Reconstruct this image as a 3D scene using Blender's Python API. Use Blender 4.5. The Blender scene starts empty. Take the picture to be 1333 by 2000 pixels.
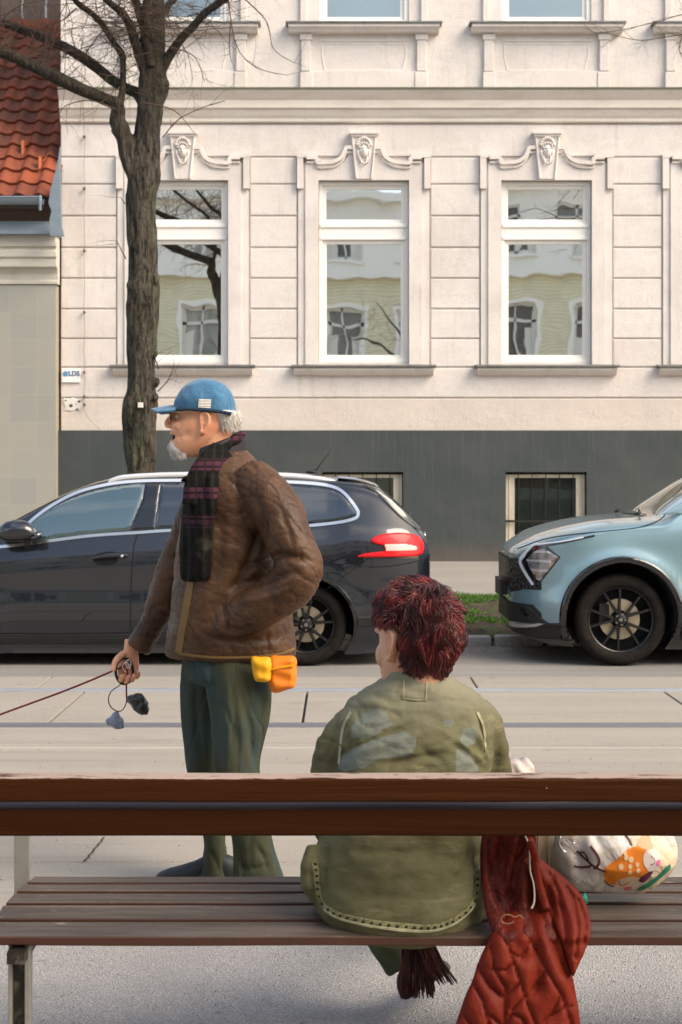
import bpy, bmesh, math, random
import numpy as np
from mathutils import Vector, Matrix, noise as mn
R = math.radians
rng = random.Random(7)
scene = bpy.context.scene
COL = scene.collection
# ------------------------------------------------------------------ camera
F = 2940.0                      # focal length in pixels of the 1333 px wide photograph
EYE = 1.5
cd = bpy.data.cameras.new('camera'); cam = bpy.data.objects.new('camera', cd); COL.objects.link(cam)
cam.location = (0, 0, EYE); cam.rotation_euler = (R(90), 0, 0)
cd.sensor_fit = 'HORIZONTAL'; cd.sensor_width = 24; cd.lens = 24*F/1333
cd.shift_y = -80/1333
cd.clip_start = .1; cd.clip_end = 2000
cd.dof.use_dof = True; cd.dof.focus_distance = 5.2; cd.dof.aperture_fstop = 9
scene.camera = cam
# ------------------------------------------------------------------ world + sun
SUN_EL, SUN_AZ = R(42), R(120)      # azimuth clockwise from +Y
w = bpy.data.worlds.new('World'); scene.world = w; w.use_nodes = True
nt = w.node_tree; bg = nt.nodes['Background']
sky = nt.nodes.new('ShaderNodeTexSky'); sky.sky_type = 'NISHITA'; sky.sun_disc = False
sky.sun_elevation = SUN_EL; sky.sun_rotation = SUN_AZ
sky.air_density = 1.0; sky.dust_density = 3.0; sky.ozone_density = 1.0
# thin bright cloud over the blue
tc = nt.nodes.new('ShaderNodeTexCoord'); cn = nt.nodes.new('ShaderNodeTexNoise'); cn.inputs['Scale'].default_value = 2.2; cn.inputs['Detail'].default_value = 6
cr = nt.nodes.new('ShaderNodeValToRGB'); cr.color_ramp.elements[0].position = .52; cr.color_ramp.elements[1].position = .80
mx = nt.nodes.new('ShaderNodeMix'); mx.data_type = 'RGBA'; mx.inputs[7].default_value = (8.5, 8.6, 8.8, 1)
nt.links.new(tc.outputs['Generated'], cn.inputs['Vector']); nt.links.new(cn.outputs['Fac'], cr.inputs['Fac'])
nt.links.new(cr.outputs['Color'], mx.inputs[0]); nt.links.new(sky.outputs['Color'], mx.inputs[6])
nt.links.new(mx.outputs[2], bg.inputs['Color']); bg.inputs['Strength'].default_value = .15
sl = bpy.data.lights.new('sun', 'SUN'); sl.energy = 1.5; sl.angle = R(38); sl.color = (1, .94, .86)
so = bpy.data.objects.new('sun', sl); COL.objects.link(so); so.location = (20, 8, 20)
sd = Vector((math.sin(SUN_AZ)*math.cos(SUN_EL), math.cos(SUN_AZ)*math.cos(SUN_EL), math.sin(SUN_EL)))
so.rotation_euler = (-sd).to_track_quat('-Z', 'Y').to_euler()
scene.view_settings.view_transform = 'Standard'; scene.view_settings.look = 'None'
scene.view_settings.use_white_balance = True; scene.view_settings.white_balance_temperature = 7150; scene.view_settings.white_balance_tint = 8
scene.view_settings.exposure = .95; scene.view_settings.gamma = 1
scene.cycles.max_bounces = 8; scene.cycles.transparent_max_bounces = 24
scene.cycles.sample_clamp_indirect = 6

def P(px, py, d): return Vector(((px-666.5)/F*d, d, EYE-(py-920)/F*d))
# ------------------------------------------------------------------ materials
def lin(h):
    h = h.lstrip('#'); o = []
    for i in (0, 2, 4):
        c = int(h[i:i+2], 16)/255; o.append(c/12.92 if c <= .04045 else ((c+.055)/1.055)**2.4)
    return (*o, 1)
def col(c): return lin(c) if isinstance(c, str) else (*c, 1)
class Mat:
    def __init__(s, name, base, rough=.7, metallic=0, coat=0, ior=1.45, spec=.5, sheen=0, coat_rough=.03, coord='Object'):
        s.m = bpy.data.materials.new(name); s.m.use_nodes = True; s.nt = s.m.node_tree
        s.b = s.nt.nodes['Principled BSDF']; s.set('Base Color', col(base)); s.set('Roughness', rough); s.set('Metallic', metallic)
        s.set('Coat Weight', coat); s.set('IOR', ior); s.set('Specular IOR Level', spec); s.set('Coat Roughness', coat_rough); s.set('Sheen Weight', sheen)
        t = s.nt.nodes.new('ShaderNodeTexCoord'); g = s.nt.nodes.new('ShaderNodeNewGeometry')
        s.co = t.outputs['Object'] if coord == 'Object' else g.outputs['Position']
        s.c = None; s.h = None; s.base = col(base)
    def set(s, k, v): s.b.inputs[k].default_value = v
    def node(s, t, **k):
        n = s.nt.nodes.new(t)
        for a, b in k.items(): setattr(n, a, b)
        return n
    def link(s, a, b): s.nt.links.new(a, b)
    def vec(s, sc):
        mp = s.node('ShaderNodeMapping'); s.link(s.co, mp.inputs[0]); mp.inputs['Scale'].default_value = sc if isinstance(sc, tuple) else (sc,)*3
        return mp.outputs[0]
    def noise(s, sc, detail=4, rough=.55, dist=0):
        n = s.node('ShaderNodeTexNoise'); s.link(s.vec(sc), n.inputs['Vector']); n.inputs['Scale'].default_value = 1
        n.inputs['Detail'].default_value = detail; n.inputs['Roughness'].default_value = rough; n.inputs['Distortion'].default_value = dist
        return n.outputs['Fac']
    def wave(s, sc, direction='Z', dist=0, profile='SIN'):
        n = s.node('ShaderNodeTexWave', bands_direction=direction, wave_profile=profile); s.link(s.vec(1), n.inputs['Vector'])
        n.inputs['Scale'].default_value = sc; n.inputs['Distortion'].default_value = dist; return n.outputs['Fac']
    def voro(s, sc, feature='F1', out='Distance'):
        n = s.node('ShaderNodeTexVoronoi', feature=feature); s.link(s.vec(sc), n.inputs['Vector']); n.inputs['Scale'].default_value = 1
        return n.outputs[out]
    def ramp(s, fac, a, b):
        n = s.node('ShaderNodeMapRange', clamp=True); s.link(fac, n.inputs[0]); n.inputs[1].default_value = a; n.inputs[2].default_value = b
        return n.outputs[0]
    def mix(s, fac, c2, amount=1.0, blend='MIX'):
        """lay colour c2 over the current base where fac is 1"""
        n = s.node('ShaderNodeMix', data_type='RGBA', blend_type=blend)
        if amount != 1.0:
            m = s.node('ShaderNodeMath', operation='MULTIPLY'); s.link(fac, m.inputs[0]); m.inputs[1].default_value = amount; fac = m.outputs[0]
        s.link(fac, n.inputs[0])
        if s.c is None: n.inputs[6].default_value = s.base
        else: s.link(s.c, n.inputs[6])
        if hasattr(c2, 'node'): s.link(c2, n.inputs[7])
        else: n.inputs[7].default_value = col(c2)
        s.c = n.outputs[2]; s.link(s.c, s.b.inputs['Base Color']); return s
    def bump(s, fac, dist, strength=1.0):
        n = s.node('ShaderNodeBump'); n.inputs['Strength'].default_value = strength; n.inputs['Distance'].default_value = dist
        s.link(fac, n.inputs['Height'])
        if s.h is not None: s.link(s.h, n.inputs['Normal'])
        s.h = n.outputs[0]; s.link(s.h, s.b.inputs['Normal']); return s
    def rough(s, fac, a, b):
        n = s.node('ShaderNodeMapRange'); s.link(fac, n.inputs[0]); n.inputs[3].default_value = a; n.inputs[4].default_value = b
        s.link(n.outputs[0], s.b.inputs['Roughness']); return s
    def attr(s, name):
        n = s.node('ShaderNodeAttribute', attribute_name=name); return n
    def sep(s, axis):
        n = s.node('ShaderNodeSeparateXYZ'); s.link(s.co, n.inputs[0]); return n.outputs[axis]
    def math(s, op, a, b=0.0):
        n = s.node('ShaderNodeMath', operation=op)
        for i, v in enumerate((a, b)):
            if hasattr(v, 'node'): s.link(v, n.inputs[i])
            else: n.inputs[i].default_value = v
        return n.outputs[0]
# ------------------------------------------------------------------ mesh builder
class MB:
    def __init__(s): s.v = []; s.f = []; s.attr = None
    def add(s, vs, fs):
        o = len(s.v); s.v += [Vector(v) for v in vs]; s.f += [tuple(i+o for i in f) for f in fs]; return s
    def box(s, x0, x1, y0, y1, z0, z1):
        return s.add([(x0, y0, z0), (x1, y0, z0), (x1, y1, z0), (x0, y1, z0), (x0, y0, z1), (x1, y0, z1), (x1, y1, z1), (x0, y1, z1)],
                     [(0, 3, 2, 1), (4, 5, 6, 7), (0, 1, 5, 4), (1, 2, 6, 5), (2, 3, 7, 6), (3, 0, 4, 7)])
    def prism_y(s, poly, y0, y1):     # poly of (x, z)
        n = len(poly); vs = [(x, y0, z) for x, z in poly]+[(x, y1, z) for x, z in poly]
        fs = [tuple(range(n-1, -1, -1)), tuple(range(n, 2*n))]+[(i, (i+1) % n, n+(i+1) % n, n+i) for i in range(n)]
        return s.add(vs, fs)
    def prism_x(s, poly, x0, x1):     # poly of (y, z)
        n = len(poly); vs = [(x0, y, z) for y, z in poly]+[(x1, y, z) for y, z in poly]
        fs = [tuple(range(n)), tuple(range(2*n-1, n-1, -1))]+[((i+1) % n, i, n+i, n+(i+1) % n) for i in range(n)]
        return s.add(vs, fs)
    def tube(s, pts, rad, n=8, flat=1.0, up=None, cap=True, spin=0):
        pts = [Vector(p) for p in pts]
        if not hasattr(rad, '__len__'): rad = [rad]*len(pts)
        o = len(s.v); m = len(pts); u = Vector(up) if up else None
        for i, p in enumerate(pts):
            t = (pts[min(i+1, m-1)]-pts[max(i-1, 0)]);
            if t.length < 1e-9: t = Vector((0, 0, 1))
            t.normalize()
            if u is None:
                u = Vector((0, 0, 1)) if abs(t.z) < .9 else Vector((1, 0, 0))
            a = u-t*u.dot(t)
            if a.length < 1e-6: a = t.orthogonal()
            a.normalize(); b = t.cross(a)
            if not up: u = a
            r = rad[i]; ra, rb = (r if hasattr(r, '__len__') else (r, r*flat))
            for k in range(n):
                q = 2*math.pi*k/n+spin; s.v.append(p+a*(ra*math.cos(q))+b*(rb*math.sin(q)))
        for i in range(m-1):
            for k in range(n):
                k2 = (k+1) % n; s.f.append((o+i*n+k, o+i*n+k2, o+(i+1)*n+k2, o+(i+1)*n+k))
        if cap: s.f.append(tuple(o+k for k in range(n-1, -1, -1))); s.f.append(tuple(o+(m-1)*n+k for k in range(n)))
        return s
    def rings(s, rings, cap=True):    # list of equal-length vertex loops
        o = len(s.v); n = len(rings[0]); m = len(rings)
        for r in rings: s.v += [Vector(v) for v in r]
        for i in range(m-1):
            for k in range(n):
                k2 = (k+1) % n; s.f.append((o+i*n+k, o+i*n+k2, o+(i+1)*n+k2, o+(i+1)*n+k))
        if cap: s.f.append(tuple(o+k for k in range(n-1, -1, -1))); s.f.append(tuple(o+(m-1)*n+k for k in range(n)))
        return s
    def lathe(s, prof, c, axis='Y', n=48, cap=False):   # prof of (radius, along)
        rs = []
        for r, a in prof:
            ring = []
            for k in range(n):
                q = 2*math.pi*k/n; x, z = r*math.cos(q), r*math.sin(q)
                ring.append({'Y': (c[0]+x, c[1]+a, c[2]+z), 'Z': (c[0]+x, c[1]+z, c[2]+a), 'X': (c[0]+a, c[1]+x, c[2]+z)}[axis])
            rs.append(ring)
        return s.rings(rs, cap)
    def ball(s, c, r, n=16, m=10, rot=None):
        if not hasattr(r, '__len__'): r = (r, r, r)
        c = Vector(c); rs = []
        for i in range(m+1):
            t = math.pi*(i/m*.98+.01); ring = []
            for k in range(n):
                q = 2*math.pi*k/n; v = Vector((r[0]*math.sin(t)*math.cos(q), r[1]*math.sin(t)*math.sin(q), -r[2]*math.cos(t)))
                if rot is not None: v = rot @ v
                ring.append(c+v)
            rs.append(ring)
        return s.rings(rs)
    def grid(s, fn, nu, nv):
        o = len(s.v)
        for j in range(nv+1):
            for i in range(nu+1): s.v.append(Vector(fn(i/nu, j/nv)))
        for j in range(nv):
            for i in range(nu):
                a = o+j*(nu+1)+i; s.f.append((a, a+1, a+nu+2, a+nu+1))
        return s
    def xf(s, M):
        s.v = [M @ v for v in s.v]; return s
    def join(s, o): return s.add(o.v, o.f)
    def mesh(s, name):
        me = bpy.data.meshes.new(name); me.from_pydata([tuple(v) for v in s.v], [], s.f); me.update(); return me
    def build(s, name, mat, parent=None, smooth=False, bevel=0, seg=2, weld=False, angle=35, fixn=True):
        me = s.mesh(name)
        bm = bmesh.new(); bm.from_mesh(me)
        if weld: bmesh.ops.remove_doubles(bm, verts=bm.verts, dist=1e-5)
        if fixn: bmesh.ops.recalc_face_normals(bm, faces=bm.faces)
        bm.to_mesh(me); bm.free()
        return link(me, name, mat, parent, smooth, bevel, seg, angle)
def link(me, name, mat, parent=None, smooth=False, bevel=0, seg=2, angle=35):
    if mat is not None:
        me.materials.clear(); me.materials.append(mat.m if isinstance(mat, Mat) else mat)
    ob = bpy.data.objects.new(name, me); COL.objects.link(ob)
    if smooth:
        me.polygons.foreach_set('use_smooth', [True]*len(me.polygons))
        if smooth == 'auto':
            try: me.set_sharp_from_angle(angle=R(angle))
            except Exception: pass
    if bevel:
        b = ob.modifiers.new('bevel', 'BEVEL'); b.width = bevel; b.segments = seg; b.limit_method = 'ANGLE'; b.angle_limit = R(40); b.harden_normals = False
    if parent is not None:
        ob.parent = parent
        ob.matrix_parent_inverse = Matrix.Translation(-world_loc(parent))
    return ob
def world_loc(o):
    return o.location.copy() if o.type == 'EMPTY' else Vector((0, 0, 0))
# every vertex is written in world coordinates; parents are Empties without rotation
def tag(o, label=None, cat=None, group=None, kind=None):
    if label: o['label'] = label
    if cat: o['category'] = cat
    if group: o['group'] = group
    if kind: o['kind'] = kind
    return o
def thing(name, label, cat, loc, group=None):
    o = bpy.data.objects.new(name, None); COL.objects.link(o); o.location = loc; o.empty_display_size = .1
    return tag(o, label, cat, group)
def copy_tree(o, off, parent=None):
    c = o.copy(); COL.objects.link(c)
    if parent is None: c.location = o.location+Vector(off)
    else:
        c.parent = parent; c.matrix_parent_inverse = o.matrix_parent_inverse.copy()
    for ch in [x for x in bpy.data.objects if x.parent == o and x != c]: copy_tree(ch, off, c)
    return c
def catmull(pts, n=8, closed=False):
    pts = [np.array(p, float) for p in pts]; m = len(pts); out = []
    rngi = range(m if closed else m-1)
    for i in rngi:
        if closed: p0, p1, p2, p3 = pts[i-1], pts[i], pts[(i+1) % m], pts[(i+2) % m]
        else: p0, p1, p2, p3 = pts[max(i-1, 0)], pts[i], pts[i+1], pts[min(i+2, m-1)]
        for k in range(n):
            t = k/n
            out.append(.5*((2*p1)+(-p0+p2)*t+(2*p0-5*p1+4*p2-p3)*t*t+(-p0+3*p1-3*p2+p3)*t**3))
    if not closed: out.append(pts[-1])
    return [tuple(float(c) for c in p) for p in out]
# ---- polygon reliefs: a solid whose outline is a polygon in x,z and whose front is y = front(x, z, dist to edge)
def seg_dist(X, Z, poly, closed=True):
    best = np.full(X.shape, 1e9); nx = np.zeros_like(X); nz = np.zeros_like(X)
    m = len(poly)
    for i in range(m if closed else m-1):
        ax, az = poly[i]; bx, bz = poly[(i+1) % m]; dx, dz = bx-ax, bz-az; L = dx*dx+dz*dz+1e-18
        t = np.clip(((X-ax)*dx+(Z-az)*dz)/L, 0, 1); qx = ax+t*dx; qz = az+t*dz; D = np.hypot(X-qx, Z-qz)
        k = D < best; best = np.where(k, D, best); nx = np.where(k, qx, nx); nz = np.where(k, qz, nz)
    return best, nx, nz
def inside(X, Z, poly):
    c = np.zeros(X.shape, bool); m = len(poly)
    for i in range(m):
        ax, az = poly[i]; bx, bz = poly[(i+1) % m]
        if az == bz: continue
        k = ((az > Z) != (bz > Z)) & (X < (bx-ax)*(Z-az)/(bz-az)+ax); c ^= k
    return c
def relief(poly, step, front, back, mb=None):
    mb = mb or MB(); poly = [tuple(p) for p in poly]
    xs = [p[0] for p in poly]; zs = [p[1] for p in poly]
    nx = max(2, int((max(xs)-min(xs))/step)+3); nz = max(2, int((max(zs)-min(zs))/step)+3)
    gx = np.linspace(min(xs)-step, max(xs)+step, nx); gz = np.linspace(min(zs)-step, max(zs)+step, nz)
    X, Z = np.meshgrid(gx, gz); I = inside(X, Z, poly); D, QX, QZ = seg_dist(X, Z, poly)
    cell = I[:-1, :-1] | I[1:, :-1] | I[:-1, 1:] | I[1:, 1:]
    use = np.zeros(I.shape, bool)
    use[:-1, :-1] |= cell; use[1:, :-1] |= cell; use[:-1, 1:] |= cell; use[1:, 1:] |= cell
    XX = np.where(I, X, QX); ZZ = np.where(I, Z, QZ); DD = np.where(I, D, 0)
    YF = front(XX, ZZ, DD)+0*XX; YB = back(XX, ZZ, DD)+0*XX
    idx = -np.ones(I.shape, int); js, is_ = np.nonzero(use); idx[js, is_] = np.arange(len(js)); n = len(js)
    vs = [(XX[j, i], YF[j, i], ZZ[j, i]) for j, i in zip(js, is_)]+[(XX[j, i], YB[j, i], ZZ[j, i]) for j, i in zip(js, is_)]
    fs = []
    from collections import Counter
    ec = {}
    for j, i in zip(*np.nonzero(cell)):
        a, b, c, d = idx[j, i], idx[j, i+1], idx[j+1, i+1], idx[j+1, i]
        fs.append((a, b, c, d)); fs.append((a+n, d+n, c+n, b+n))
        for e in ((a, b), (b, c), (c, d), (d, a)):
            if (e[1], e[0]) in ec: del ec[(e[1], e[0])]
            else: ec[e] = 1
    for a, b in ec: fs.append((b, a, a+n, b+n))
    mb.add(vs, [tuple(int(q) for q in f) for f in fs]); return mb
def px_poly(pts, d): return [(P(x, y, d).x, P(x, y, d).z) for x, y in pts]
def cr(pts, n=6): return catmull(pts, n, True)
# ribbon lying on surface y=yf(x,z)
def ribbon(path, width, yf, h, mb=None, sink=.004):
    mb = mb or MB(); o = len(mb.v); m = len(path)
    for i, (x, z) in enumerate(path):
        tx = path[min(i+1, m-1)][0]-path[max(i-1, 0)][0]; tz = path[min(i+1, m-1)][1]-path[max(i-1, 0)][1]; L = math.hypot(tx, tz) or 1
        nx_, nz_ = -tz/L, tx/L; wd = width[i] if hasattr(width, '__len__') else width
        for a, hh in ((-.5, -sink), (-.38, h), (.38, h), (.5, -sink)):
            X, Z = x+nx_*wd*a, z+nz_*wd*a; mb.v.append(Vector((X, float(yf(X, Z))-hh, Z)))
    for i in range(m-1):
        for k in range(3): mb.f.append((o+i*4+k, o+i*4+k+1, o+(i+1)*4+k+1, o+(i+1)*4+k))
        mb.f.append((o+i*4+3, o+i*4, o+(i+1)*4, o+(i+1)*4+3))
    mb.f.append((o, o+1, o+2, o+3)); q = o+(m-1)*4; mb.f.append((q+3, q+2, q+1, q)); return mb
# ---- organic bodies: overlapping closed pieces fused by a voxel remesh
def organic(name, mb, voxel, mat, parent, smooth_iter=6, post=None, factor=.5, attr=None):
    me = mb.mesh(name+'_raw'); bm = bmesh.new(); bm.from_mesh(me); bmesh.ops.recalc_face_normals(bm, faces=bm.faces); bm.to_mesh(me); bm.free()
    ob = bpy.data.objects.new('tmp', me); COL.objects.link(ob)
    m = ob.modifiers.new('r', 'REMESH'); m.mode = 'VOXEL'; m.voxel_size = voxel
    if smooth_iter:
        k = ob.modifiers.new('s', 'SMOOTH'); k.iterations = smooth_iter; k.factor = factor
    dg = bpy.context.evaluated_depsgraph_get(); dg.update()
    ev = ob.evaluated_get(dg); nm = bpy.data.meshes.new_from_object(ev, depsgraph=dg); nm.name = name
    bpy.data.objects.remove(ob); bpy.data.meshes.remove(me)
    if post is not None: displace(nm, post)
    if attr is not None:
        n = len(nm.vertices); co = np.empty(n*3, np.float32); nm.vertices.foreach_get('co', co); co = co.reshape(-1, 3)
        for an, fn in attr.items():
            a = nm.attributes.new(an, 'FLOAT', 'POINT'); a.data.foreach_set('value', np.asarray(fn(co), np.float32).ravel())
    return link(nm, name, mat, parent, True)
def displace(me, fn):
    n = len(me.vertices); co = np.empty(n*3, np.float32); no = np.empty(n*3, np.float32)
    me.vertices.foreach_get('co', co); me.vertex_normals.foreach_get('vector', no)
    co = co.reshape(-1, 3).astype(float); no = no.reshape(-1, 3).astype(float)
    co = co+fn(co, no); me.vertices.foreach_set('co', co.astype(np.float32).ravel()); me.update()
def vnoise(co, sc, seed=0, stretch=(1, 1, 1)):
    return np.array([mn.noise(Vector((c[0]*sc*stretch[0]+seed, c[1]*sc*stretch[1], c[2]*sc*stretch[2]))) for c in co])
def to_px(co):
    return (co[:, 0]/co[:, 1]*F+666.5), (920-(co[:, 2]-EYE)/co[:, 1]*F)
def creases(segs, facing=-1):
    """segs: (pixel path, depth m, width px); pushes the camera side of a garment in (depth>0) or out"""
    def fn(co, no):
        X, Y = to_px(co); d = np.zeros(len(co)); face = np.clip(no[:, 1]*facing*1.6+.1, 0, 1)
        for path, dep, wd in segs:
            D, QX, QY = seg_dist(X, Y, path, closed=False); L = sum(math.hypot(b[0]-a[0], b[1]-a[1]) for a, b in zip(path[:-1], path[1:]))
            e = np.minimum(np.hypot(QX-path[0][0], QY-path[0][1]), np.hypot(QX-path[-1][0], QY-path[-1][1]))      # fade towards both ends
            d -= dep*np.exp(-(D/wd)**2)*np.clip(.15+e/(L*.28), 0, 1)
        return no*(d*face)[:, None]
    return fn
def ell(cx, cy, z, rx, ry, n=28, p=2.0, rot=0, tilt=(0, 0)):
    out = []
    for k in range(n):
        q = 2*math.pi*k/n; c, s_ = math.cos(q), math.sin(q)
        x = rx*math.copysign(abs(c)**(2/p), c); y = ry*math.copysign(abs(s_)**(2/p), s_)
        X = x*math.cos(rot)-y*math.sin(rot); Y = x*math.sin(rot)+y*math.cos(rot)
        out.append((cx+X, cy+Y, z+X*tilt[0]+Y*tilt[1]))
    return out
def px_stack(rows, n=32, p=2.3, sub=3):
    """rows: (py, left px, right px, depth centre, half depth) -> smooth stack of horizontal sections"""
    rows = catmull(rows, sub); rs = []
    for py, l, r, d, h in rows:
        a = P(l, py, d); b = P(r, py, d); rs.append(ell((a.x+b.x)/2, d, a.z, abs(b.x-a.x)/2, h, n, p))
    return MB().rings(rs)
# ================================================================== setting
m_conc = Mat('tram_concrete', (.30, .265, .225), .85, coord='P')
m_conc.mix(m_conc.ramp(m_conc.noise((.6, 2.5, 1), 5), .35, .7), (.345, .31, .265), .8).mix(m_conc.ramp(m_conc.noise((.25, 6, 1), 4), .5, .72), (.24, .21, .18), .6)
m_conc.mix(m_conc.ramp(m_conc.noise(170, 2), .55, .75), (.20, .18, .16), .5).mix(m_conc.ramp(m_conc.noise(90, 2), .6, .75), (.6, .56, .5), .4)
m_conc.mix(m_conc.ramp(m_conc.noise(6, 3), .68, .74), (.17, .15, .13), .45)
m_conc.mix(m_conc.ramp(m_conc.noise((1.1, 1.6, 1), 6, .65, .5), .60, .72), (.22, .195, .165), .5).mix(m_conc.ramp(m_conc.noise((.4, 9, 1), 4, .6), .62, .7), (.20, .175, .15), .35).bump(m_conc.noise(120, 3), .004)
m_asph = Mat('parking_asphalt', (.235, .22, .205), .9, coord='P')
m_asph.mix(m_asph.ramp(m_asph.noise((.5, 4, 1), 4), .4, .7), (.30, .28, .255), .8).mix(m_asph.ramp(m_asph.noise(230, 2), .5, .7), (.09, .085, .08), .6).mix(m_asph.ramp(m_asph.noise(190, 2), .62, .75), (.45, .43, .4), .5)
m_asph.bump(m_asph.noise(150, 3), .006)
m_near = Mat('gritty_asphalt', (.47, .435, .415), .92, coord='P')
m_near.mix(m_near.ramp(m_near.voro(150), .25, .5), (.22, .205, .195), .7).mix(m_near.ramp(m_near.noise(140, 2), .58, .72), (.52, .50, .47), .75)
m_near.mix(m_near.ramp(m_near.noise(2.6, 5), .45, .7), (.27, .255, .245), .6).mix(m_near.ramp(m_near.noise(9, 4, .6, 1), .66, .72), (.12, .11, .11), .5).mix(m_near.ramp(m_near.voro(3.1), .09, .06), (.42, .40, .38), .6)
m_near.bump(m_near.voro(170), .006, .8)
m_dark = Mat('joint_filler', (.05, .045, .04), .9, coord='P')
m_rail = Mat('rail_steel', (.36, .37, .41), .45, .25, coord='P'); m_rail.mix(m_rail.ramp(m_rail.noise((3, 40, 1), 3), .5, .7), (.24, .245, .27), .7)
m_railt = Mat('rail_steel_dull', (.19, .19, .21), .5, .4, coord='P')
m_kerb = Mat('granite_kerb', (.38, .37, .36), .85, coord='P')
m_kerb.mix(m_kerb.ramp(m_kerb.noise(30, 4), .45, .65), (.52, .50, .48), .7).mix(m_kerb.ramp(m_kerb.noise(5, 4), .55, .7), (.12, .10, .08), .8).bump(m_kerb.noise(40, 4), .012)
m_walk = Mat('pavement_asphalt', (.27, .245, .22), .9, coord='P')
m_walk.mix(m_walk.ramp(m_walk.noise((.7, 2, 1), 4), .4, .7), (.33, .30, .265), .7).mix(m_walk.ramp(m_walk.noise(100, 2), .55, .7), (.26, .23, .21), .5).bump(m_walk.noise(110, 2), .004)
m_soil = Mat('verge_soil', (.05, .033, .022), .95, coord='P')
m_soil.mix(m_soil.ramp(m_soil.noise(9, 5), .45, .65), (.085, .06, .04), .8).mix(m_soil.ramp(m_soil.noise(3.2, 4), .5, .62), (.06, .10, .02), .85).bump(m_soil.noise(45, 5), .03)
YC = 12.9     # kerb face
def struct(name, mb, mat, **k): return tag(mb.build(name, mat, **k), kind='structure')
g = MB(); g.box(-250, 250, -150, 400, -.6, -.05); struct('ground', g, m_asph)
g = MB(); g.box(-60, 60, 10.95, YC, -.05, 0); struct('road', g, m_asph)
# concrete strips: far strip, between rails, near strip, walking strip
def strips():
    mb = MB()
    J = [-30, -14, -11.2, -8.3, -5.2, -2.1, .94, 3.98, 7, 10, 30]
    for a, b in zip(J[:-1], J[1:]): mb.box(a+.006, b-.006, 10.285+.07, 10.945, -.05, .004)
    J = [-30, -12, -9.1, -6.6, -4.2, -1.74, -.23, 2.19, 4.6, 7.1, 9.6, 30]
    for a, b in zip(J[:-1], J[1:]): mb.box(a+.008, b-.008, 8.935, 10.21, -.05, .004)
    mb.box(-30, 30, 8.13, 8.785, -.05, .004)
    mb.box(-30, 30, 5.78, 8.12, -.05, .0)
    x = -30-1.1
    while x < 30: mb.box(x, x+3.69, 5.05, 5.772, -.05, .0); x += 3.7
    return mb
struct('tram_track_bed', strips(), m_conc, bevel=.006)
g = MB(); g.box(-30, 30, 5.0, 11.0, -.05, -.018); struct('track_bed_joints', g, m_dark)
for yr, nm in ((10.25, 0), (8.83, 1)):
    r = MB(); r.box(-60, 60, yr, yr+.085, -.05, .010); r.box(-60, 60, yr-.034, yr-.018, -.05, .008)
    h = tag(r.build('tram_rail', m_rail if nm == 0 else m_railt, bevel=.004), 'bright polished steel tram rail farther from the bench' if nm == 0 else 'dull grey steel tram rail nearer the bench', 'tram rail', 'rails set in the roadway')
    q = MB(); q.box(-60, 60, yr-.017, yr-.001, -.05, -.012); o = q.build('flange_groove', m_dark, h)
g = MB(); g.box(-30, 30, 8.119, 8.131, -.05, .0065); struct('pale_joint_line', g, Mat('pale_sealant', (.46, .44, .40), .7))
# skew crack lines in the concrete
mm = MB()
for a, b in (((165, 1686), (206, 1637)),):
    q = []
    for t in np.linspace(0, 1, 12):
        px, py = a[0]+(b[0]-a[0])*t, a[1]+(b[1]-a[1])*t; d = F*EYE/(py-920); q.append(Vector(((px-666.5)/F*d+rng.uniform(-.006, .006), d, .0045)))
    for i in range(11): mm.add([q[i]+Vector((-.004, 0, 0)), q[i]+Vector((.004, 0, 0)), q[i+1]+Vector((.004, 0, 0)), q[i+1]+Vector((-.004, 0, 0))], [(0, 1, 2, 3)])
struct('crack_in_paving', mm, m_dark)
g = MB(); g.grid(lambda u, v: (-30+60*u, -12+17.05*v, .0), 4, 4); struct('pavement', g, m_near)
# kerb stones
mb = MB(); x = -14.0
while x < 14:
    L = rng.uniform(.28, .46); dz = rng.uniform(-.012, .01); dy = rng.uniform(-.015, .015)
    mb.box(x, x+L-rng.uniform(.015, .04), YC+dy, YC+.15, -.05, .085+dz); x += L
k = struct('kerb', mb, m_kerb, bevel=.018, seg=3)
VY1 = 15.9
def verge_z(x, y): return .05+.13*np.clip((y-YC-.15)/(VY1-YC-.15), 0, 1)
def vg(u, v):
    x = -14+28*u; y = YC+.15+(VY1-YC-.15)*v; z = float(verge_z(x, y))+.05*mn.noise(Vector((x*2.2, y*2.2, 0)))*min(1, v*8)*min(1, (1-v)*8)+.03*mn.noise(Vector((x*9, y*9, 3)))*min(1, (1-v)*8)
    return (x, y, z)
struct('verge', MB().grid(vg, 400, 60), m_soil, smooth=True)
g = MB(); g.prism_x([(YC+.1, -.05), (VY1+.4, -.05), (VY1+.4, .02), (YC+.1, .02)], -30, 30)
g.prism_x([(VY1, -.05), (21, -.05), (21, .33), (19.5, .325), (VY1, .19)], -30, 30)
struct('sidewalk', g, m_walk)
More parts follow.
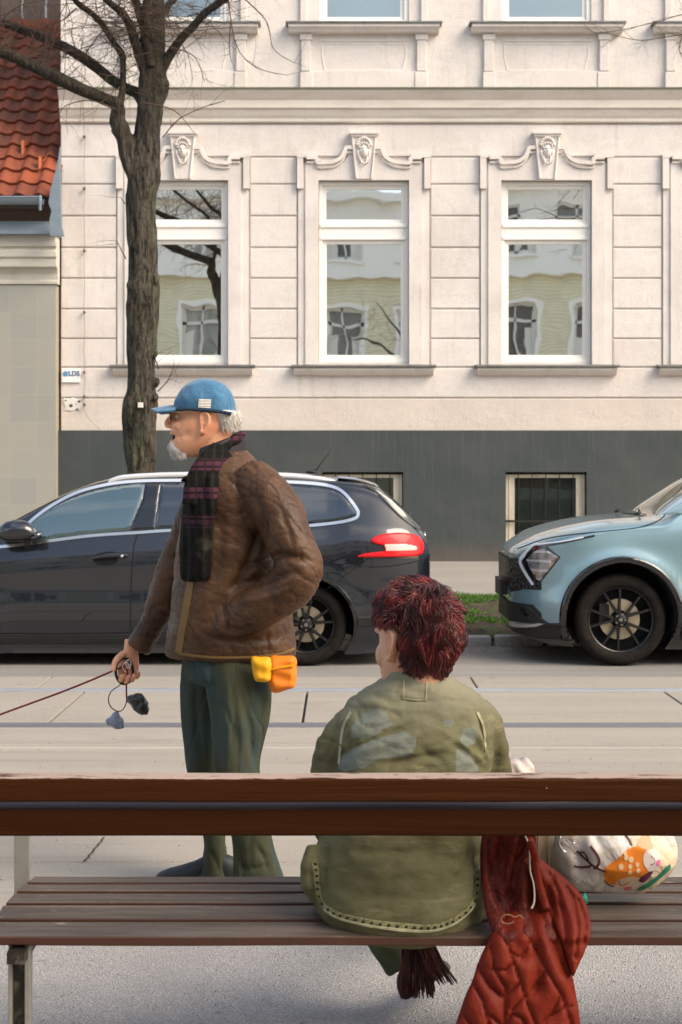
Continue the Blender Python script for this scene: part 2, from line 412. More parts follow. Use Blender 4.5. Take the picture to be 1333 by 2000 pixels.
# grass blades
def grass():
    mb = MB(); r = random.Random(3)
    for i in range(42000):
        if r.random() < .75: x = r.uniform(.6, 2.2)
        else: x = r.uniform(-3.6, 4)
        y = YC+.15+(VY1-YC-.2)*r.random()
        t = (y-YC-.15)/(VY1-YC-.15)
        n = mn.noise(Vector((x*1.5, y*.9, 5)))+.5*mn.noise(Vector((x*5, y*4, 9)))
        if n < .24-.9*max(0, t-.66)*2.4-.26*(t > .3)*(t < .52)+.12*(t < .25): continue
        z = float(verge_z(x, y))-.005+.04*mn.noise(Vector((x*2.2, y*2.2, 0)))
        h = r.uniform(.02, .05)*(1+1.1*max(0, n)); a = r.uniform(0, 6.28); lx, ly = r.uniform(-.03, .03), r.uniform(-.03, .03)
        c, s_ = math.cos(a)*.0042, math.sin(a)*.0042
        mb.add([(x-c, y-s_, z), (x+c, y+s_, z), (x+c*.7+lx*.4, y+s_*.7+ly*.4, z+h*.6), (x+lx, y+ly, z+h)], [(0, 1, 2), (0, 2, 3)])
    return mb
m_grass = Mat('grass', (.05, .13, .014), .6, coord='P'); m_grass.mix(m_grass.ramp(m_grass.noise(3, 3), .35, .65), (.09, .20, .022), 1).mix(m_grass.ramp(m_grass.noise(60, 2), .6, .7), (.22, .22, .07), .6)
tag(grass().build('grass', m_grass, fixn=False), kind='stuff')
# grit and leaf litter
def litter():
    mb = MB(); r = random.Random(8)
    for i in range(2600):
        q = r.random()
        if q < .55: x, y, s0 = r.uniform(-1.6, 1.6), r.uniform(4.0, 5.0), r.uniform(.001, .0026)
        elif q < .8: x, y, s0 = r.uniform(-4, 4), YC-.03-abs(r.gauss(0, .25)), r.uniform(.003, .010)
        else: x, y, s0 = r.uniform(-3, 3), r.uniform(5.1, 11), r.uniform(.002, .005)
        a = r.uniform(0, 6.28); p = [(x+s0*(1+.5*r.random())*math.cos(a+k*1.5708), y+s0*(1+.5*r.random())*math.sin(a+k*1.5708), .003) for k in range(4)]
        mb.add(p+[(x, y, .005+s0*.9)], [(0, 1, 4), (1, 2, 4), (2, 3, 4), (3, 0, 4)])
    return mb
m_lit = Mat('grit', (.20, .16, .12), .9, coord='P'); m_lit.mix(m_lit.ramp(m_lit.noise(60, 1), .45, .55), (.42, .39, .35), .9)
tag(litter().build('grit', m_lit, fixn=False), kind='stuff')
# ================================================================== the plastered apartment building
YF_ = 19.6
fx = lambda px: (px-666.5)/F*YF_
fz = lambda py: EYE-(py-920)/F*YF_
m_pl = Mat('pale_plaster', (.78, .715, .68), .93, coord='P')
m_pl.mix(m_pl.ramp(m_pl.noise(1.3, 5), .4, .68), (.70, .635, .59), .7).mix(m_pl.ramp(m_pl.noise((1.2, 1, 5), 4), .5, .75), (.83, .785, .75), .6)
m_pl.mix(m_pl.ramp(m_pl.noise((9, 9, 1.2), 4, .6), .56, .78), (.46, .40, .36), .38)
m_pl.mix(m_pl.ramp(m_pl.noise(75, 3, .7), .5, .72), (.48, .42, .38), .5).mix(m_pl.ramp(m_pl.noise(30, 4, .7), .62, .8), (.42, .36, .32), .35)
zz = m_pl.sep(2); m_pl.mix(m_pl.math('ADD', m_pl.ramp(zz, 2.47, 2.43), m_pl.math('MULTIPLY', m_pl.math('SUBTRACT', m_pl.noise(5, 4), .5), .3)), (.64, .545, .47), .6)
m_pl.mix(m_pl.ramp(m_pl.noise((.7, .7, .55), 6, .65, .4), .56, .64), (.62, .56, .52), .45).mix(m_pl.ramp(m_pl.noise((22, 22, .9), 4, .7), .64, .8), (.40, .34, .29), .4)
m_pl.bump(m_pl.noise(85, 4, .7), .009).bump(m_pl.noise(4, 3), .012)
m_pl2 = Mat('smooth_plaster', (.75, .69, .65), .9, coord='P')
m_pl2.mix(m_pl2.ramp(m_pl2.noise(2, 5), .42, .7), (.55, .49, .45), .6).mix(m_pl2.ramp(m_pl2.noise((14, 14, 1.5), 4, .65), .55, .8), (.42, .36, .32), .45).mix(m_pl2.ramp(m_pl2.noise(70, 3), .55, .75), (.5, .45, .41), .4)
m_pl2.bump(m_pl2.noise(70, 4), .005)
m_corn = Mat('weathered_cornice', (.74, .67, .60), .9, coord='P')
m_corn.mix(m_corn.ramp(m_corn.noise((2, 2, 9), 5), .45, .7), (.62, .54, .47), .7).mix(m_corn.ramp(m_corn.noise(50, 3), .55, .75), (.4, .34, .29), .4).bump(m_corn.noise(60, 4), .006)
m_moss = Mat('mossy_flashing', (.16, .16, .12), .85, coord='P'); m_moss.mix(m_moss.ramp(m_moss.noise((6, 6, 20), 4), .5, .65), (.15, .17, .07), .8)
m_pli = Mat('dark_plinth_paint', (.046, .056, .058), .75, coord='P')
m_pli.mix(m_pli.ramp(m_pli.noise((1, 1, 1), 4), .4, .7), (.068, .076, .072), .8).mix(m_pli.ramp(m_pli.noise((28, 28, .7), 3), .55, .75), (.10, .11, .105), .45)
m_pli.mix(m_pli.ramp(m_pli.sep(2), .62, .36), (.12, .095, .075), .65).mix(m_pli.ramp(m_pli.noise(40, 3, .7), .68, .78), (.2, .2, .18), .35).bump(m_pli.noise(60, 3), .004).bump(m_pli.noise(1.5, 2), .02)
m_wf = Mat('white_window_paint', (.84, .81, .77), .45, coord='P'); m_wf.mix(m_wf.ramp(m_wf.noise((3, 3, 12), 4), .55, .8), (.70, .66, .60), .5)
m_cream = Mat('cream_window_paint', (.62, .55, .44), .6, coord='P'); m_cream.mix(m_cream.ramp(m_cream.noise((12, 12, 3), 5), .5, .7), (.45, .38, .29), .7)
m_sillm = Mat('zinc_sill', (.24, .24, .23), .55, .6, coord='P'); m_sillm.mix(m_sillm.ramp(m_sillm.noise(9, 4), .5, .7), (.14, .13, .12), .8)
m_room = Mat('room_dark', (.10, .085, .07), .9)
m_curt = Mat('net_curtain', (.86, .84, .76), .9)
def pane_mat(name, refl, tint=(.9, .93, .88), wav=.0022, sc=1.6):
    m = bpy.data.materials.new(name); m.use_nodes = True; t = m.node_tree; t.nodes.clear()
    out = t.nodes.new('ShaderNodeOutputMaterial'); g_ = t.nodes.new('ShaderNodeBsdfGlossy'); tr = t.nodes.new('ShaderNodeBsdfTransparent'); mix = t.nodes.new('ShaderNodeMixShader')
    g_.inputs['Roughness'].default_value = .015; g_.inputs['Color'].default_value = (*tint, 1); tr.inputs['Color'].default_value = (.9, .93, .9, 1)
    lw = t.nodes.new('ShaderNodeFresnel'); lw.inputs['IOR'].default_value = 1.5
    ad = t.nodes.new('ShaderNodeMath'); ad.operation = 'ADD'; ad.inputs[1].default_value = refl; ad.use_clamp = True; t.links.new(lw.outputs[0], ad.inputs[0]); t.links.new(ad.outputs[0], mix.inputs[0])
    n = t.nodes.new('ShaderNodeTexNoise'); geo = t.nodes.new('ShaderNodeNewGeometry'); mp = t.nodes.new('ShaderNodeMapping'); mp.inputs['Scale'].default_value = (sc, sc, sc*.8)
    t.links.new(geo.outputs['Position'], mp.inputs[0]); t.links.new(mp.outputs[0], n.inputs['Vector']); n.inputs['Scale'].default_value = 1; n.inputs['Detail'].default_value = 1.5
    b = t.nodes.new('ShaderNodeBump'); b.inputs['Distance'].default_value = wav; t.links.new(n.outputs['Fac'], b.inputs['Height']); t.links.new(b.outputs[0], g_.inputs['Normal'])
    t.links.new(tr.outputs[0], mix.inputs[1]); t.links.new(g_.outputs[0], mix.inputs[2]); t.links.new(mix.outputs[0], out.inputs[0]); return m
m_pane = pane_mat('window_pane', .84, (1, 1, .97))
m_pane2 = pane_mat('upper_window_pane', .25)
m_paneb = pane_mat('cellar_window_pane', .04)
bld = thing('apartment_building', 'pale plastered apartment building with white windows and dark grey plinth', 'building', (0, YF_, .3))
CX = [358, 711, 1068, 1424, 1780]      # window axes in photo pixels
XL, XR, ZT = fx(118), 9.5, 11.0
Wd = 177
holes = []
for c in CX:
    holes.append((fx(c-Wd/2), fx(c+Wd/2), fz(708), fz(352)))
    holes.append((fx(c-Wd/2), fx(c+Wd/2), fz(46), fz(-330)))
bas = [(fx(630), fx(788), fz(1065), fz(922)), (fx(988), fx(1146), fz(1065), fz(922)), (fx(1345), fx(1503), fz(1065), fz(922))]
def wall(mb, x0, x1, z0, z1, holes, y, t, jam=True):
    xs = sorted({x0, x1, *[h[0] for h in holes], *[h[1] for h in holes]}); zs = sorted({z0, z1, *[h[2] for h in holes], *[h[3] for h in holes]})
    for i in range(len(xs)-1):
        for j in range(len(zs)-1):
            cx_, cz_ = (xs[i]+xs[i+1])/2, (zs[j]+zs[j+1])/2
            if any(h[0] < cx_ < h[1] and h[2] < cz_ < h[3] for h in holes): continue
            mb.add([(xs[i], y, zs[j]), (xs[i+1], y, zs[j]), (xs[i+1], y, zs[j+1]), (xs[i], y, zs[j+1])], [(0, 1, 2, 3)])
    for h in holes:
        a, b, c, d = h
        mb.add([(a, y, c), (b, y, c), (b, y, d), (a, y, d), (a, y+t, c), (b, y+t, c), (b, y+t, d), (a, y+t, d)], [(0, 4, 5, 1), (1, 5, 6, 2), (2, 6, 7, 3), (3, 7, 4, 0)])
    return mb
mb = wall(MB(), XL, XR, fz(840), ZT, holes, YF_+.03, .3)
mb.add([(XL, YF_+.03, .2), (XL, YF_+8, .2), (XL, YF_+8, ZT), (XL, YF_+.03, ZT), (XR, YF_+.03, .2), (XR, YF_+8, .2), (XR, YF_+8, ZT), (XR, YF_+.03, ZT)], [(0, 1, 2, 3), (4, 7, 6, 5), (1, 5, 6, 2), (3, 2, 6, 7)])
mb.build('wall', m_pl, bld, fixn=False)
# rusticated blocks between the grooves
mb = MB()
gz = [306, 359, 421, 483, 543, 603, 661, 717, 777, 842]
def blk(l, r, t, b, y=YF_+.003): mb.box(fx(l)+.006, fx(r)-.006, y, YF_+.05, fz(b)+.009, fz(t)-.009)
edges = []
for k in range(-1, len(CX)):
    l = 118 if k < 0 else CX[k]+130; r = CX[k+1]-130 if k+1 < len(CX) else 2080
    for t, b in zip(gz[:-3], gz[1:-2]): blk(l, r, t, b)
blk(118, 2080, 717, 777); blk(118, 2080, 777, 843); blk(118, 2080, 241, 306)
mb.build('rusticated_plaster', m_pl, bld, bevel=.012, seg=2)
mb = wall(MB(), XL-.06, XR, .2, fz(841), bas, YF_-.03, .25)
mb.add([(XL-.06, YF_-.03, fz(841)), (XR, YF_-.03, fz(841)), (XR, YF_+.06, fz(840)), (XL-.06, YF_+.06, fz(840))], [(0, 1, 2, 3)])
mb.add([(XL-.06, YF_-.03, .2), (XL-.06, YF_-.03, fz(841)), (XL-.06, YF_+.4, fz(841)), (XL-.06, YF_+.4, .2)], [(0, 1, 2, 3)])
mb.build('plinth', m_pli, bld, fixn=False)
# cornice
def prof(pts): return [(YF_-a, fz(p)) for a, p in pts]
mb = MB().prism_x(prof([(-.05, 178), (.19, 178), (.19, 184), (.17, 188), (.13, 196), (.115, 199), (.115, 214), (.08, 216), (.08, 219), (.06, 226), (.035, 232), (.035, 238), (.01, 240), (-.05, 240)]), XL, XR)
mb.build('cornice', m_corn, bld, bevel=.006)
MB().prism_x(prof([(-.05, 175), (.02, 174.5), (.215, 177.5), (.215, 180.5), (-.05, 180.5)]), XL, XR).build('cornice_flashing', m_moss, bld)
# upper storey string at sill height
def upper(mb, c):
    x = lambda p: fx(c+p)
    mb.box(x(-122), x(122), YF_-.012, YF_+.05, fz(175), fz(139))
    for s in (-1, 1):
        a, b = sorted((x(s*104), x(s*122))); mb.box(a, b, YF_-.02, YF_+.05, fz(138.5), fz(66)); a, b = sorted((x(s*101), x(s*125))); mb.box(a, b, YF_-.035, YF_+.05, fz(78), fz(66))
        a, b = sorted((x(s*100), x(s*124))); mb.box(a, b, YF_-.025, YF_+.05, fz(175), fz(141))
    for s in (-1, 1):   # jamb strips beside upper window
        a, b = sorted((x(s*112), x(s*124))); mb.box(a, b, YF_-.012, YF_+.05, fz(45), fz(-330))
    mb.box(x(-88), x(88), YF_+.018, YF_+.05, fz(80), fz(74))
mbp = MB()
for c in CX: upper(mbp, c)
# sunken apron panels: thin raised outline
for c in CX:
    pts = [(-82, 84), (82, 84), (82, 108), (76, 136), (-76, 136), (-82, 108)]
    q = [(fx(c+a), fz(b)) for a, b in pts]; q.append(q[0])
    for a, b in zip(q[:-1], q[1:]): ribbon([a, b], .028, lambda X, Z: YF_+.03, .006, mbp)
mbp.build('apron_moulding', m_pl, bld, bevel=.005)
# window units: surround, keystone with mask, sill, frame, panes
def window_surround(c):
    x = lambda p: fx(c+p)
    mb = MB()
    # flat architrave around the opening
    o = [(-128, 717), (-128, 311), (-96, 311), (-90, 320), (-62, 320), (-42, 312), (-34, 296), (-34, 288), (34, 288), (34, 296), (42, 312), (62, 320), (90, 320), (96, 311), (128, 311), (128, 717)]
    inner = [(88.5, 717), (88.5, 352), (-88.5, 352), (-88.5, 717)]
    def slab(outer, inner_x, inner_t, y0):
        # jambs
        for s in (-1, 1):
            a, b = sorted((x(s*inner_x), x(s*outer))); mb.box(a, b, y0, YF_+.05, fz(712), fz(inner_t))
    slab(114, 88.5, 352, YF_-.035); slab(128, 114, 318, YF_-.012)
    head = [(-114, 352), (-114, 318), (-92, 318), (-88, 328), (-62, 328), (-40, 318), (-30, 304), (-29, 296), (29, 296), (30, 304), (40, 318), (62, 328), (88, 328), (92, 318), (114, 318), (114, 352)]
    mb.prism_y([(x(a), fz(b)) for a, b in reversed(head)], YF_-.035, YF_+.05)
    # curved hood moulding, two steps
    for off, wd, h in ((0, .062, .085), (9, .03, .06)):
        for s in (-1, 1):
            path = [(s*18, 290+off), (s*34, 290+off), (s*37, 297+off), (s*44, 309+off), (s*58, 317+off), (s*74, 319+off), (s*90, 319+off), (s*92, 310+off), (s*112, 309+off)]
            ribbon([(x(a), fz(b)) for a, b in catmull(path, 3)], wd, lambda X, Z: YF_, h, mb, sink=-.045)
    for s in (-1, 1):   # ears
        a, b = sorted((x(s*118), x(s*130))); mb.box(a, b, YF_-.06, YF_+.05, fz(369), fz(303))
        a, b = sorted((x(s*92), x(s*130.5))); mb.box(a, b, YF_-.066, YF_+.05, fz(309), fz(302))
    return mb
def face_relief(cx_, zc, w_, h_, y0):
    """little mask: oval face with hair, brow, nose, mouth and knotted scarf"""
    poly = [(cx_+w_*math.cos(t), zc+h_*math.sin(t)) for t in np.linspace(0, 2*math.pi, 28)[:-1]]
    def fr(X, Z, D):
        u = (X-cx_)/w_; v = (Z-zc)/h_; r2 = np.clip(1-u*u-v*v, 0, 1); y = .055*np.sqrt(r2)
        y = y+.022*np.exp(-(u/.14)**2)*np.clip(1-abs(v+.05)/.32, 0, 1)
        y = y-.016*(np.exp(-((abs(u)-.36)/.17)**2-((v-.18)/.12)**2))+.008*np.exp(-((v-.36)/.07)**2)*np.exp(-(u/.6)**2)
        y = y+.008*np.exp(-(u/.25)**2-((v+.45)/.07)**2)-.007*np.exp(-(u/.28)**2-((v+.52)/.03)**2)
        return y0-y
    return relief(poly, w_/13, fr, lambda X, Z, D: y0+.01)
def keystone(c):
    x = lambda p: fx(c+p)
    mb = MB(); y0 = YF_-.05
    mb.prism_y([(x(a), fz(b)) for a, b in ((-16, 351.5), (16, 351.5), (25, 268), (-25, 268))], y0-.03, YF_+.04)
    for s in (-1, 1): ribbon([(x(s*22.5), fz(270)), (x(s*14.5), fz(350))], .02, lambda X, Z: y0-.03, .02, mb, sink=0)
    mb.box(x(-29), x(29), y0-.075, YF_+.04, fz(265), fz(259)); mb.box(x(-26), x(26), y0-.055, YF_+.04, fz(269.5), fz(265))
    return mb
def mask(c):
    x = lambda p: fx(c+p); y0 = YF_-.078
    mb = face_relief(x(0), fz(297), .062, .088, y0)
    # shell hood above, curls and chin knot
    for k in range(9):
        a = math.pi*(.08+.84*k/8); mb.ball((x(0)+.088*math.cos(a), y0-.012, fz(289)+.115*math.sin(a)), (.02, .028, .026), 8, 6)
    for k in range(7):
        a = math.pi*(k/6); mb.ball((x(0)+.062*math.cos(a), y0-.03, fz(290)+.055*math.sin(a)), (.014, .02, .016), 8, 6)
    for s in (-1, 1):
        mb.tube([(x(0)+s*.075, y0-.01, fz(296)), (x(0)+s*.072, y0-.015, fz(304)), (x(0)+s*.055, y0-.015, fz(313)), (x(0)+s*.045, y0-.01, fz(321))], [.014, .016, .014, .008], 8)
    mb.tube([(x(0)-.05, y0-.012, fz(306)), (x(0)-.035, y0-.03, fz(319)), (x(0), y0-.035, fz(323)), (x(0)+.035, y0-.03, fz(319)), (x(0)+.05, y0-.012, fz(306))], .011, 8)
    return mb
def frame_mb(x0, x1, z0, z1, y, wd, dp, rail=None):
    mb = MB(); mb.box(x0, x0+wd, y, y+dp, z0, z1); mb.box(x1-wd, x1, y, y+dp, z0, z1)
    mb.box(x0+wd, x1-wd, y, y+dp, z1-wd, z1); mb.box(x0+wd, x1-wd, y, y+dp, z0, z0+wd); return mb
rp = random.Random(21)
def window_unit(c, first=True):
    x = lambda p: fx(c+p)
    s = window_surround(c).build('window_surround', m_pl2, bld, bevel=.006)
    k = keystone(c).build('keystone', m_pl2, bld, bevel=.006); mask(c).build('mask', m_pl2, k, smooth=True)
    sl_ = MB().prism_x([(YF_-.16, fz(714)), (YF_-.16, fz(718)), (YF_+.2, fz(716)), (YF_+.2, fz(709.5))], x(-141), x(141)).build('window_sill', m_sillm, bld, bevel=.004)
    MB().prism_x([(YF_-.12, fz(718.5)), (YF_-.12, fz(724)), (YF_-.085, fz(729)), (YF_-.05, fz(733)), (YF_+.04, fz(733)), (YF_+.04, fz(718.5))], x(-136), x(136)).build('sill_moulding', m_pl2, sl_, bevel=.005)
    # joinery
    y = YF_+.055
    x0, x1, z0, z1 = x(-88.2), x(88.2), fz(707.5), fz(352.5)
    mb = frame_mb(x0, x1, z0, z1, y, .052, .09)
    mb.box(x0+.052, x1-.052, y, y+.09, fz(467), fz(433))
    mb.box(x0+.02, x1-.02, y-.018, y, fz(443), fz(436)); mb.box(x0+.02, x1-.02, y-.012, y, fz(467), fz(460))
    mb.join(frame_mb(x0+.052, x1-.052, fz(433), z1-.052, y+.03, .045, .05)); mb.join(frame_mb(x0+.052, x1-.052, z0+.052, fz(467), y+.03, .05, .05))
    w_ = mb.build('window', m_wf, bld, bevel=.006)
    for a, b in ((fz(434), z1-.09), (z0+.09, fz(466))):
        tx, tz = rp.uniform(-.009, .009), rp.uniform(-.007, .007); pn = MB().box(x0+.09, x1-.09, y+.058, y+.064, a, b); pn.v = [Vector((v.x, v.y+(v.x-(x0+x1)/2)*tx+(v.z-(a+b)/2)*tz, v.z)) for v in pn.v]; pn.build('pane', m_pane, w_)
    rm = MB(); a, b, c0, d = x0-.35, x1+.35, z0-.5, z1+.3
    rm.box(a, b, y+.12, y+2.2, c0, d); rr = rm.build('room', m_room, w_, fixn=False)
    # open the room side facing the pane
    me = rr.data; bm = bmesh.new(); bm.from_mesh(me); bm.faces.ensure_lookup_table()
    bmesh.ops.delete(bm, geom=[f for f in bm.faces if abs(f.normal.y) > .9 and f.calc_center_median().y < y+.5], context='FACES'); bm.to_mesh(me); bm.free()
    return w_
wins = [window_unit(c) for c in CX[:4]]
def curtain(c, l, r, t, b, parent, yo=.16):
    x0, x1, z0, z1 = fx(c+l), fx(c+r), fz(b), fz(t)
    return MB().grid(lambda u, v: (x0+(x1-x0)*u, YF_+.055+yo+.018*math.sin(u*(x1-x0)*95)+.006*math.sin(u*31+v*3), z0+(z1-z0)*v), 90, 6).build('curtain', m_curt, parent, smooth=True, fixn=False)
for c_, w_ in zip(CX, wins): curtain(c_, -84, 84, 354, 436, w_); curtain(c_, -84, 84, 455, 704, w_)
# toys on the inner sill of the right window
ys = YF_+.13
mt = thing('toy_flower', 'small yellow and pink toy flower behind the glass of the right ground floor window', 'toy', (fx(1020), ys, fz(688)))
mb = MB(); mb.lathe([(.001, 0), (.045, 0), (.035, .05), (.02, .06)], (fx(1020), ys+.03, fz(688)), 'Z', 20, True); mb.build('pot', Mat('pink_plastic', (.55, .18, .2), .5), mt, smooth='auto')
mb = MB()
for k in range(6): a = k*math.pi/3; mb.ball((fx(1020)+.038*math.cos(a), ys+.02, fz(670)+.038*math.sin(a)), (.026, .012, .026), 10, 6)
mb.ball((fx(1020), ys+.012, fz(670)), .025, 10, 6); mb.build('petals', Mat('yellow_plastic', (.8, .5, .03), .5), mt, smooth=True)
mt = tag(MB().box(fx(1063), fx(1083), ys, ys+.04, fz(690), fz(662)).box(fx(1085), fx(1110), ys, ys+.04, fz(690), fz(664)).build('greeting_cards', None, None, bevel=.004), 'pair of pale green cards standing behind the lower right window pane', 'cards')
mc = Mat('pale_green_card', (.62, .72, .56), .8); mc.mix(mc.ramp(mc.noise(40, 2), .5, .6), (.35, .5, .25), .6); mt.data.materials.append(mc.m)
# upper windows (only their lower edge is in the photo)
for c in CX[:4]:
    x = lambda p: fx(c+p)
    x0, x1 = x(-88.2), x(88.2); y = YF_+.055
    mb = frame_mb(x0, x1, fz(45), fz(-329), y, .06, .09); mb.box(x(-4), x(4), y, y+.09, fz(45)+.06, fz(-329)-.06); mb.join(frame_mb(x0+.06, x1-.06, fz(45)+.06, fz(-329)-.06, y+.03, .045, .05))
    mb = frame_mb(x0, x1, fz(45), fz(-329), y, .06, .09); mb.join(frame_mb(x0+.06, x1-.06, fz(45)+.06, fz(-329)-.06, y+.03, .05, .05))
    w_ = mb.build('window', m_wf, bld, bevel=.006)
    MB().box(x0+.1, x1-.1, y+.052, y+.058, fz(45)+.1, fz(-329)-.1).build('pane', m_pane2, w_)
    MB().box(x0-.1, x1+.1, y+.5, y+.52, fz(60), fz(-345)).build('room', m_curt if c == 711 else m_room, w_)
    sl_ = MB().prism_x([(YF_-.17, fz(47.5)), (YF_-.17, fz(50.5)), (YF_+.2, fz(50)), (YF_+.2, fz(45.5))], x(-152), x(152)).build('window_sill', m_sillm, bld)
    MB().prism_x([(YF_-.145, fz(51)), (YF_-.145, fz(57)), (YF_-.11, fz(60)), (YF_-.08, fz(65)), (YF_+.04, fz(65.5)), (YF_+.04, fz(51))], x(-147), x(147)).build('sill_moulding', m_pl2, sl_, bevel=.004)
# cellar windows with bars
m_iron = Mat('black_iron', (.03, .028, .025), .6, .5)
for k, (a, b, c0, d) in enumerate(bas):
    y = YF_+.06
    mb = MB(); mb.box(a+.01, a+.125, y, y+.06, c0, d-.03); mb.box(b-.125, b-.01, y, y+.06, c0, d-.03); mb.box(a+.125, b-.125, y, y+.06, d-.075, d-.03); mb.box(a+.125, b-.125, y, y+.06, c0, c0+.13)
    mb.box(a+.05, a+.062, y-.008, y, c0, d-.03); mb.box(b-.062, b-.05, y-.008, y, c0, d-.03)
    w_ = mb.build('cellar_window', m_cream, bld, bevel=.005)
    MB().box(a+.12, b-.12, y+.03, y+.035, c0+.12, d-.07).build('pane', m_paneb, w_)
    MB().box(a, b, y+.2, y+.22, c0, d).build('room', m_room, w_)
    g = MB()
    for i in range(5):
        xx = a+.17+(b-a-.34)*i/4; g.tube([(xx+rng.uniform(-.01, .01), y-.04, c0), (xx, y-.04, d-.005)], .006, 6)
    g.box(a, b, y-.048, y-.034, c0+.30, c0+.328)
    g.build('grille', m_iron, w_)
# lightning conductor with clamps
mb = MB(); xs = fx(166); pts = [(xs+.01*math.sin(k*1.7), YF_-.07, fz(200+k*32)) for k in range(20)]
pts = [(xs, YF_-.23, fz(60)), (xs, YF_-.23, fz(170)), (xs, YF_-.13, fz(215)), (xs, YF_-.06, fz(240))]+[(xs+.006*math.sin(k*2.1), YF_-.05, fz(262+k*30)) for k in range(19)]+[(xs+.03, YF_-.05, fz(812)), (xs+.12, YF_-.05, fz(828)), (xs+.2, YF_-.045, fz(838))]
mb.tube(pts, .0042, 6)
lc = mb.build('lightning_conductor', Mat('weathered_wire', (.32, .29, .26), .6, .5), bld, smooth=True)
for py in (268, 369, 490, 610, 727, 775, 790):
    m_ = MB(); m_.ball((xs, YF_-.045, fz(py)), (.022, .03, .022), 10, 6); m_.tube([(xs, YF_-.05, fz(py)), (xs, YF_+.02, fz(py))], .009, 6); m_.build('clamp', Mat('rusty_clamp', (.2, .15, .12), .7, .3) if py == 268 else bpy.data.materials['rusty_clamp'], lc, smooth=True)
# company plate
m_plate = Mat('white_enamel', (.82, .83, .84), .4); sg = thing('nameplate', 'small white wall plate with blue emblem beside the wire, lower left of facade', 'sign', (fx(139), YF_-.02, fz(747)))
MB().box(fx(121), fx(157), YF_-.025, YF_+.004, fz(747), fz(720)).build('plate', m_plate, sg, bevel=.004)
m_blue = Mat('blue_enamel', (.08, .3, .52), .4); m_navy = Mat('navy_lettering', (.02, .06, .18), .5)
mb = MB()
for k, (a, l, r) in enumerate(((725, 126, 133), (727.6, 123.5, 135), (730.2, 123, 133), (732.8, 124.5, 134))): mb.box(fx(l), fx(r), YF_-.03, YF_-.024, fz(a+1.7), fz(a))
mb.build('emblem', m_blue, sg)
def text(s, loc, size, mat, name, parent, ext=.002, rotx=90, rotz=0, bold=0):
    cu = bpy.data.curves.new(name, 'FONT'); cu.body = s; cu.size = size; cu.extrude = ext; cu.align_x = 'CENTER'; cu.align_y = 'CENTER'; cu.offset = bold
    t = bpy.data.objects.new('t', cu); COL.objects.link(t); t.location = loc; t.rotation_euler = (R(rotx), 0, R(rotz))
    dg = bpy.context.evaluated_depsgraph_get(); dg.update(); me = bpy.data.meshes.new_from_object(t.evaluated_get(dg), depsgraph=dg); me.transform(t.matrix_world); me.name = name
    bpy.data.objects.remove(t); return link(me, name, mat, parent)
text('LDS', (fx(145.5), YF_-.027, fz(730)), .085, m_navy, 'lettering', sg, bold=.002)
# remains of an old plate: plaster patch with broken anchors
pt = thing('plaster_scar', 'torn pale plaster patch with brown anchor holes below the small white plate', 'plaster patch', (fx(140), YF_, fz(803)))
m_sc = Mat('raw_plaster', (.72, .69, .66), .95); m_brn = Mat('brown_anchor', (.14, .09, .06), .9)
pp = [(124, 777), (133, 779), (144, 776), (151, 779), (160, 777), (158, 786), (161, 795), (158, 803), (147, 801), (139, 804), (130, 801), (125, 803), (127, 794), (123, 787)]
relief([(fx(a), fz(b)) for a, b in pp], .012, lambda X, Z, D: YF_-.004-np.clip(D*.3, 0, .004)*(1+0*X), lambda X, Z, D: YF_+.004).build('patch', m_sc, pt, smooth=True)
for a, b, r_ in ((129, 782, .012), (139, 792, .026), (151, 799, .016), (155, 784, .019), (149, 789, .008)):
    q = [(fx(a)+r_*(1+.4*mn.noise(Vector((t*2, a, 0))))*math.cos(t), fz(b)+r_*.8*(1+.4*mn.noise(Vector((t*2, b, 5))))*math.sin(t)) for t in np.linspace(0, 6.283, 14)[:-1]]
    relief(q, .006, lambda X, Z, D: YF_-.012-D*.2, lambda X, Z, D: YF_+.002).build('anchor', m_brn, pt, smooth=True)
# roof slab over the building
mb = MB().prism_x([(YF_-.35, ZT-.002), (YF_+8.3, ZT-.002), (YF_+4, ZT+2.6)], XL-.02, XR+.1); mb.build('roof', Mat('slate_roof', (.1, .1, .1), .8), bld)
# ================================================================== low house with tiled roof on the left
YH = 19.42
hx = lambda px: (px-666.5)/F*YH
hz = lambda py: EYE-(py-920)/F*YH
low = thing('low_house', 'low house with orange pantile roof, blue grey gutter and pale tiled wall', 'house', (-6, YH, .3))
m_tilew = Mat('glazed_wall_tiles', (.36, .35, .31), .35, coord='P')
b_ = m_tilew.node('ShaderNodeTexBrick'); mp = m_tilew.node('ShaderNodeMapping'); m_tilew.link(m_tilew.co, mp.inputs[0]); mp.inputs['Rotation'].default_value = (R(90), 0, 0); mp.inputs['Location'].default_value = (.02, .0, .02)
b_.offset = 0; b_.inputs['Scale'].default_value = 1; b_.inputs['Brick Width'].default_value = .355; b_.inputs['Row Height'].default_value = .355; b_.inputs['Mortar Size'].default_value = .006
b_.inputs['Color1'].default_value = (.35, .335, .295, 1); b_.inputs['Color2'].default_value = (.31, .305, .28, 1); b_.inputs['Mortar'].default_value = (.365, .35, .31, 1)
m_tilew.link(mp.outputs[0], b_.inputs['Vector']); one = m_tilew.node('ShaderNodeValue'); one.outputs[0].default_value = 1
m_tilew.mix(one.outputs[0], b_.outputs['Color']).mix(m_tilew.ramp(m_tilew.noise((3, 3, 1.2), 4), .45, .7), (.36, .335, .28), .6)
m_hpl = Mat('house_cornice_plaster', (.56, .52, .45), .9, coord='P'); m_hpl.mix(m_hpl.ramp(m_hpl.noise((3, 3, 9), 5), .45, .7), (.44, .40, .34), .7).bump(m_hpl.noise(50, 3), .004)
xr = hx(109)
MB().box(-9.5, xr, YH, YH+6, .15, hz(556)).build('wall', m_tilew, low)
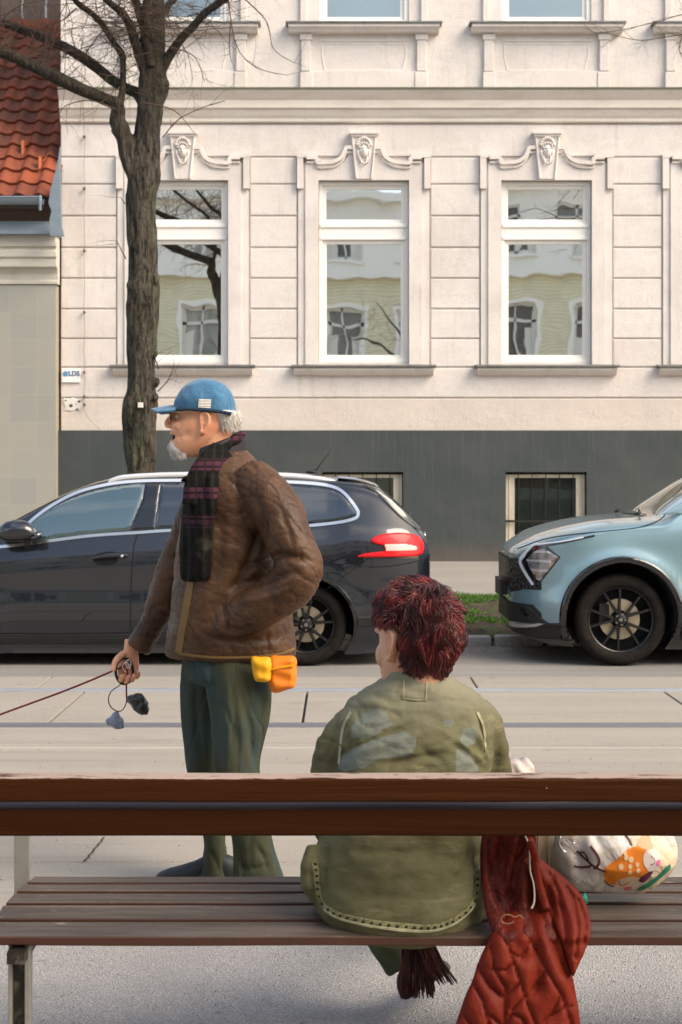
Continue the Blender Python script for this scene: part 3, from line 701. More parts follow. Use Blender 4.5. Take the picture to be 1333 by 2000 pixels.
MB().box(xr+.001, fx(113), YH+.05, YH+.6, .15, hz(556)).build('wall_edge', Mat('raw_edge_plaster', (.34, .29, .22), .95), low)
mb = MB().prism_x([(YH+.1, hz(462)), (YH-.16, hz(462)), (YH-.16, hz(484)), (YH-.13, hz(486)), (YH-.13, hz(490)), (YH-.145, hz(494)), (YH-.145, hz(504)), (YH-.115, hz(507)), (YH-.12, hz(511)), (YH-.12, hz(523)), (YH-.05, hz(526)), (YH-.02, hz(535)), (YH-.01, hz(547)), (YH-.022, hz(549)), (YH-.022, hz(555)), (YH+.1, hz(555))], -9.5, hx(114))
mb.build('cornice', m_hpl, low, bevel=.006)
m_zn = Mat('painted_zinc', (.235, .285, .33), .45, .35, coord='P'); m_zn.mix(m_zn.ramp(m_zn.noise((4, 4, 10), 4), .5, .7), (.30, .35, .39), .7)
mb = MB().prism_x([(YH-.10, hz(415)), (YH-.27, hz(458)), (YH-.27, hz(463)), (YH+.15, hz(463)), (YH+.15, hz(415))], -9.5, hx(118))
mb.build('flashing', m_zn, low, bevel=.004)
gt = MB()
cy, cz = YH-.42, hz(398)
rr = []
for X in (-9.5, hx(97)):
    rr.append([(X, cy+.085*math.cos(t), cz+.0-.085*math.sin(t)) for t in np.linspace(0, math.pi, 14)]+[(X, cy-.078*math.cos(t), cz+.002-.078*math.sin(t)) for t in np.linspace(0, math.pi, 14)])
gt.rings(rr); gt.tube([(-9.5, cy-.085, cz), (hx(97), cy-.085, cz)], .012, 8)
gu = gt.build('gutter', m_zn, low, smooth='auto')
for px in (-180, 94): MB().tube([(hx(px), cy-.095, cz+.02), (hx(px), cy-.1, cz-.05), (hx(px), cy-.09, cz-.17)], [(.018, .006)]*3, 8).build('gutter_bracket', m_zn, gu)
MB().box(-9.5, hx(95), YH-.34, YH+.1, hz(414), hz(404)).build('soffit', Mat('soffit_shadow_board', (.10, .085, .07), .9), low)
# side flashing: curved sheet at the party wall
q = [(118, 285), (118, 345), (120, 400), (121, 440), (126, 461), (98, 461), (97, 430), (101, 412), (95, 396), (100, 366), (112, 322)]
q = [(P(a, b, YH-.43).x, P(a, b, YH-.43).z) for a, b in q]
MB().prism_y(list(reversed(q)), YH-.45, YH-.40).build('side_flashing', m_zn, low, bevel=.003)
# roof: real pantile surface
EY, EZ, SL = YH-.36, hz(396), R(43)
TW, TL = .262, .305
m_tile = Mat('clay_pantile', (.29, .065, .025), .8, coord='P')
at_ = m_tile.attr('tone'); m_tile.mix(m_tile.ramp(at_.outputs['Fac'], 0, 1), (.13, .035, .02), .9)
dirt = m_tile.attr('dirt'); m_tile.mix(m_tile.ramp(m_tile.math('ADD', dirt.outputs['Fac'], m_tile.math('SUBTRACT', m_tile.noise(14, 5, .7), .5)), .55, 1.05), (.07, .035, .026), .7)
m_tile.mix(m_tile.ramp(m_tile.noise(26, 4, .7), .66, .74), (.30, .26, .08), .5).bump(m_tile.noise(60, 4), .006)
NX_, NR = 21, 15
mb = MB(); tone = []; dr = []
prof8 = [(0, .0), (.12, .030), (.25, .038), (.38, .026), (.5, .006), (.62, -.006), (.8, -.008), (.93, -.004), (1, .0)]
rt = random.Random(5)
for r_ in range(NR):
    for c_ in range(NX_):
        x1_ = hx(118)-.0-c_*TW; T = rt.random(); jit = rt.uniform(-.006, .006)
        o = len(mb.v)
        for v_, lift in ((0, .038), (.03, .042), (.5, .022), (1.06, .0)):
            for u_, h_ in prof8:
                s_ = (r_+v_)*TL; hh = h_+lift+jit*(1-v_)
                mb.v.append(Vector((x1_-TW+u_*TW, EY+s_*math.cos(SL)-hh*math.sin(SL), EZ+s_*math.sin(SL)+hh*math.cos(SL)))); tone.append(T); dr.append(.2+.55*min(1, r_/4)+.25*(abs(u_-.62) < .16)-.15*(v_ < .2))
        # front lip
        for u_, h_ in prof8:
            s_ = r_*TL; hh = h_+.012
            mb.v.append(Vector((x1_-TW+u_*TW, EY+s_*math.cos(SL)-hh*math.sin(SL), EZ+s_*math.sin(SL)+hh*math.cos(SL)))); tone.append(T); dr.append(.5)
        for j in range(3):
            for i in range(8): a = o+j*9+i; mb.f.append((a, a+1, a+10, a+9))
        for i in range(8): mb.f.append((o+36+i, o+36+i+1, o+i+1, o+i))
rf = mb.build('roof', m_tile, low, smooth='auto', fixn=False, angle=40)
for nm, vals in (('tone', tone), ('dirt', dr)):
    a = rf.data.attributes.new(nm, 'FLOAT', 'POINT'); a.data.foreach_set('value', vals)
RY, RZ = EY+NR*TL*math.cos(SL), EZ+NR*TL*math.sin(SL)
MB().prism_x([(EY+.02, EZ-.03), (RY, RZ-.03), (RY+3.6, RZ-3.4), (RY+3.6, EZ-1.2), (EY+.4, EZ-.6)], -9.5, XL-.02).build('roof_deck', Mat('roof_battens', (.06, .035, .025), .9), low)
rg = MB()
for k in range(14): rg.tube([(hx(118)-.42*k, RY-.02, RZ+.01), (hx(118)-.42*k-.43, RY-.02, RZ+.035)], [.115, .13], 14)
m_ridge = Mat('ridge_tile', (.30, .085, .04), .8, coord='P'); m_ridge.mix(m_ridge.ramp(m_ridge.noise(12, 4), .45, .65), (.14, .06, .04), .7)
rg.build('ridge', m_ridge, rf, smooth='auto')
m_hook = Mat('orange_hook', (.55, .17, .08), .5)
for px, py in ((36, 308), (79, 345)):
    t = (396-py)/(396-35)*NR*TL*.86+.2; p = Vector((hx(px), EY+t*math.cos(SL), EZ+t*math.sin(SL))); n_ = Vector((0, -math.sin(SL), math.cos(SL)))
    h = MB(); h.add([p+n_*.05, p+n_*.12+Vector((.03, 0, 0)), p+n_*.06+Vector((.07, .12, .16)), p+n_*.05+Vector((.01, .02, .02)), p+n_*.13+Vector((-.0, -.02, -.05))], [(0, 1, 2), (0, 2, 3), (0, 4, 1), (0, 3, 1), (3, 2, 1)])
    h.box(p.x-.04, p.x-.012, p.y-.12, p.y-.03, p.z-.10, p.z+.1)
    h.build('snow_hook', m_hook, rf)
# chimney wall behind the ridge with two white rods
MB().box(-6.2, hx(116), RY+.6, RY+1.6, RZ-1, RZ+1.7).build('chimney', Mat('brown_render', (.27, .20, .15), .9), rf)
for px in (44, 90): MB().tube([((px-666.5)/F*(RY+.3), RY+.3, RZ-.2), ((px-666.5)/F*(RY+.3), RY+.3, RZ+1.3)], .018, 8).build('rod', m_wf, rf)
# ================================================================== the street side behind the viewer (seen in glass and paint)
YB = -10.5
opp = thing('opposite_building', 'yellowish brick apartment building across the street seen reflected in the windows', 'building', (0, YB, 0))
m_ob = Mat('yellow_brick', (.80, .74, .52), .85, coord='P'); w1 = m_ob.wave(2.6, 'Z', 0, 'SAW'); m_ob.mix(m_ob.ramp(w1, .86, .97), (.22, .18, .11), .9).mix(m_ob.ramp(m_ob.noise(2, 4), .4, .7), (.62, .56, .38), .6)
m_obl = Mat('opposite_plaster', (.88, .85, .77), .85, coord='P')
oz = [(1.0, 2.9), (4.9, 6.9), (8.6, 10.1)]
oh = []
for k in range(-7, 8):
    cx_ = .45+k*2.45
    for a, b in oz: oh.append((cx_-.62, cx_+.62, a, b))
low_h = [h for h in oh if h[3] < 8]; up_h = [h for h in oh if h[3] > 8]
mb = MB(); wall(mb, -18, 18, 0, 7.9, low_h, YB, -.22); mb.build('brick_wall', m_ob, opp, fixn=False)
mb = MB(); wall(mb, -18, 18, 8.2, 10.7, up_h, YB, -.22); mb.box(-18, 18, YB-6, YB-.4, 0, 10.7); mb.build('upper_wall', m_obl, opp, fixn=False)
MB().box(-18, 18, YB-.2, YB+.3, 7.9, 8.2).box(-18, 18, YB-.3, YB+.4, 10.7, 11.0).box(-18, 18, YB-.2, YB+.1, 4.0, 4.3).build('cornice', m_obl, opp)
ro_ = random.Random(6); opm = []
for nm, c3 in (('dark_window', (.10, .085, .07)), ('curtained_window', (.42, .40, .34)), ('grey_window', (.22, .22, .20))):
    m_ = Mat(nm, c3, .25, spec=1, coord='P'); m_.mix(m_.ramp(m_.noise((6, 6, .8), 3), .5, .6), tuple(c*.55 for c in c3), .8); opm.append(m_)
m_wfo = Mat('opposite_window_paint', (.74, .71, .64), .6)
for a, b, c0, d in oh:
    h = d-c0; w_ = frame_mb(a, b, c0, d, YB-.16, .10, .06).box((a+b)/2-.035, (a+b)/2+.035, YB-.16, YB-.1, c0, d).box(a, b, YB-.165, YB-.1, c0+h*.70, c0+h*.755)
    for k in range(2): q = ro_.uniform(.25, .6); w_.box(a+.1+(b-a-.2)*(k*.75), a+.1+(b-a-.2)*(k*.75+.25), YB-.185, YB-.175, c0+.1, c0+h*q)
    w_ = w_.build('window', m_wfo, opp)
    MB().box(a, b, YB-.24, YB-.2, c0, d).build('pane', ro_.choice(opm), w_)
    MB().box(a-.1, b+.1, YB-.05, YB+.12, c0-.09, c0-.002).build('window_sill', m_obl, w_)
    if d < 8: MB().box(a-.14, a-.001, YB-.1, YB+.04, c0, d+.14).box(b+.001, b+.14, YB-.1, YB+.04, c0, d+.14).box(a-.001, b+.001, YB-.1, YB+.05, d+.001, d+.14).build('surround', m_obl, w_)
# ================================================================== street tree
YT = 14.4
m_bark = Mat('bark', (.06, .047, .036), .95, coord='P')
m_bark.mix(m_bark.ramp(m_bark.noise((22, 22, 5), 5, .65, .6), .42, .62), (.105, .09, .066), .9).mix(m_bark.ramp(m_bark.noise((2.5, 2.5, 1.4), 4), .45, .62), (.075, .085, .045), .75)
m_bark.mix(m_bark.ramp(m_bark.noise((30, 30, 6), 4, .7, .8), .53, .40), (.012, .008, .005), .95).mix(m_bark.ramp(m_bark.noise(6, 3), .68, .72), (.3, .12, .05), .4)
m_bark.mix(m_bark.ramp(m_bark.noise(4.3, 4, .7), .70, .73), (.30, .29, .05), .75)
m_bark.mix(m_bark.ramp(m_bark.sep(2), 4.2, 5.6), (.022, .015, .011), .8)
m_bark.bump(m_bark.noise((26, 26, 5), 5, .65, .6), .05).bump(m_bark.noise(9, 4), .03)
m_twig = Mat('twig_bark', (.085, .05, .038), .9, coord='P'); m_twig.mix(m_twig.ramp(m_twig.noise(8, 3), .5, .7), (.17, .12, .08), .7)
tree = thing('street_tree', 'bare street tree with gnarled dark trunk and spreading branches behind the dark estate car', 'tree', (P(273, 1180, YT).x, YT, .1))
def limb(rows, n=22, sub=7, seed=0, amp=.10, d0=YT):
    """rows: (px, py, radius px, depth offset m)"""
    rows = catmull(rows, sub); mb = MB(); rs = []
    pts = [P(a, b, d0+dd) for a, b, r_, dd in rows]; rad = [r_/F*d0*.88 for a, b, r_, dd in rows]; u = Vector((0, -1, 0))
    for i, p in enumerate(pts):
        t = (pts[min(i+1, len(pts)-1)]-pts[max(i-1, 0)]).normalized(); a = (u-t*u.dot(t)); a = a.normalized() if a.length > 1e-5 else t.orthogonal().normalized(); b = t.cross(a); ring = []
        for k in range(n):
            q = 2*math.pi*k/n; dv = a*math.cos(q)+b*math.sin(q)
            w_ = 1+amp*1.6*mn.noise(Vector((dv.x*1.6, dv.y*1.6+seed, p.z*2.4)))+amp*1.3*mn.noise(Vector((dv.x*5, dv.y*5+seed, p.z*3+p.x*3)))+amp*.5*mn.noise(Vector((dv.x*11, dv.y*11+seed, p.z*5)))
            ring.append(p+dv*rad[i]*w_)
        rs.append(ring)
    return mb.rings(rs)
trunk = limb([(276, 1200, 40, 0), (275, 1120, 36, 0), (275, 1000, 33, 0), (275, 920, 33, 0), (274, 860, 35, 0), (272, 800, 38, 0), (276, 765, 33, 0), (277, 720, 31.5, 0), (278, 650, 32, 0), (279, 600, 34, 0), (281, 560, 35, 0), (280, 520, 31, 0), (279, 480, 31, 0), (277, 430, 31, 0), (277, 390, 34, 0), (280, 350, 38, 0), (283, 310, 33, 0), (287, 270, 29, 0), (290, 230, 28, 0), (294, 190, 28, 0), (300, 168, 29, 0), (298, 130, 27, 0), (296, 95, 27, 0), (298, 55, 24, 0), (302, 10, 20, 0), (300, -40, 18, .05), (296, -160, 14, .1), (290, -320, 9, .2), (300, -520, 4, .3)], 30, 6, 1, .15)
# burls and stubs
for px, py, r_, dd in ((252, 805, 15, -.03), (300, 775, 9, -.1), (262, 560, 14, -.12), (300, 545, 12, -.1), (263, 482, 11, -.11), (303, 690, 7, -.08), (320, 166, 13, 0), (292, 600, 9, -.14), (258, 590, 10, -.1), (305, 745, 7, -.06), (251, 792, 9, -.1), (296, 840, 8, -.14), (266, 868, 7, -.15)):
    p = P(px, py, YT+dd*.62); q = r_/F*YT
    rs = MB().ball(p, (q, q*1.0, q*1.25), 12, 8); rs.v = [p+(v-p)*(1+.35*mn.noise(v*14)) for v in rs.v]; trunk.join(rs)
fork = limb([(283, 385, 20, -.03), (266, 345, 22, -.05), (252, 310, 19, -.06), (244, 275, 18, -.06), (236, 250, 20, -.05), (230, 235, 17, -.05), (231, 212, 15, -.05), (228, 200, 12, -.04), (224, 190, 9, -.04)], 22, 6, 4, .16)
trunk.join(fork)
tk = organic('trunk', trunk, .014, m_bark, tree, 7, lambda co, no: no*((vnoise(co, 14, 3, (1, 1, .28))*.013+vnoise(co, 30, 1, (1, 1, .22))*.007)[:, None]))
BR = [
 [(230, 232, 15, -.04), (228, 205, 14.5, -.04), (200, 190, 14, -.05), (160, 174, 13.5, -.1), (110, 150, 13, -.16), (60, 126, 12.5, -.22), (20, 108, 12, -.3), (-30, 92, 11, -.4), (-120, 70, 9, -.5), (-260, 20, 6, -.7), (-380, -60, 3, -.8)],
 [(290, 215, 14, .02), (270, 184, 13.5, .04), (245, 172, 12.5, .06), (215, 152, 12, .1), (180, 124, 11.5, .14), (140, 98, 11, .18), (100, 78, 10.5, .2), (55, 60, 10, .25), (0, 42, 9.5, .3), (-80, 25, 8, .4), (-200, -10, 5, .5), (-300, -50, 3, .6)],
 [(232, 215, 9, -.05), (238, 185, 7.5, -.04), (240, 160, 7, -.04), (240, 125, 6.5, -.03), (238, 105, 7, -.03), (222, 82, 6.5, -.05), (205, 55, 6.5, -.08), (185, 30, 6, -.1), (155, 8, 6, -.14), (135, -12, 5.5, -.2), (60, -80, 4, -.3), (-10, -170, 2, -.3)],
 [(300, 170, 17, -.02), (280, 120, 14, -.06), (262, 75, 11, -.1), (250, 42, 9, -.14), (236, 22, 8, -.18), (214, 4, 7, -.2), (190, -20, 6, -.25), (120, -110, 4, -.4), (80, -220, 2, -.4)],
 [(296, 130, 12, -.08), (290, 90, 11, -.1), (282, 55, 10, -.12), (272, 20, 9, -.15), (262, -10, 8, -.2), (240, -100, 6, -.3), (225, -260, 3, -.4)],
 [(296, 182, 13, .02), (318, 130, 12, .0), (334, 104, 10.5, -.02), (352, 78, 9.5, -.06), (378, 50, 9, -.1), (400, 26, 8.5, -.14), (432, 2, 8, -.2), (460, -22, 7, -.25), (540, -110, 5, -.4), (600, -240, 2.5, -.5)],
 [(304, 60, 11, .03), (316, 30, 9, .05), (330, 8, 8, .08), (345, -10, 7, .1), (380, -90, 5, .2), (400, -200, 3, .3)],
 [(296, 80, 10, -.1), (284, 30, 8, -.18), (288, -20, 7, -.22), (290, -120, 5, -.3), (310, -260, 3, -.3)],
]
for i, b in enumerate(BR): limb(b, 14, 6, i*3, .13).build('branch', m_bark, tree, smooth=True)
rt = random.Random(11)
def twig(mb, p, dirv, L, r0, depth, wob=.35, droop=.0):
    n = max(4, int(L/.05)); pts = [p.copy()]; d = dirv.normalized(); rad = [r0]
    for i in range(n):
        d = (d+Vector((rt.gauss(0, wob), rt.gauss(0, wob*.7), rt.gauss(0, wob)+.03-droop))*.35).normalized(); pts.append(pts[-1]+d*(L/n)); rad.append(r0*(1-.75*(i+1)/n))
        if depth > 0 and rt.random() < .42:
            sd_ = (d+Vector((rt.gauss(0, .8), rt.gauss(0, .6), rt.gauss(0, .8)))).normalized(); twig(mb, pts[-1], sd_, L*rt.uniform(.25, .55), rad[-1]*.65, depth-1, wob, droop)
        if rt.random() < .35: mb.ball(pts[-1], rad[-1]*1.5+.0014, 4, 3)
    mb.tube(pts, rad, 4)
    return mb
def spray(mb, path, r0, r1, d0=YT, side=2, L=.3):
    pts = catmull(path, 5); pp = [P(a, b, d0+dd) for a, b, dd in pts]; mb.tube(pp, [r0+(r1-r0)*i/len(pp) for i in range(len(pp))], 5)
    for i in range(2, len(pp)):
        if rt.random() < .55:
            d = (pp[i]-pp[i-1]).normalized(); twig(mb, pp[i], d+Vector((rt.gauss(0, .8), rt.gauss(0, .5), rt.gauss(0, .8))), L*rt.uniform(.4, 1.2), r1*.9, 1)
tw = MB()
SP = [[(445, -15, -.2), (450, 30, -.2), (458, 75, -.2), (475, 110, -.2), (510, 135, -.25), (560, 146, -.3)], [(470, -10, -.2), (520, 40, -.2), (535, 95, -.2), (575, 122, -.2)],
      [(238, 20, -.2), (222, 50, -.25), (195, 75, -.3)], [(150, 15, 0), (120, 40, 0), (80, 55, .1)], [(318, 268, -.1), (350, 232, -.2), (400, 208, -.25), (440, 196, -.3)],
      [(205, 55, -.1), (170, 100, -.1), (178, 118, .1)], [(100, 80, .2), (112, 40, .2), (130, 5, .2)], [(450, 45, -.2), (448, 90, -.2), (452, 120, -.2)], [(300, 60, -.2), (340, 50, -.3), (370, 66, -.3)],
      [(230, 215, -.1), (180, 196, -.2), (130, 205, -.2), (115, 225, -.2)], [(280, 200, -.2), (340, 215, -.2), (380, 260, -.2)], [(310, 720, -.1), (300, 690, -.2)], [(330, 90, -.1), (380, 110, -.1), (400, 160, -.1)],
      [(246, 505, -.1), (228, 470, -.1)], [(244, 398, -.1), (236, 385, -.1)], [(308, 765, -.1), (330, 740, -.1), (340, 712, -.1)], [(60, 60, .2), (80, 100, .2), (120, 120, .2)], [(0, 40, .2), (40, 10, .2), (90, 0, .2)]]
for s_ in SP: spray(tw, s_, .007, .0025)
tips = []
for b in BR:
    pts = [P(a, y_, YT+dd) for a, y_, r_, dd in catmull(b, 4)]
    for i in range(3, len(pts)):
        for _ in range(3 if i > len(pts)*.35 else 1):
            if rt.random() < .8: twig(tw, pts[i], Vector((rt.gauss(0, 1), rt.gauss(0, .8), rt.gauss(.15, .8))), rt.uniform(.2, .75), .0042, 2)
for _ in range(40):
    a = rt.uniform(150, 380); b = rt.uniform(-10, 120); twig(tw, P(a, b, YT+rt.uniform(-.3, .2)), Vector((rt.gauss(0, 1), rt.gauss(0, .5), rt.gauss(0, .7))), rt.uniform(.15, .45), .003, 2)
tw.build('crown', m_twig, tree, fixn=False)
tg = tag(MB().box(P(269, 0, YT-.2).x, P(279, 0, YT-.2).x, YT-.187, YT-.16, P(0, 796, YT-.18).z, P(0, 786, YT-.18).z).build('trunk_tag', Mat('white_tag', (.75, .72, .66), .6), tree, bevel=.002))
# neighbouring tree: trunk outside the frame, only a few twigs reach in
t2 = thing('street_tree', 'second bare tree whose thin twigs reach in at the upper right edge', 'tree', (P(1760, 1180, YT).x, YT, .1))
limb([(1760, 1200, 38, 0), (1758, 800, 32, 0), (1765, 500, 30, 0), (1755, 300, 28, 0), (1760, 100, 24, 0), (1750, -200, 14, 0), (1760, -500, 5, 0)], 20, 6, 9, .14).build('trunk', m_bark, t2, smooth=True)
for b in ([(1758, 330, 16, 0), (1690, 230, 13, 0), (1600, 150, 10, -.1), (1500, 90, 7, -.1), (1420, 75, 4, -.1), (1370, 70, 2, -.1)], [(1758, 240, 14, 0), (1820, 150, 12, 0), (1900, 40, 9, 0), (1980, -100, 5, 0)], [(1757, 200, 12, 0), (1700, 60, 9, 0), (1620, -40, 6, 0), (1540, -160, 3, 0)]):
    limb(b, 12, 6, 2, .12).build('branch', m_bark, t2, smooth=True)
tw = MB()
for s_ in ([(1500, 90, -.1), (1420, 60, -.1), (1350, 28, -.1), (1290, 40, -.1), (1215, 58, -.1), (1160, 64, -.1)], [(1420, 75, -.1), (1350, 66, -.1), (1300, 72, -.1), (1250, 78, -.1), (1200, 68, -.1)], [(1400, 60, -.1), (1340, 68, -.1), (1328, 95, -.1), (1334, 112, -.1)]): spray(tw, s_, .007, .0025)
for _ in range(60): twig(tw, P(rt.uniform(1420, 1800), rt.uniform(-150, 150), YT+rt.uniform(-.4, .4)), Vector((rt.gauss(-.3, 1), rt.gauss(0, .6), rt.gauss(.1, .7))), rt.uniform(.3, .7), .004, 2)
tw.build('crown', m_twig, t2, fixn=False)
t3 = copy_tree(t2, (-2.9, -21.6, 0)); tag(t3, 'third bare tree, standing across the street and seen only mirrored in the window glass', 'tree')
for t_ in (tree, t2, t3): t_['group'] = 'street trees'
# ================================================================== cars
D0 = 11.5                       # depth of the near flank of both cars
cxm = lambda px: (px-666.5)/F*D0
czm = lambda py: EYE-(py-920)/F*D0
DS = D0+.55                     # depth at which the silhouettes are read
def cpx(pts): return [((a-666.5)/F*DS, EYE-(b-920)/F*DS) for a, b in pts]
def interp(pts):
    xs = [p[0] for p in pts]; ys = [p[1] for p in pts]; o = np.argsort(xs); xs = np.array(xs, float)[o]; ys = np.array(ys, float)[o]
    def f(x): return np.interp(x, xs, ys)
    return f
def smooth_interp(pts, sub=8):
    return interp(catmull(sorted(pts), sub))
class Car:
    def __init__(s, xr, xf, top, bot, belt, W, rend, fend, tumble=.36, bulge=None):
        s.x0, s.x1 = min(xr, xf), max(xr, xf); s.top, s.bot, s.belt, s.W = top, bot, belt, W; s.rend, s.fend = rend, fend; s.xr, s.xf = xr, xf; s.tum = tumble; s.bulge = bulge
    def plan(s, x):          # narrowing towards the ends
        out = 0*np.asarray(x, float)
        for e, (R_, a) in ((s.xr, s.rend), (s.xf, s.fend)):
            d = np.abs(x-e); t = np.clip(1-d/R_, 0, 1); out = out+a*(1-np.sqrt(np.clip(1-t**2.2, 0, 1)))
        return out
    def inset(s, x, z):      # how far the flank lies inside the widest plane
        x = np.asarray(x, float); z = np.asarray(z, float); zb = s.belt(x)
        v = .085*np.clip((.50-z)/.34, 0, 1)**1.7
        v = v+.010*np.exp(-((z-.60)/.10)**2)
        v = v+.055*np.clip((z-(zb-.22))/.22, 0, 1)**1.8
        up = np.clip(z-zb, 0, None); v = v+.58*s.tum*up+.36*up**2
        if s.bulge is not None: v = v-s.bulge(x, z)
        return v+s.plan(x)
    def y(s, x, z): return D0+s.inset(x, z)
    def m(s, pts):       # photo pixels -> x, z on this car's flank
        o = []
        for a, b in pts:
            y = D0+.02
            for _ in range(12):
                x = min(max((a-666.5)/F*y, s.x0+.004), s.x1-.004); z = EYE-(b-920)/F*y; y = .5*y+.5*min(D0+.6, float(s.y(x, z)))
            o.append((x, z))
        return o
    def shell(s, nx=150, ns=44, nr=20):
        xs = []
        t = np.linspace(0, 1, nx); t = .5-.5*np.cos(np.pi*t)*(.55)-.0; t = (t-t[0])/(t[-1]-t[0]); t = .5*t+.5*np.where(t < .5, 2*t**2*1.0, 1-2*(1-t)**2)
        xs = s.x0+(s.x1-s.x0)*t; yc = D0+s.W/2; rs = []
        for x in xs:
            zt, zb = float(s.top(x)), float(s.bot(x)); H = zt-zb; rr = min(.085, H*.35); ze = zt-rr
            hw = lambda z: s.W/2-float(s.inset(x, z)); ring = []
            for k in range(ns): z = zb+(ze-zb)*k/(ns-1); ring.append((yc-hw(z), z))
            he = hw(ze)
            for k in range(1, nr+1):
                q = math.pi/2*k/nr; ring.append((yc-he*max(0, math.cos(q))**.42 if k < nr else yc, ze+rr*math.sin(q)**.9))
            full = [(x, a, b) for a, b in ring]+[(x, 2*yc-a, b) for a, b in reversed(ring[:-1])]
            rs.append(full)
        return MB().rings(rs)
def booleans(ob, cutters):
    for c in cutters:
        m = ob.modifiers.new('cut', 'BOOLEAN'); m.object = c; m.operation = 'DIFFERENCE'; m.solver = 'EXACT'
    dg = bpy.context.evaluated_depsgraph_get(); dg.update(); nm = bpy.data.meshes.new_from_object(ob.evaluated_get(dg), depsgraph=dg)
    old = ob.data; ob.modifiers.clear(); ob.data = nm; nm.name = old.name
    for c in cutters: bpy.data.objects.remove(c)
    nm.polygons.foreach_set('use_smooth', [True]*len(nm.polygons)); nm.set_sharp_from_angle(angle=R(38))
def mirror_y(mb, car): 
    yc = D0+car.W/2; o = MB(); o.v = [Vector((v.x, 2*yc-v.y, v.z)) for v in mb.v]; o.f = [tuple(reversed(f)) for f in mb.f]; return o
m_tyre = Mat('tyre_rubber', (.012, .010, .009), .9, spec=.2); m_tyre.mix(m_tyre.ramp(m_tyre.noise(18, 3), .4, .7), (.028, .022, .017), .6).bump(m_tyre.noise(70, 2), .002)
m_rim = Mat('black_alloy', (.008, .008, .009), .4, 0, coat=.15); m_disc = Mat('brake_disc', (.50, .42, .30), .45, .6); m_well = Mat('wheel_well', (.006, .006, .006), .95)
m_blackp = Mat('black_plastic', (.014, .014, .014), .55); m_gloss = Mat('gloss_black', (.006, .006, .007), .12, coat=1)
m_chrome = Mat('satin_chrome', (.80, .80, .80), .18, 1); m_rack = Mat('aluminium_rail', (.80, .80, .79), .35, .6)
m_gap = Mat('panel_gap', (.003, .003, .003), .9)
def wheel(px, py, rad, y0, spokes, name='wheel', parent=None, rim_frac=.68, twin=.10, phase=0.0, rot_flip=1):
    c = (cxm(px), y0, czm(py)); Wt = .215
    mb = MB(); rs = []
    prof_ = [(rad*rim_frac, .035), (rad*(rim_frac+.03), .015), (rad*.80, .002), (rad*.90, .006), (rad*.96, .020), (rad*.99, .045), (rad, .07), (rad, Wt-.07), (rad*.96, Wt-.02), (rad*.8, Wt), (rad*rim_frac, Wt-.03)]
    n = 120
    for r_, a in prof_:
        ring = []
        for k in range(n):
            q = 2*math.pi*k/n; rr_ = r_-(.007 if (k % 2 and .93*rad < r_) else 0); ring.append((c[0]+rr_*math.cos(q), c[1]+a, c[2]+rr_*math.sin(q)))
        rs.append(ring)
    mb.rings(rs, cap=False); w_ = mb.build(name, m_tyre, parent, smooth='auto', fixn=True, angle=50)
    rr_ = rad*rim_frac; rim = MB(); rim.lathe([(rr_*.93, .10), (rr_*.95, .045), (rr_*.965, .028), (rr_*1.0, .022), (rr_*1.01, .034), (rr_*1.005, .19), (rr_*.95, .19), (rr_*.95, .11)], c, 'Y', 72)
    for k in range(spokes):
        for s_ in (-1, 1):
            a0 = phase+2*math.pi*k/spokes+s_*twin*.9; a1 = phase+2*math.pi*k/spokes+s_*twin*rot_flip*1.9
            p0 = Vector((c[0]+.055*math.cos(a0), 0, c[2]+.055*math.sin(a0))); p1 = Vector((c[0]+rr_*.95*math.cos(a1), 0, c[2]+rr_*.95*math.sin(a1))); t_ = (p1-p0).normalized(); nn = Vector((-t_.z, 0, t_.x))
            vs = []
            for p, wd, y_ in ((p0, .016, .032), (p0.lerp(p1, .55), .0115, .030), (p1, .015, .040)):
                for sgn, yy in ((-1, .022), (-.55, 0), (.55, 0), (1, .022)): q_ = p+nn*wd*sgn; vs.append((q_.x, c[1]+y_+yy, q_.z))
            rim.add(vs, [(0, 1, 5, 4), (1, 2, 6, 5), (2, 3, 7, 6), (4, 5, 9, 8), (5, 6, 10, 9), (6, 7, 11, 10), (3, 0, 4, 7), (7, 4, 8, 11)])
    rim.lathe([(.001, .020), (.022, .020), (.026, .026), (.046, .032), (.054, .045), (.054, .09)], c, 'Y', 32, False)
    ro = rim.build('rim', m_rim, w_, smooth='auto')
    lg = MB(); lg.lathe([(.001, .0175), (.014, .018), (.016, .022)], c, 'Y', 24)
    for k in range(5): a = phase+.6+k*2*math.pi/5; lg.lathe([(.001, .026), (.007, .026), (.007, .045)], (c[0]+.036*math.cos(a), c[1], c[2]+.042*math.sin(a)), 'Y', 10)
    lg.build('hub_cap', Mat('hub_metal', (.35, .32, .28), .3, .9) if 'hub_metal' not in bpy.data.materials else bpy.data.materials['hub_metal'], w_, smooth='auto')
    dsc = MB(); dsc.lathe([(.07, .088), (rad*.44, .085), (rad*.44, .10), (.07, .10)], c, 'Y', 60); dsc.build('brake_disc', m_disc, w_, smooth='auto')
    cal = MB(); a = 2.6; cal.box(c[0]-rad*.45, c[0]-rad*.22, c[1]+.075, c[1]+.12, c[2]-.02, c[2]+.12); cal.build('caliper', m_blackp, w_, bevel=.01)
    MB().lathe([(.001, .13), (rr_*.97, .13), (rr_*.97, .14)], c, 'Y', 40).build('backing', m_well, w_)
    return w_
def arch_cutter(px, py, r_, y0, y1):
    m = MB(); m.lathe([(r_, y0), (r_, y1)], (cxm(px), 0, czm(py)), 'Y', 72, True); return m.build('cutter', None)
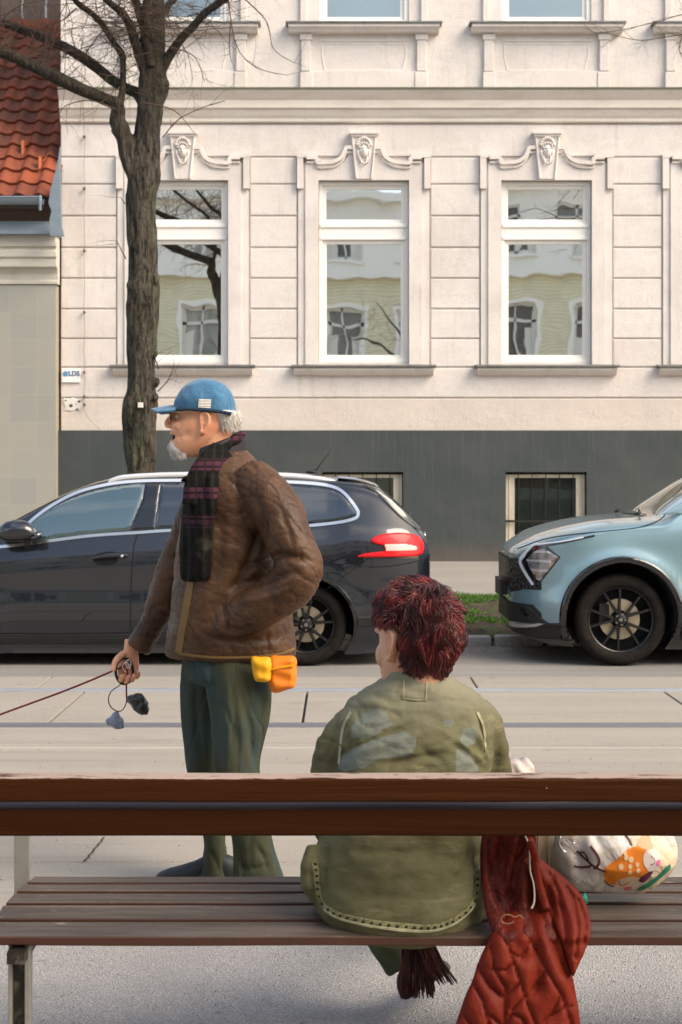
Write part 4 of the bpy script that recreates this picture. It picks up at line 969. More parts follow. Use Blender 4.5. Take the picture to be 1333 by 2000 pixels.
def arch_liner(px, py, r_, y0, y1, parent):
    m = MB(); c = (cxm(px), 0, czm(py)); A = np.linspace(-.30, math.pi+.30, 50); m.grid(lambda u, v: (c[0]+[(r_-.003), (r_-.003), .01][int(round(v*2))]*math.cos(A[int(round(u*49))]), [y0+.02, y1-.01, y1-.01][int(round(v*2))], c[2]+[(r_-.003), (r_-.003), .01][int(round(v*2))]*math.sin(A[int(round(u*49))])), 49, 2); return m.build('wheel_arch', m_well, parent, fixn=False)
def decal(car, poly, name, mat, parent, off=.004, step=.012, bulge=0, both=False, sink=.01, soft=.012):
    f = lambda X, Z, D: car.y(X, Z)-off*np.clip(D/.004, 0, 1)-bulge*np.sqrt(np.clip(D/soft, 0, 1))*1.0
    mb = relief(poly, step, f, lambda X, Z, D: car.y(X, Z)+sink)
    if both: mirror_y(mb, car).build(name, mat, parent, smooth='auto', angle=50)
    return mb.build(name, mat, parent, smooth='auto', angle=50)
def glassm(name, base, ior=2.3):
    m = Mat(name, base, .02, 0, ior=ior, spec=.5); return m
m_cg = glassm('tinted_car_glass', (.004, .008, .014), 2.1); m_cgf = glassm('clear_car_glass', (.012, .045, .05), 2.7)
# ------------------------------------------------ dark blue estate car
m_navy_p = Mat('navy_paint', (.0015, .003, .009), .5, 0, coat=1, coat_rough=.015, coord='P', spec=.3); m_navy_p.set('Coat IOR', 1.7)
XRw, XFw = (838-666.5)/F*DS, (-322-666.5)/F*DS
topw = smooth_interp(cpx([(838, 1062), (834, 1050), (826, 1036), (812, 1021), (795, 1002), (775, 982), (750, 960), (736, 948), (722, 942), (700, 936), (640, 930), (560, 925), (480, 922), (400, 921), (300, 922), (245, 928), (190, 941), (140, 960), (90, 985), (40, 1012), (0, 1035), (-30, 1050), (-70, 1060), (-150, 1075), (-230, 1095), (-290, 1120), (-322, 1150)]), 6)
botw = smooth_interp(cpx([(838, 1165), (825, 1205), (800, 1240), (760, 1256), (690, 1264), (500, 1262), (200, 1262), (0, 1262), (-200, 1262), (-300, 1250), (-322, 1225)]), 6)
beltw = smooth_interp(cpx([(838, 1040), (700, 1020), (640, 1030), (500, 1033), (270, 1043), (100, 1056), (0, 1066), (-100, 1075), (-322, 1110)]), 4)
def bulw(x, z):
    o = 0
    for px in (598, -101):
        c = (cxm(px), czm(1222)); r_ = np.hypot(x-c[0], z-c[1]); o = o+.02*np.exp(-((r_-.37)/.07)**2)
    return o
wag = Car(XRw, XFw, topw, botw, beltw, 1.80, (.55, .34), (.95, .40), .37, bulw)
wagon = thing('estate_car', 'dark navy estate car with chrome window line and white roof rails, parked left', 'car', (cxm(260), D0+.9, 0), 'cars parked along the kerb')
body = wag.shell().build('body', m_navy_p, wagon, smooth=True, weld=True)
booleans(body, [arch_cutter(px, 1222, .372, y0, y1) for px in (598, -101) for y0, y1 in ((D0-.2, D0+.33), (D0+1.8-.33, D0+2.0))])
for px in (598, -101):
    arch_liner(px, 1222, .372, D0-.0, D0+.33, body); wheel(px, 1222, .318, D0+.035, 5, parent=wagon, twin=.16, phase=.35, rot_flip=.8)
    m = MB(); m.lathe([(.372, .0), (.372, .05), (.30, .05)], (0, 0, 0)) if False else None
    w_ = wheel(px, 1222, .318, D0+.035, 5, parent=wagon, twin=.16, phase=.35)
    for o in [w_]+list(w_.children):       # far-side wheel: turn the copy round
        o.data.transform(Matrix.Translation((0, 2*(D0+.9), 0)) @ Matrix.Diagonal((1, -1, 1, 1))); o.data.flip_normals()
# arch lips
for px in (598, -101):
    a = np.linspace(-.35, math.pi+.35, 50); path = [(cxm(px)+.379*math.cos(t), czm(1222)+.379*math.sin(t)) for t in a]; path = [p for p in path if p[1] > float(botw(p[0]))+.01]
    ribbon(path, .030, lambda X, Z: wag.y(X, Z), .008).build('arch_lip', m_gloss, body, smooth='auto')
# side glass
front_g = wag.m(catmull([(38, 1044), (52, 1026), (80, 1005), (120, 982), (160, 965), (205, 953), (250, 946), (284, 943)], 4)+[(278, 975), (264, 1008), (254, 1033)]+catmull([(254, 1035), (180, 1042), (90, 1053), (38, 1061)], 3))
rear_g = wag.m([(316, 943), (450, 944), (446, 1029), (304, 1034), (308, 1000)])
q_g = wag.m([(462, 944), (560, 946)]+catmull([(600, 949), (640, 954), (662, 961), (682, 980), (696, 1000), (693, 1008), (660, 1017), (600, 1024)], 4)+[(458, 1028)])
for nm, g_, mt_ in (('front_door_glass', front_g, m_cgf), ('rear_door_glass', rear_g, m_cg), ('quarter_glass', q_g, m_cg)):
    o = decal(wag, g_, nm, mt_, body, .003, .02, 0, True)
decal(wag, wag.m([(285, 942), (314, 942), (302, 1034), (256, 1036), (266, 1008), (279, 975)]), 'door_pillar', m_gloss, body, .005, .012)
# chrome window line
def rib(car, pts, wpx, h, name, mat, parent, sub=5, sink=.004):
    return ribbon(catmull(car.m(pts), sub), wpx/F*D0, lambda X, Z: car.y(X, Z), h, sink=sink).build(name, mat, parent, smooth='auto')
rib(wag, [(38, 1046), (60, 1018), (100, 988), (150, 962), (205, 947), (260, 940), (330, 938), (450, 938), (560, 941), (620, 945), (655, 952), (676, 966), (696, 992), (700, 1004), (692, 1013), (655, 1021), (580, 1028), (450, 1033), (330, 1036), (270, 1040), (180, 1046), (90, 1057), (0, 1068), (-60, 1075)], 7.5, .010, 'chrome_trim', m_chrome, body, 6)
# roof rails
for s_ in (0, 1):
    pts = [(203, 941), (212, 937), (235, 931), (300, 927), (400, 925), (500, 926), (570, 929), (620, 934), (650, 940), (660, 944)]
    mb = MB(); pp = []
    for i, (a, b) in enumerate(catmull(pts, 5)): pp.append(Vector((cxm(a), D0+.245 if not s_ else D0+1.8-.245, czm(b)-.008)))
    mb.tube(pp, [(.010+.018*math.sin(math.pi*min(1, max(0, i/(len(pp)-1)))**.0001*1)*0+.013*min(1, (i+.3)/4, (len(pp)-i-.7)/5), .018) for i in range(len(pp))], 12, up=(0, 0, 1)); mb.build('roof_rail', m_rack, wagon, smooth='auto')
# door gaps, sill, handles
rib(wag, [(298, 938), (296, 960), (290, 990), (280, 1015), (270, 1040), (262, 1066), (258, 1110), (256, 1150), (255, 1200), (256, 1234)], 2.6, .0012, 'door_gap', m_gap, body, sink=.001)
rib(wag, [(-70, 1082), (-75, 1120), (-70, 1160), (-60, 1235)], 2.6, .0012, 'door_gap', m_gap, body, sink=.001)
rib(wag, [(-60, 1236), (100, 1238), (256, 1236), (420, 1236), (480, 1215)], 2.6, .0012, 'door_gap', m_gap, body, sink=.001)
rib(wag, [(470, 1035), (478, 1100), (500, 1130), (520, 1150)], 2.6, .0012, 'door_gap', m_gap, body, sink=.001)
rib(wag, [(-60, 1250), (100, 1251), (300, 1251), (480, 1249)], 16, .014, 'sill_trim', m_blackp, body)
for hxp in (214, 440):
    h = decal(wag, wag.m(cr([(hxp-34, 1092), (hxp-22, 1081), (hxp, 1077), (hxp+14, 1080), (hxp+14, 1098), (hxp, 1104), (hxp-22, 1103)], 4)), 'handle_recess', m_gap, body, .001, .008)
    mb = MB(); pts = [(hxp-34, 1091), (hxp-20, 1087), (hxp, 1085), (hxp+18, 1084), (hxp+30, 1085), (hxp+34, 1086)]
    mb.tube([(cxm(a), float(wag.y(cxm(a), czm(b)))-(.012 if 0 < i < 5 else .0)-.012*(0 < i < 5), czm(b)) for i, (a, b) in enumerate(pts)], [(.008, .006), (.013, .010), (.016, .012), (.017, .012), (.015, .011), (.008, .006)], 12, up=(0, 0, 1))
    mb.build('door_handle', m_navy_p, body, smooth='auto')
    MB().ball((cxm(hxp+25), float(wag.y(cxm(hxp+25), czm(1086)))-.034, czm(1086)), (.011, .004, .011), 12, 8).build('lock', m_chrome, body, smooth=True)
# tail light: upper bulb shape, clear bar, lower tongue
m_red = Mat('red_lens', (.58, .006, .010), .3, coat=.3, spec=.2); m_red.mix(m_red.ramp(m_red.noise((60, 60, 200), 2), .45, .6), (.72, .02, .03), .8); m_clr = Mat('clear_lens', (.50, .42, .38), .3, coat=.3); m_clr.mix(m_clr.ramp(m_clr.wave(38, 'X'), .5, .8), (.55, .45, .42), .6)
tl = decal(wag, wag.m(catmull([(724, 1058), (728, 1051), (745, 1044), (780, 1040), (810, 1044), (824, 1052), (829, 1064), (827, 1080), (815, 1086)], 4)+catmull([(790, 1088), (740, 1089), (700, 1089)], 3)+[(698, 1086), (712, 1081), (752, 1076), (750, 1066), (732, 1062)]), 'tail_light', m_red, wagon, .012, .008, .008)
decal(wag, wag.m([(750, 1062), (790, 1060), (812, 1064), (817, 1068), (815, 1076), (790, 1077), (753, 1077)]), 'reversing_lens', m_clr, tl, .021, .008, .002)
# rear spoiler, tailgate glass, emblem, wiper, bumper lines, antenna
sp = MB()
for (a, b, th, y0, y1) in ((690, 938, .012, .16, 1.64), (715, 940, .022, .17, 1.63), (733, 948, .024, .19, 1.61), (738, 953, .012, .2, 1.6)):
    pass
rs = []
for a, b, th, ins in ((660, 933, .006, .25), (690, 936, .020, .24), (715, 941, .026, .25), (733, 947, .026, .27), (741, 952, .010, .30)):
    z = czm(b); rs.append([(cxm(a), D0+ins, z-th), (cxm(a), D0+ins-.0, z-.002), (cxm(a), D0+ins+.06, z+.012), (cxm(a), D0+1.8-ins-.06, z+.012), (cxm(a), D0+1.8-ins, z-.002), (cxm(a), D0+1.8-ins, z-th)])
sp.rings(rs); sp.build('spoiler', m_gloss, wagon, smooth='auto', bevel=.004)
hg = MB()
def hatch(u, v):
    px_ = 742+(822-742)*v; x = cxm(px_); t = (u-.5)*2; hw = (.9-float(wag.inset(x, float(topw(x))-.09)))*.93; return (x+.012-.05*t*t*(1-v)-.0, D0+.9+hw*t, float(topw(x))+.004-.035*abs(t)**4-.10*max(0, abs(t)-.85))
hg.grid(hatch, 30, 14); hg.build('tailgate_glass', m_cg, wagon, smooth=True, fixn=False)
decal(wag, wag.m([(706, 945), (737, 955), (765, 975), (790, 998), (812, 1024), (822, 1036), (806, 1030), (780, 1010), (760, 990), (735, 965)]), 'tailgate_edge', m_gloss, body, .004, .01)
MB().tube([(cxm(800), D0+.95, czm(1012)), (cxm(812), D0+.95, czm(1010)), (cxm(806), D0+.6, czm(1016))], .012, 8).build('rear_wiper', m_blackp, wagon, smooth=True)
MB().ball((cxm(836), D0+.42, czm(1052)), (.012, .05, .035), 14, 8).build('emblem', m_chrome, wagon, smooth=True)
MB().tube([(cxm(604), D0+.9, czm(921)), (cxm(614), D0+.9, czm(918)), (cxm(632), D0+.9, czm(893)), (cxm(655), D0+.9, czm(864))], [.008, .006, .004, .003], 8).ball((cxm(604), D0+.9, czm(922)), (.045, .02, .014), 10, 6).build('antenna', m_blackp, wagon, smooth=True)
rib(wag, [(720, 1108), (760, 1106), (800, 1100), (826, 1092)], 2.4, .0012, 'bumper_gap', m_gap, body, sink=.001)
rib(wag, [(640, 1150), (700, 1105), (722, 1090)], 2, .0012, 'bumper_gap', m_gap, body, sink=.001)
rib(wag, [(700, 1215), (760, 1212), (805, 1200), (828, 1175)], 22, .010, 'bumper_trim', m_blackp, body)
# door mirror
mm_ = MB(); c = (cxm(38), D0-.06, czm(1037))
for (px, dz, ry_, rz_) in ((2, 1.5, .02, .012), (6, 1, .055, .042), (16, 0, .08, .062), (34, -1, .085, .070), (54, -1.5, .08, .062), (68, -1, .065, .046), (75, 0, .04, .022)):
    pass
rs = []
for px, py, ry_, rz_ in ((-2, 1042, .02, .02), (3, 1040, .06, .05), (14, 1038, .085, .075), (32, 1036, .09, .085), (52, 1036, .088, .075), (66, 1038, .07, .055), (75, 1042, .035, .022)):
    rs.append([(cxm(px), D0-.05+ry_*math.cos(t), czm(py)+rz_*math.sin(t)*(1 if math.sin(t) > 0 else 1.0)) for t in np.linspace(0, 2*math.pi, 21)[:-1]])
mm_.rings(rs); dm = mm_.build('door_mirror', m_navy_p, wagon, smooth=True)
MB().tube([(cxm(60), D0-.04, czm(1050)), (cxm(50), D0+.05, czm(1064)), (cxm(40), D0+.09, czm(1066))], [(.03, .02), (.04, .02), (.05, .02)], 10).build('mirror_stalk', m_blackp, dm, smooth=True)
rs = [[(cxm(px), D0-.05+ry_*math.cos(t), czm(py)+rz_*math.sin(t)) for t in np.linspace(0, 2*math.pi, 21)[:-1]] for px, py, ry_, rz_ in ((66, 1050, .06, .02), (76, 1046, .062, .035), (84, 1043, .045, .028))]
MB().rings(rs).build('mirror_glass', m_cg, dm, smooth=True)
# front end (outside the frame)
decal(wag, wag.m([(-200, 1108), (-300, 1130), (-312, 1150), (-240, 1150)]), 'headlight', m_clr, wagon, .004, .02, .004, True)
ws = MB().grid(lambda u, v: (cxm(-20+200*v), D0+.9+(.9-float(wag.inset(cxm(-20+200*v), float(topw(cxm(-20+200*v)))-.09)))*.9*(u-.5)*2, float(topw(cxm(-20+200*v)))+.004-.03*abs(2*u-1)**4), 24, 12)
ws.build('windscreen', m_cg, wagon, smooth=True, fixn=False)
# ------------------------------------------------ pale blue suv
m_teal = Mat('ice_blue_paint', (.20, .325, .38), .32, .4, coat=1, coat_rough=.02, coord='P'); m_teal.set('Coat IOR', 1.65); m_teal.mix(m_teal.ramp(m_teal.sep(2), .312, .306), (.012, .012, .012), 1)
XFs = (985-666.5)/F*(D0+.93); XRs = XFs+4.5
pt = lambda px: cxm(px)
tops = smooth_interp(cpx([(987, 1100), (990, 1088), (1000, 1074), (1020, 1060), (1060, 1040), (1110, 1025), (1170, 1014), (1240, 1008), (1275, 1005), (1300, 988), (1333, 966), (1400, 925), (1470, 890), (1540, 872), (1700, 860), (1850, 866), (1990, 885), (2060, 920), (2105, 985), (2130, 1010), (2138, 1060)]), 6)
bots = smooth_interp(cpx([(987, 1205), (995, 1225), (1030, 1240), (1090, 1250), (1300, 1255), (1700, 1255), (2000, 1250), (2100, 1235), (2138, 1190)]), 6)
belts = smooth_interp(cpx([(987, 1030), (1100, 1010), (1275, 1002), (1450, 1000), (1700, 995), (2000, 985), (2138, 990)]), 4)
def buls(x, z):
    o = 0
    for px in (1216, 1913):
        c = (cxm(px), czm(1212)); r_ = np.hypot(x-c[0], z-c[1]); o = o+.035*np.exp(-((r_-.46)/.09)**2)*(z > .3)
    return o
suvc = Car(XRs, XFs, tops, bots, belts, 1.86, (.7, .34), (.62, .66), .34, buls)
suv = thing('suv_car', 'pale ice blue sport utility car with black wheels at the right edge', 'car', (cxm(1550), D0+.93, 0), 'cars parked along the kerb')
sb_ = suvc.shell(170).build('body', m_teal, suv, smooth=True, weld=True)
booleans(sb_, [arch_cutter(px, 1207, .425, y0, y1) for px in (1216, 1913) for y0, y1 in ((D0-.2, D0+.36), (D0+1.86-.36, D0+2.1))])
for px in (1216, 1913):
    arch_liner(px, 1207, .425, D0, D0+.36, sb_); wheel(px, 1212, .357, D0+.03, 5, parent=suv, rim_frac=.70, twin=.13, phase=.28+math.pi/10, rot_flip=1.1)
    w_ = wheel(px, 1212, .357, D0+.03, 5, parent=suv, rim_frac=.70, twin=.13)
    for o in [w_]+list(w_.children): o.data.transform(Matrix.Translation((0, 2*(D0+.93), 0)) @ Matrix.Diagonal((1, -1, 1, 1))); o.data.flip_normals()
    # black arch cladding: flat band with its own thickness
    rin, rout = .418, .475; a = np.linspace(-.38, math.pi+.38, 60)
    out = [(cxm(px)+rout*math.cos(t), czm(1207)+rout*math.sin(t)) for t in a]; inn = [(cxm(px)+rin*math.cos(t), czm(1207)+rin*math.sin(t)) for t in a[::-1]]
    poly = [p for p in out+inn if p[1] > .155]
    decal(suvc, poly, 'arch_cladding', m_gloss, sb_, .012, .012, .006, False)
clad = suvc.m([(989, 1178), (1010, 1182), (1030, 1181), (1055, 1205), (1072, 1217), (1098, 1217), (1098, 1250), (1040, 1245), (1000, 1232), (988, 1215)])
decal(suvc, clad, 'bumper_cladding', m_blackp, sb_, .010, .010, .006)
decal(suvc, suvc.m([(991, 1186), (1006, 1187), (1010, 1210), (992, 1208)]), 'air_curtain', m_gap, sb_, .019, .008)
decal(suvc, suvc.m([(1004, 1186), (1026, 1187), (1040, 1213), (1008, 1212)]), 'fog_recess', m_gloss, sb_, .020, .008)
m_silver = Mat('silver_trim', (.62, .64, .66), .3, .8)
decal(suvc, suvc.m([(990, 1214), (1002, 1212), (1070, 1217), (1048, 1225), (1000, 1225), (989, 1221)]), 'skid_plate', m_silver, sb_, .026, .008, .008)
decal(suvc, suvc.m([(1098, 1225), (1098, 1252), (1120, 1252)]), 'arch_foot', m_blackp, sb_, .01, .01)
decal(suvc, suvc.m([(1330, 1215), (1790, 1215), (1790, 1250), (1330, 1250)]), 'sill_cladding', m_blackp, sb_, .014, .03, .006)
# grille, headlight, daytime light
m_mesh = Mat('grille_mesh', (.008, .008, .008), .35); m_mesh.bump(m_mesh.voro(34), .02)
decal(suvc, suvc.m([(988, 1098), (1003, 1096), (1014, 1096), (1022, 1118), (1038, 1143), (1020, 1152), (990, 1156), (988, 1130)]), 'grille', m_mesh, sb_, .008, .008)
def front_x(y):       # where the rounded nose lies at depth y
    i = np.clip(.66-abs(y-D0-.93)*0-.0, 0, .66)*0+min(max((.93-abs(y-D0-.93))-.02, 0), .66); t = (1-(1-i/.66)**2)**(1/2.2); return XFs+.62*(1-t)
def nose_panel(z0, z1, off, name, mat, y0=.16, y1=1.70):
    return MB().grid(lambda u, v: (front_x(D0+y0+(y1-y0)*u)-off+.05*(0), D0+y0+(y1-y0)*u, z0+(z1-z0)*v), 60, 4).build(name, mat, sb_, smooth=True, fixn=False)
nose_panel(czm(1156), czm(1097), .014, 'front_grille', m_mesh); nose_panel(.312, czm(1186), .014, 'lower_intake', m_blackp)
m_lensw = Mat('headlight_glass', (.16, .16, .18), .06, 0, ior=2.2, coat=1); m_lensw.mix(m_lensw.ramp(m_lensw.noise(9, 3), .5, .62), (.42, .31, .20), .7).mix(m_lensw.ramp(m_lensw.wave(4.5, 'Z', 1), .8, .95), (.6, .62, .68), .6).mix(m_lensw.ramp(m_lensw.noise(14, 2), .55, .6), (.02, .02, .02), .8)
decal(suvc, suvc.m([(1014, 1094), (1045, 1065), (1068, 1066), (1096, 1088), (1060, 1134), (1050, 1142), (1036, 1144), (1022, 1118)]), 'headlight_housing', m_gloss, sb_, .004, .008)
hl = decal(suvc, suvc.m([(1028, 1094), (1042, 1078), (1062, 1070), (1092, 1088), (1072, 1114), (1054, 1136), (1046, 1130), (1034, 1108)]), 'headlight', m_lensw, suv, .010, .006, .006)
m_drl = Mat('daytime_lens', (.78, .80, .88), .25, coat=1)
ribbon(catmull(suvc.m([(1041, 1142), (1028, 1122), (1016, 1098), (1024, 1084), (1040, 1066), (1060, 1062), (1100, 1057), (1140, 1049)]), 5), [.024]*16+[.016]*8+[.010]*12, lambda X, Z: suvc.y(X, Z), .016).build('daytime_light', m_drl, hl, smooth='auto')
ribbon(catmull(suvc.m([(1060, 1068), (1100, 1060), (1135, 1052), (1162, 1046)]), 5), .016, lambda X, Z: suvc.y(X, Z), .006).build('headlight_blade', m_gloss, hl, smooth='auto')
decal(suvc, suvc.m(cr([(990, 1088), (998, 1080), (1008, 1082), (1010, 1090), (1000, 1095), (990, 1094)], 3)), 'nose_badge', m_silver, sb_, .006, .006, .003)
# licence plate holder seen edge on
c_ = lambda px: (px-666.5)/F*(D0+.62)
MB().box(c_(978), c_(984), D0+.64, D0+1.04, czm(1178), czm(1143)).build('number_plate', m_blackp, suv, bevel=.004)
MB().box(c_(984.5), c_(1000), D0+.66, D0+1.08, czm(1175), czm(1146)).build('plate_bracket', m_blackp, suv)
# bonnet shut line, door gap, windows
rib(suvc, [(1010, 1072), (1060, 1054), (1120, 1044), (1200, 1036), (1250, 1030), (1285, 1018), (1300, 1006)], 2.2, .001, 'bonnet_gap', m_gap, sb_, sink=.001)
rib(suvc, [(1345, 1010), (1350, 1080), (1352, 1150), (1350, 1215)], 2.4, .001, 'door_gap', m_gap, sb_, sink=.001)
decal(suvc, suvc.m([(1345, 990), (1420, 935), (1480, 905), (1560, 890), (1560, 1000), (1345, 1004)]), 'front_door_glass', m_cg, sb_, .003, .02, 0, True)
decal(suvc, suvc.m([(1580, 888), (1800, 886), (1950, 905), (2000, 960), (1980, 990), (1580, 1000)]), 'rear_door_glass', m_cg, sb_, .003, .02, 0, True)
decal(suvc, suvc.m([(1292, 1006), (1314, 992), (1342, 976), (1420, 934), (1480, 903), (1500, 905), (1430, 944), (1362, 988), (1348, 1003)]), 'front_pillar', m_teal, sb_, .006, .012)
m_scr = glassm('windscreen_glass', (.07, .085, .055), 1.6)
ws = MB().grid(lambda u, v: (cxm(1282+180*v), D0+.93+(.93-float(suvc.inset(cxm(1282+180*v), float(tops(cxm(1282+180*v)))-.09)))*.80*(u-.5)*2, float(tops(cxm(1282+180*v)))+.005-.03*abs(2*u-1)**4), 30, 20)
ws.build('windscreen', m_scr, suv, smooth=True, fixn=False)
for yy in (.35, 1.2): MB().tube([(cxm(1258), D0+yy, czm(1008)), (cxm(1268), D0+yy, czm(1003)), (cxm(1290), D0+yy+.5, czm(998))], [.008, .012, .006], 8).build('wiper', m_blackp, suv, smooth=True)
decal(suvc, suvc.m([(2060, 1010), (2136, 1020), (2136, 1060), (2060, 1050)]), 'tail_light', m_red, suv, .006, .02, .004, True)
# ================================================================== people: shared tools
from mathutils.bvhtree import BVHTree
def surf(ob, fallback=5.2):
    me = ob.data; bv = BVHTree.FromPolygons([v.co for v in me.vertices], [tuple(p.vertices) for p in me.polygons])
    def f(x, z):
        x = np.asarray(x, float); z = np.asarray(z, float); sh = np.broadcast(x, z).shape; xf, zf = np.broadcast_to(x, sh).ravel(), np.broadcast_to(z, sh).ravel(); o = []
        for a, b in zip(xf, zf):
            # look along the real line of sight of the garment's own near side
            h = bv.ray_cast(Vector((a, 0, b)), Vector((0, 1, 0))); o.append(h[0].y if h[0] is not None else fallback)
        o = np.array(o).reshape(sh); return o if sh else float(o)
    return f
def pp(pts, d): return [(P(a, b, d).x, P(a, b, d).z) for a, b in pts]
def hand(O, D, N, S, curl, scale=1.0, spread=.0, thumb=(.5, .3)):
    """wrist at O, fingers along D, palm facing N, thumb on the S side"""
    D = Vector(D).normalized(); N = Vector(N); N = (N-D*N.dot(D)).normalized(); S = Vector(S); S = (S-D*S.dot(D)-N*S.dot(N)).normalized(); O = Vector(O); mb = MB(); k = scale
    mb.tube([O-D*.035*k, O+D*.0, O+D*.03*k, O+D*.06*k, O+D*.085*k, O+D*.095*k], [(.021*k, .028*k), (.019*k, .027*k), (.017*k, .034*k), (.015*k, .040*k), (.0135*k, .041*k), (.009*k, .036*k)], 14, up=N)
    for i, (lat, L) in enumerate(((.031, .92), (.0105, 1.0), (-.0105, .95), (-.030, .75))):
        p = O+D*(.083-.004*abs(i-1))*k+S*lat*k+N*.002*k; a = 0; pts = [p-D*.02*k, p]; c = curl[i] if hasattr(curl[0], '__len__') else curl
        for ang, ln in zip(c, (.044, .027, .021)):
            a += ang; d = D*math.cos(a)+N*math.sin(a)+S*spread*(lat/.03); pts.append(pts[-1]+d.normalized()*ln*L*k)
        pts2 = catmull([tuple(q) for q in pts], 3); n = len(pts2); mb.tube(pts2, [(.0098-.0022*j/n)*k*(1 if i < 3 else .88) for j in range(n-1)]+[.0045*k], 10)
    p = O+D*.018*k+S*.026*k+N*.006*k; pts = [p]; d = (D*.6+S*.75+N*thumb[0]).normalized()
    for ln, t in ((.040, 0), (.033, .35), (.026, .3)): d = (d+D*t*.9-S*t*.6+N*t*thumb[1]).normalized(); pts.append(pts[-1]+d*ln*k)
    pts2 = catmull([tuple(q) for q in pts], 3); n = len(pts2); mb.tube(pts2, [(.0135-.005*j/n)*k for j in range(n-1)]+[.0055*k], 10); return mb
def ear_mb(c, k, ax, out):
    """c centre, k scale, ax = forward axis in plan, out = outward axis"""
    poly = cr([(-.012, .030), (.002, .036), (.016, .030), (.021, .014), (.018, -.004), (.010, -.018), (.002, -.032), (-.008, -.034), (-.013, -.026), (-.011, -.010), (-.014, .008)], 4)
    def fr(X, Z, D):
        rim = np.clip(D/.0035, 0, 1); r_ = .014*rim-.0075*np.clip((D-.005)/.004, 0, 1)*(Z > -.02)+.004*np.exp(-((D-.0115)/.002)**2)*(Z > -.005); return -r_-X*.35*0
    m = relief(poly, .0022, fr, lambda X, Z, D: .008+0*X); ax = Vector(ax); out = Vector(out)
    m.v = [Vector(c)+(-ax)*v.x*k+out*(-v.y+v.x*.35)*k+Vector((0, 0, 1))*v.z*k for v in m.v]; return m
def skin_mat(name, base, red):
    m = Mat(name, base, .5, coord='P'); m.mix(m.ramp(m.noise(26, 4), .42, .66), red, .55).mix(m.ramp(m.noise(120, 3), .55, .75), tuple(c*.8 for c in base), .5); m.set('Subsurface Weight', .12); m.set('Subsurface Radius', (.02, .008, .004)); m.bump(m.noise(220, 3), .0012); return m
# ================================================================== the walking man
YM = 5.4
man = thing('person', 'man in blue cap, brown leather jacket and plaid scarf walking past on the paving', 'person', (P(445, 1735, YM).x, YM, 0))
m_skin = skin_mat('weathered_skin', (.76, .38, .23), (.78, .28, .17))
hd = px_stack([(748, 392, 425, YM, .035), (753, 380, 430, YM, .045), (762, 366, 443, YM, .060), (775, 355, 451, YM, .071), (790, 346, 456, YM, .077), (800, 342, 461, YM, .079), (808, 344, 461, YM, .078), (818, 340, 461, YM, .077), (827, 336, 458, YM, .077), (836, 336, 455, YM, .076), (842, 336, 451, YM, .074), (848, 338, 446, YM, .072), (853, 341, 442, YM, .070), (858, 338, 438, YM, .068), (866, 337, 430, YM, .063), (875, 336, 421, YM, .056), (883, 339, 410, YM, .047), (890, 346, 398, YM, .036), (893, 356, 386, YM, .024)], 30, 2.25, 2)
hd.tube([P(424, 820, YM), P(420, 860, YM), P(424, 900, YM), P(432, 950, YM)], [.060, .060, .064, .075], 20)
# nose, lips, brow
hd.tube([P(346, 804, YM), P(338, 812, YM), P(331, 821, YM), P(325, 829, YM)], [(.008, .010), (.011, .011), (.013, .014), (.011, .013)], 12, up=(1, 0, 0)); hd.ball(P(328, 830, YM), (.0125, .015, .0115)); 
for s_ in (-1, 1): hd.ball(P(334, 833, YM)+Vector((0, s_*.013, 0)), (.011, .008, .009)); hd.ball(P(345, 803.5, YM)+Vector((0, s_*.032, 0)), (.009, .024, .008)); hd.ball(P(352, 832, YM)+Vector((0, s_*.045, 0)), (.020, .016, .022))
hd.ball(P(335.5, 846, YM), (.008, .024, .006)); hd.ball(P(335.5, 862, YM), (.008, .022, .0065))
hd.join(ear_mb(P(402, 828, YM)+Vector((0, -.079, 0)), 1.22, (-1, 0, 0), (0, -1, 0))); hd.join(ear_mb(P(402, 828, YM)+Vector((0, .078, 0)), 1.05, (-1, 0, 0), (0, 1, 0)))
def face_dents(co, no):
    X, Y = to_px(co); d = 0*X; near = np.abs(no[:, 1]) > -1
    dist = lambda a, b, r_: np.exp(-(((X-a)**2+(Y-b)**2)/r_**2))
    d -= .007*dist(347, 814, 8)*(np.abs(co[:, 1]-YM) > .012); d -= .005*dist(338, 853.5, 5); d -= .005*dist(366, 848, 9)
    for path, dep, wd in (([(341, 836), (350, 848), (352, 860)], .0025, 2.5), ([(352, 814), (364, 818)], .0015, 2), ([(360, 808), (372, 806)], .001, 1.5)):
        D, _, _ = seg_dist(X, Y, path, False); d -= dep*np.exp(-(D/wd)**2)
    return no*d[:, None]
head = organic('head', hd, .0028, m_skin, man, 3, face_dents)
for s_ in (-1, 1): MB().ball(P(349, 813.5, YM)+Vector((0, s_*.031, 0)), .0105, 14, 10).build('eye', Mat('eye_white', (.6, .55, .5), .2) if s_ < 0 else bpy.data.materials['eye_white'], head, smooth=True)
MB().ball(P(341, 854, YM), (.009, .016, .008), 12, 8).build('mouth', Mat('mouth_dark', (.06, .015, .012), .6), head, smooth=True)
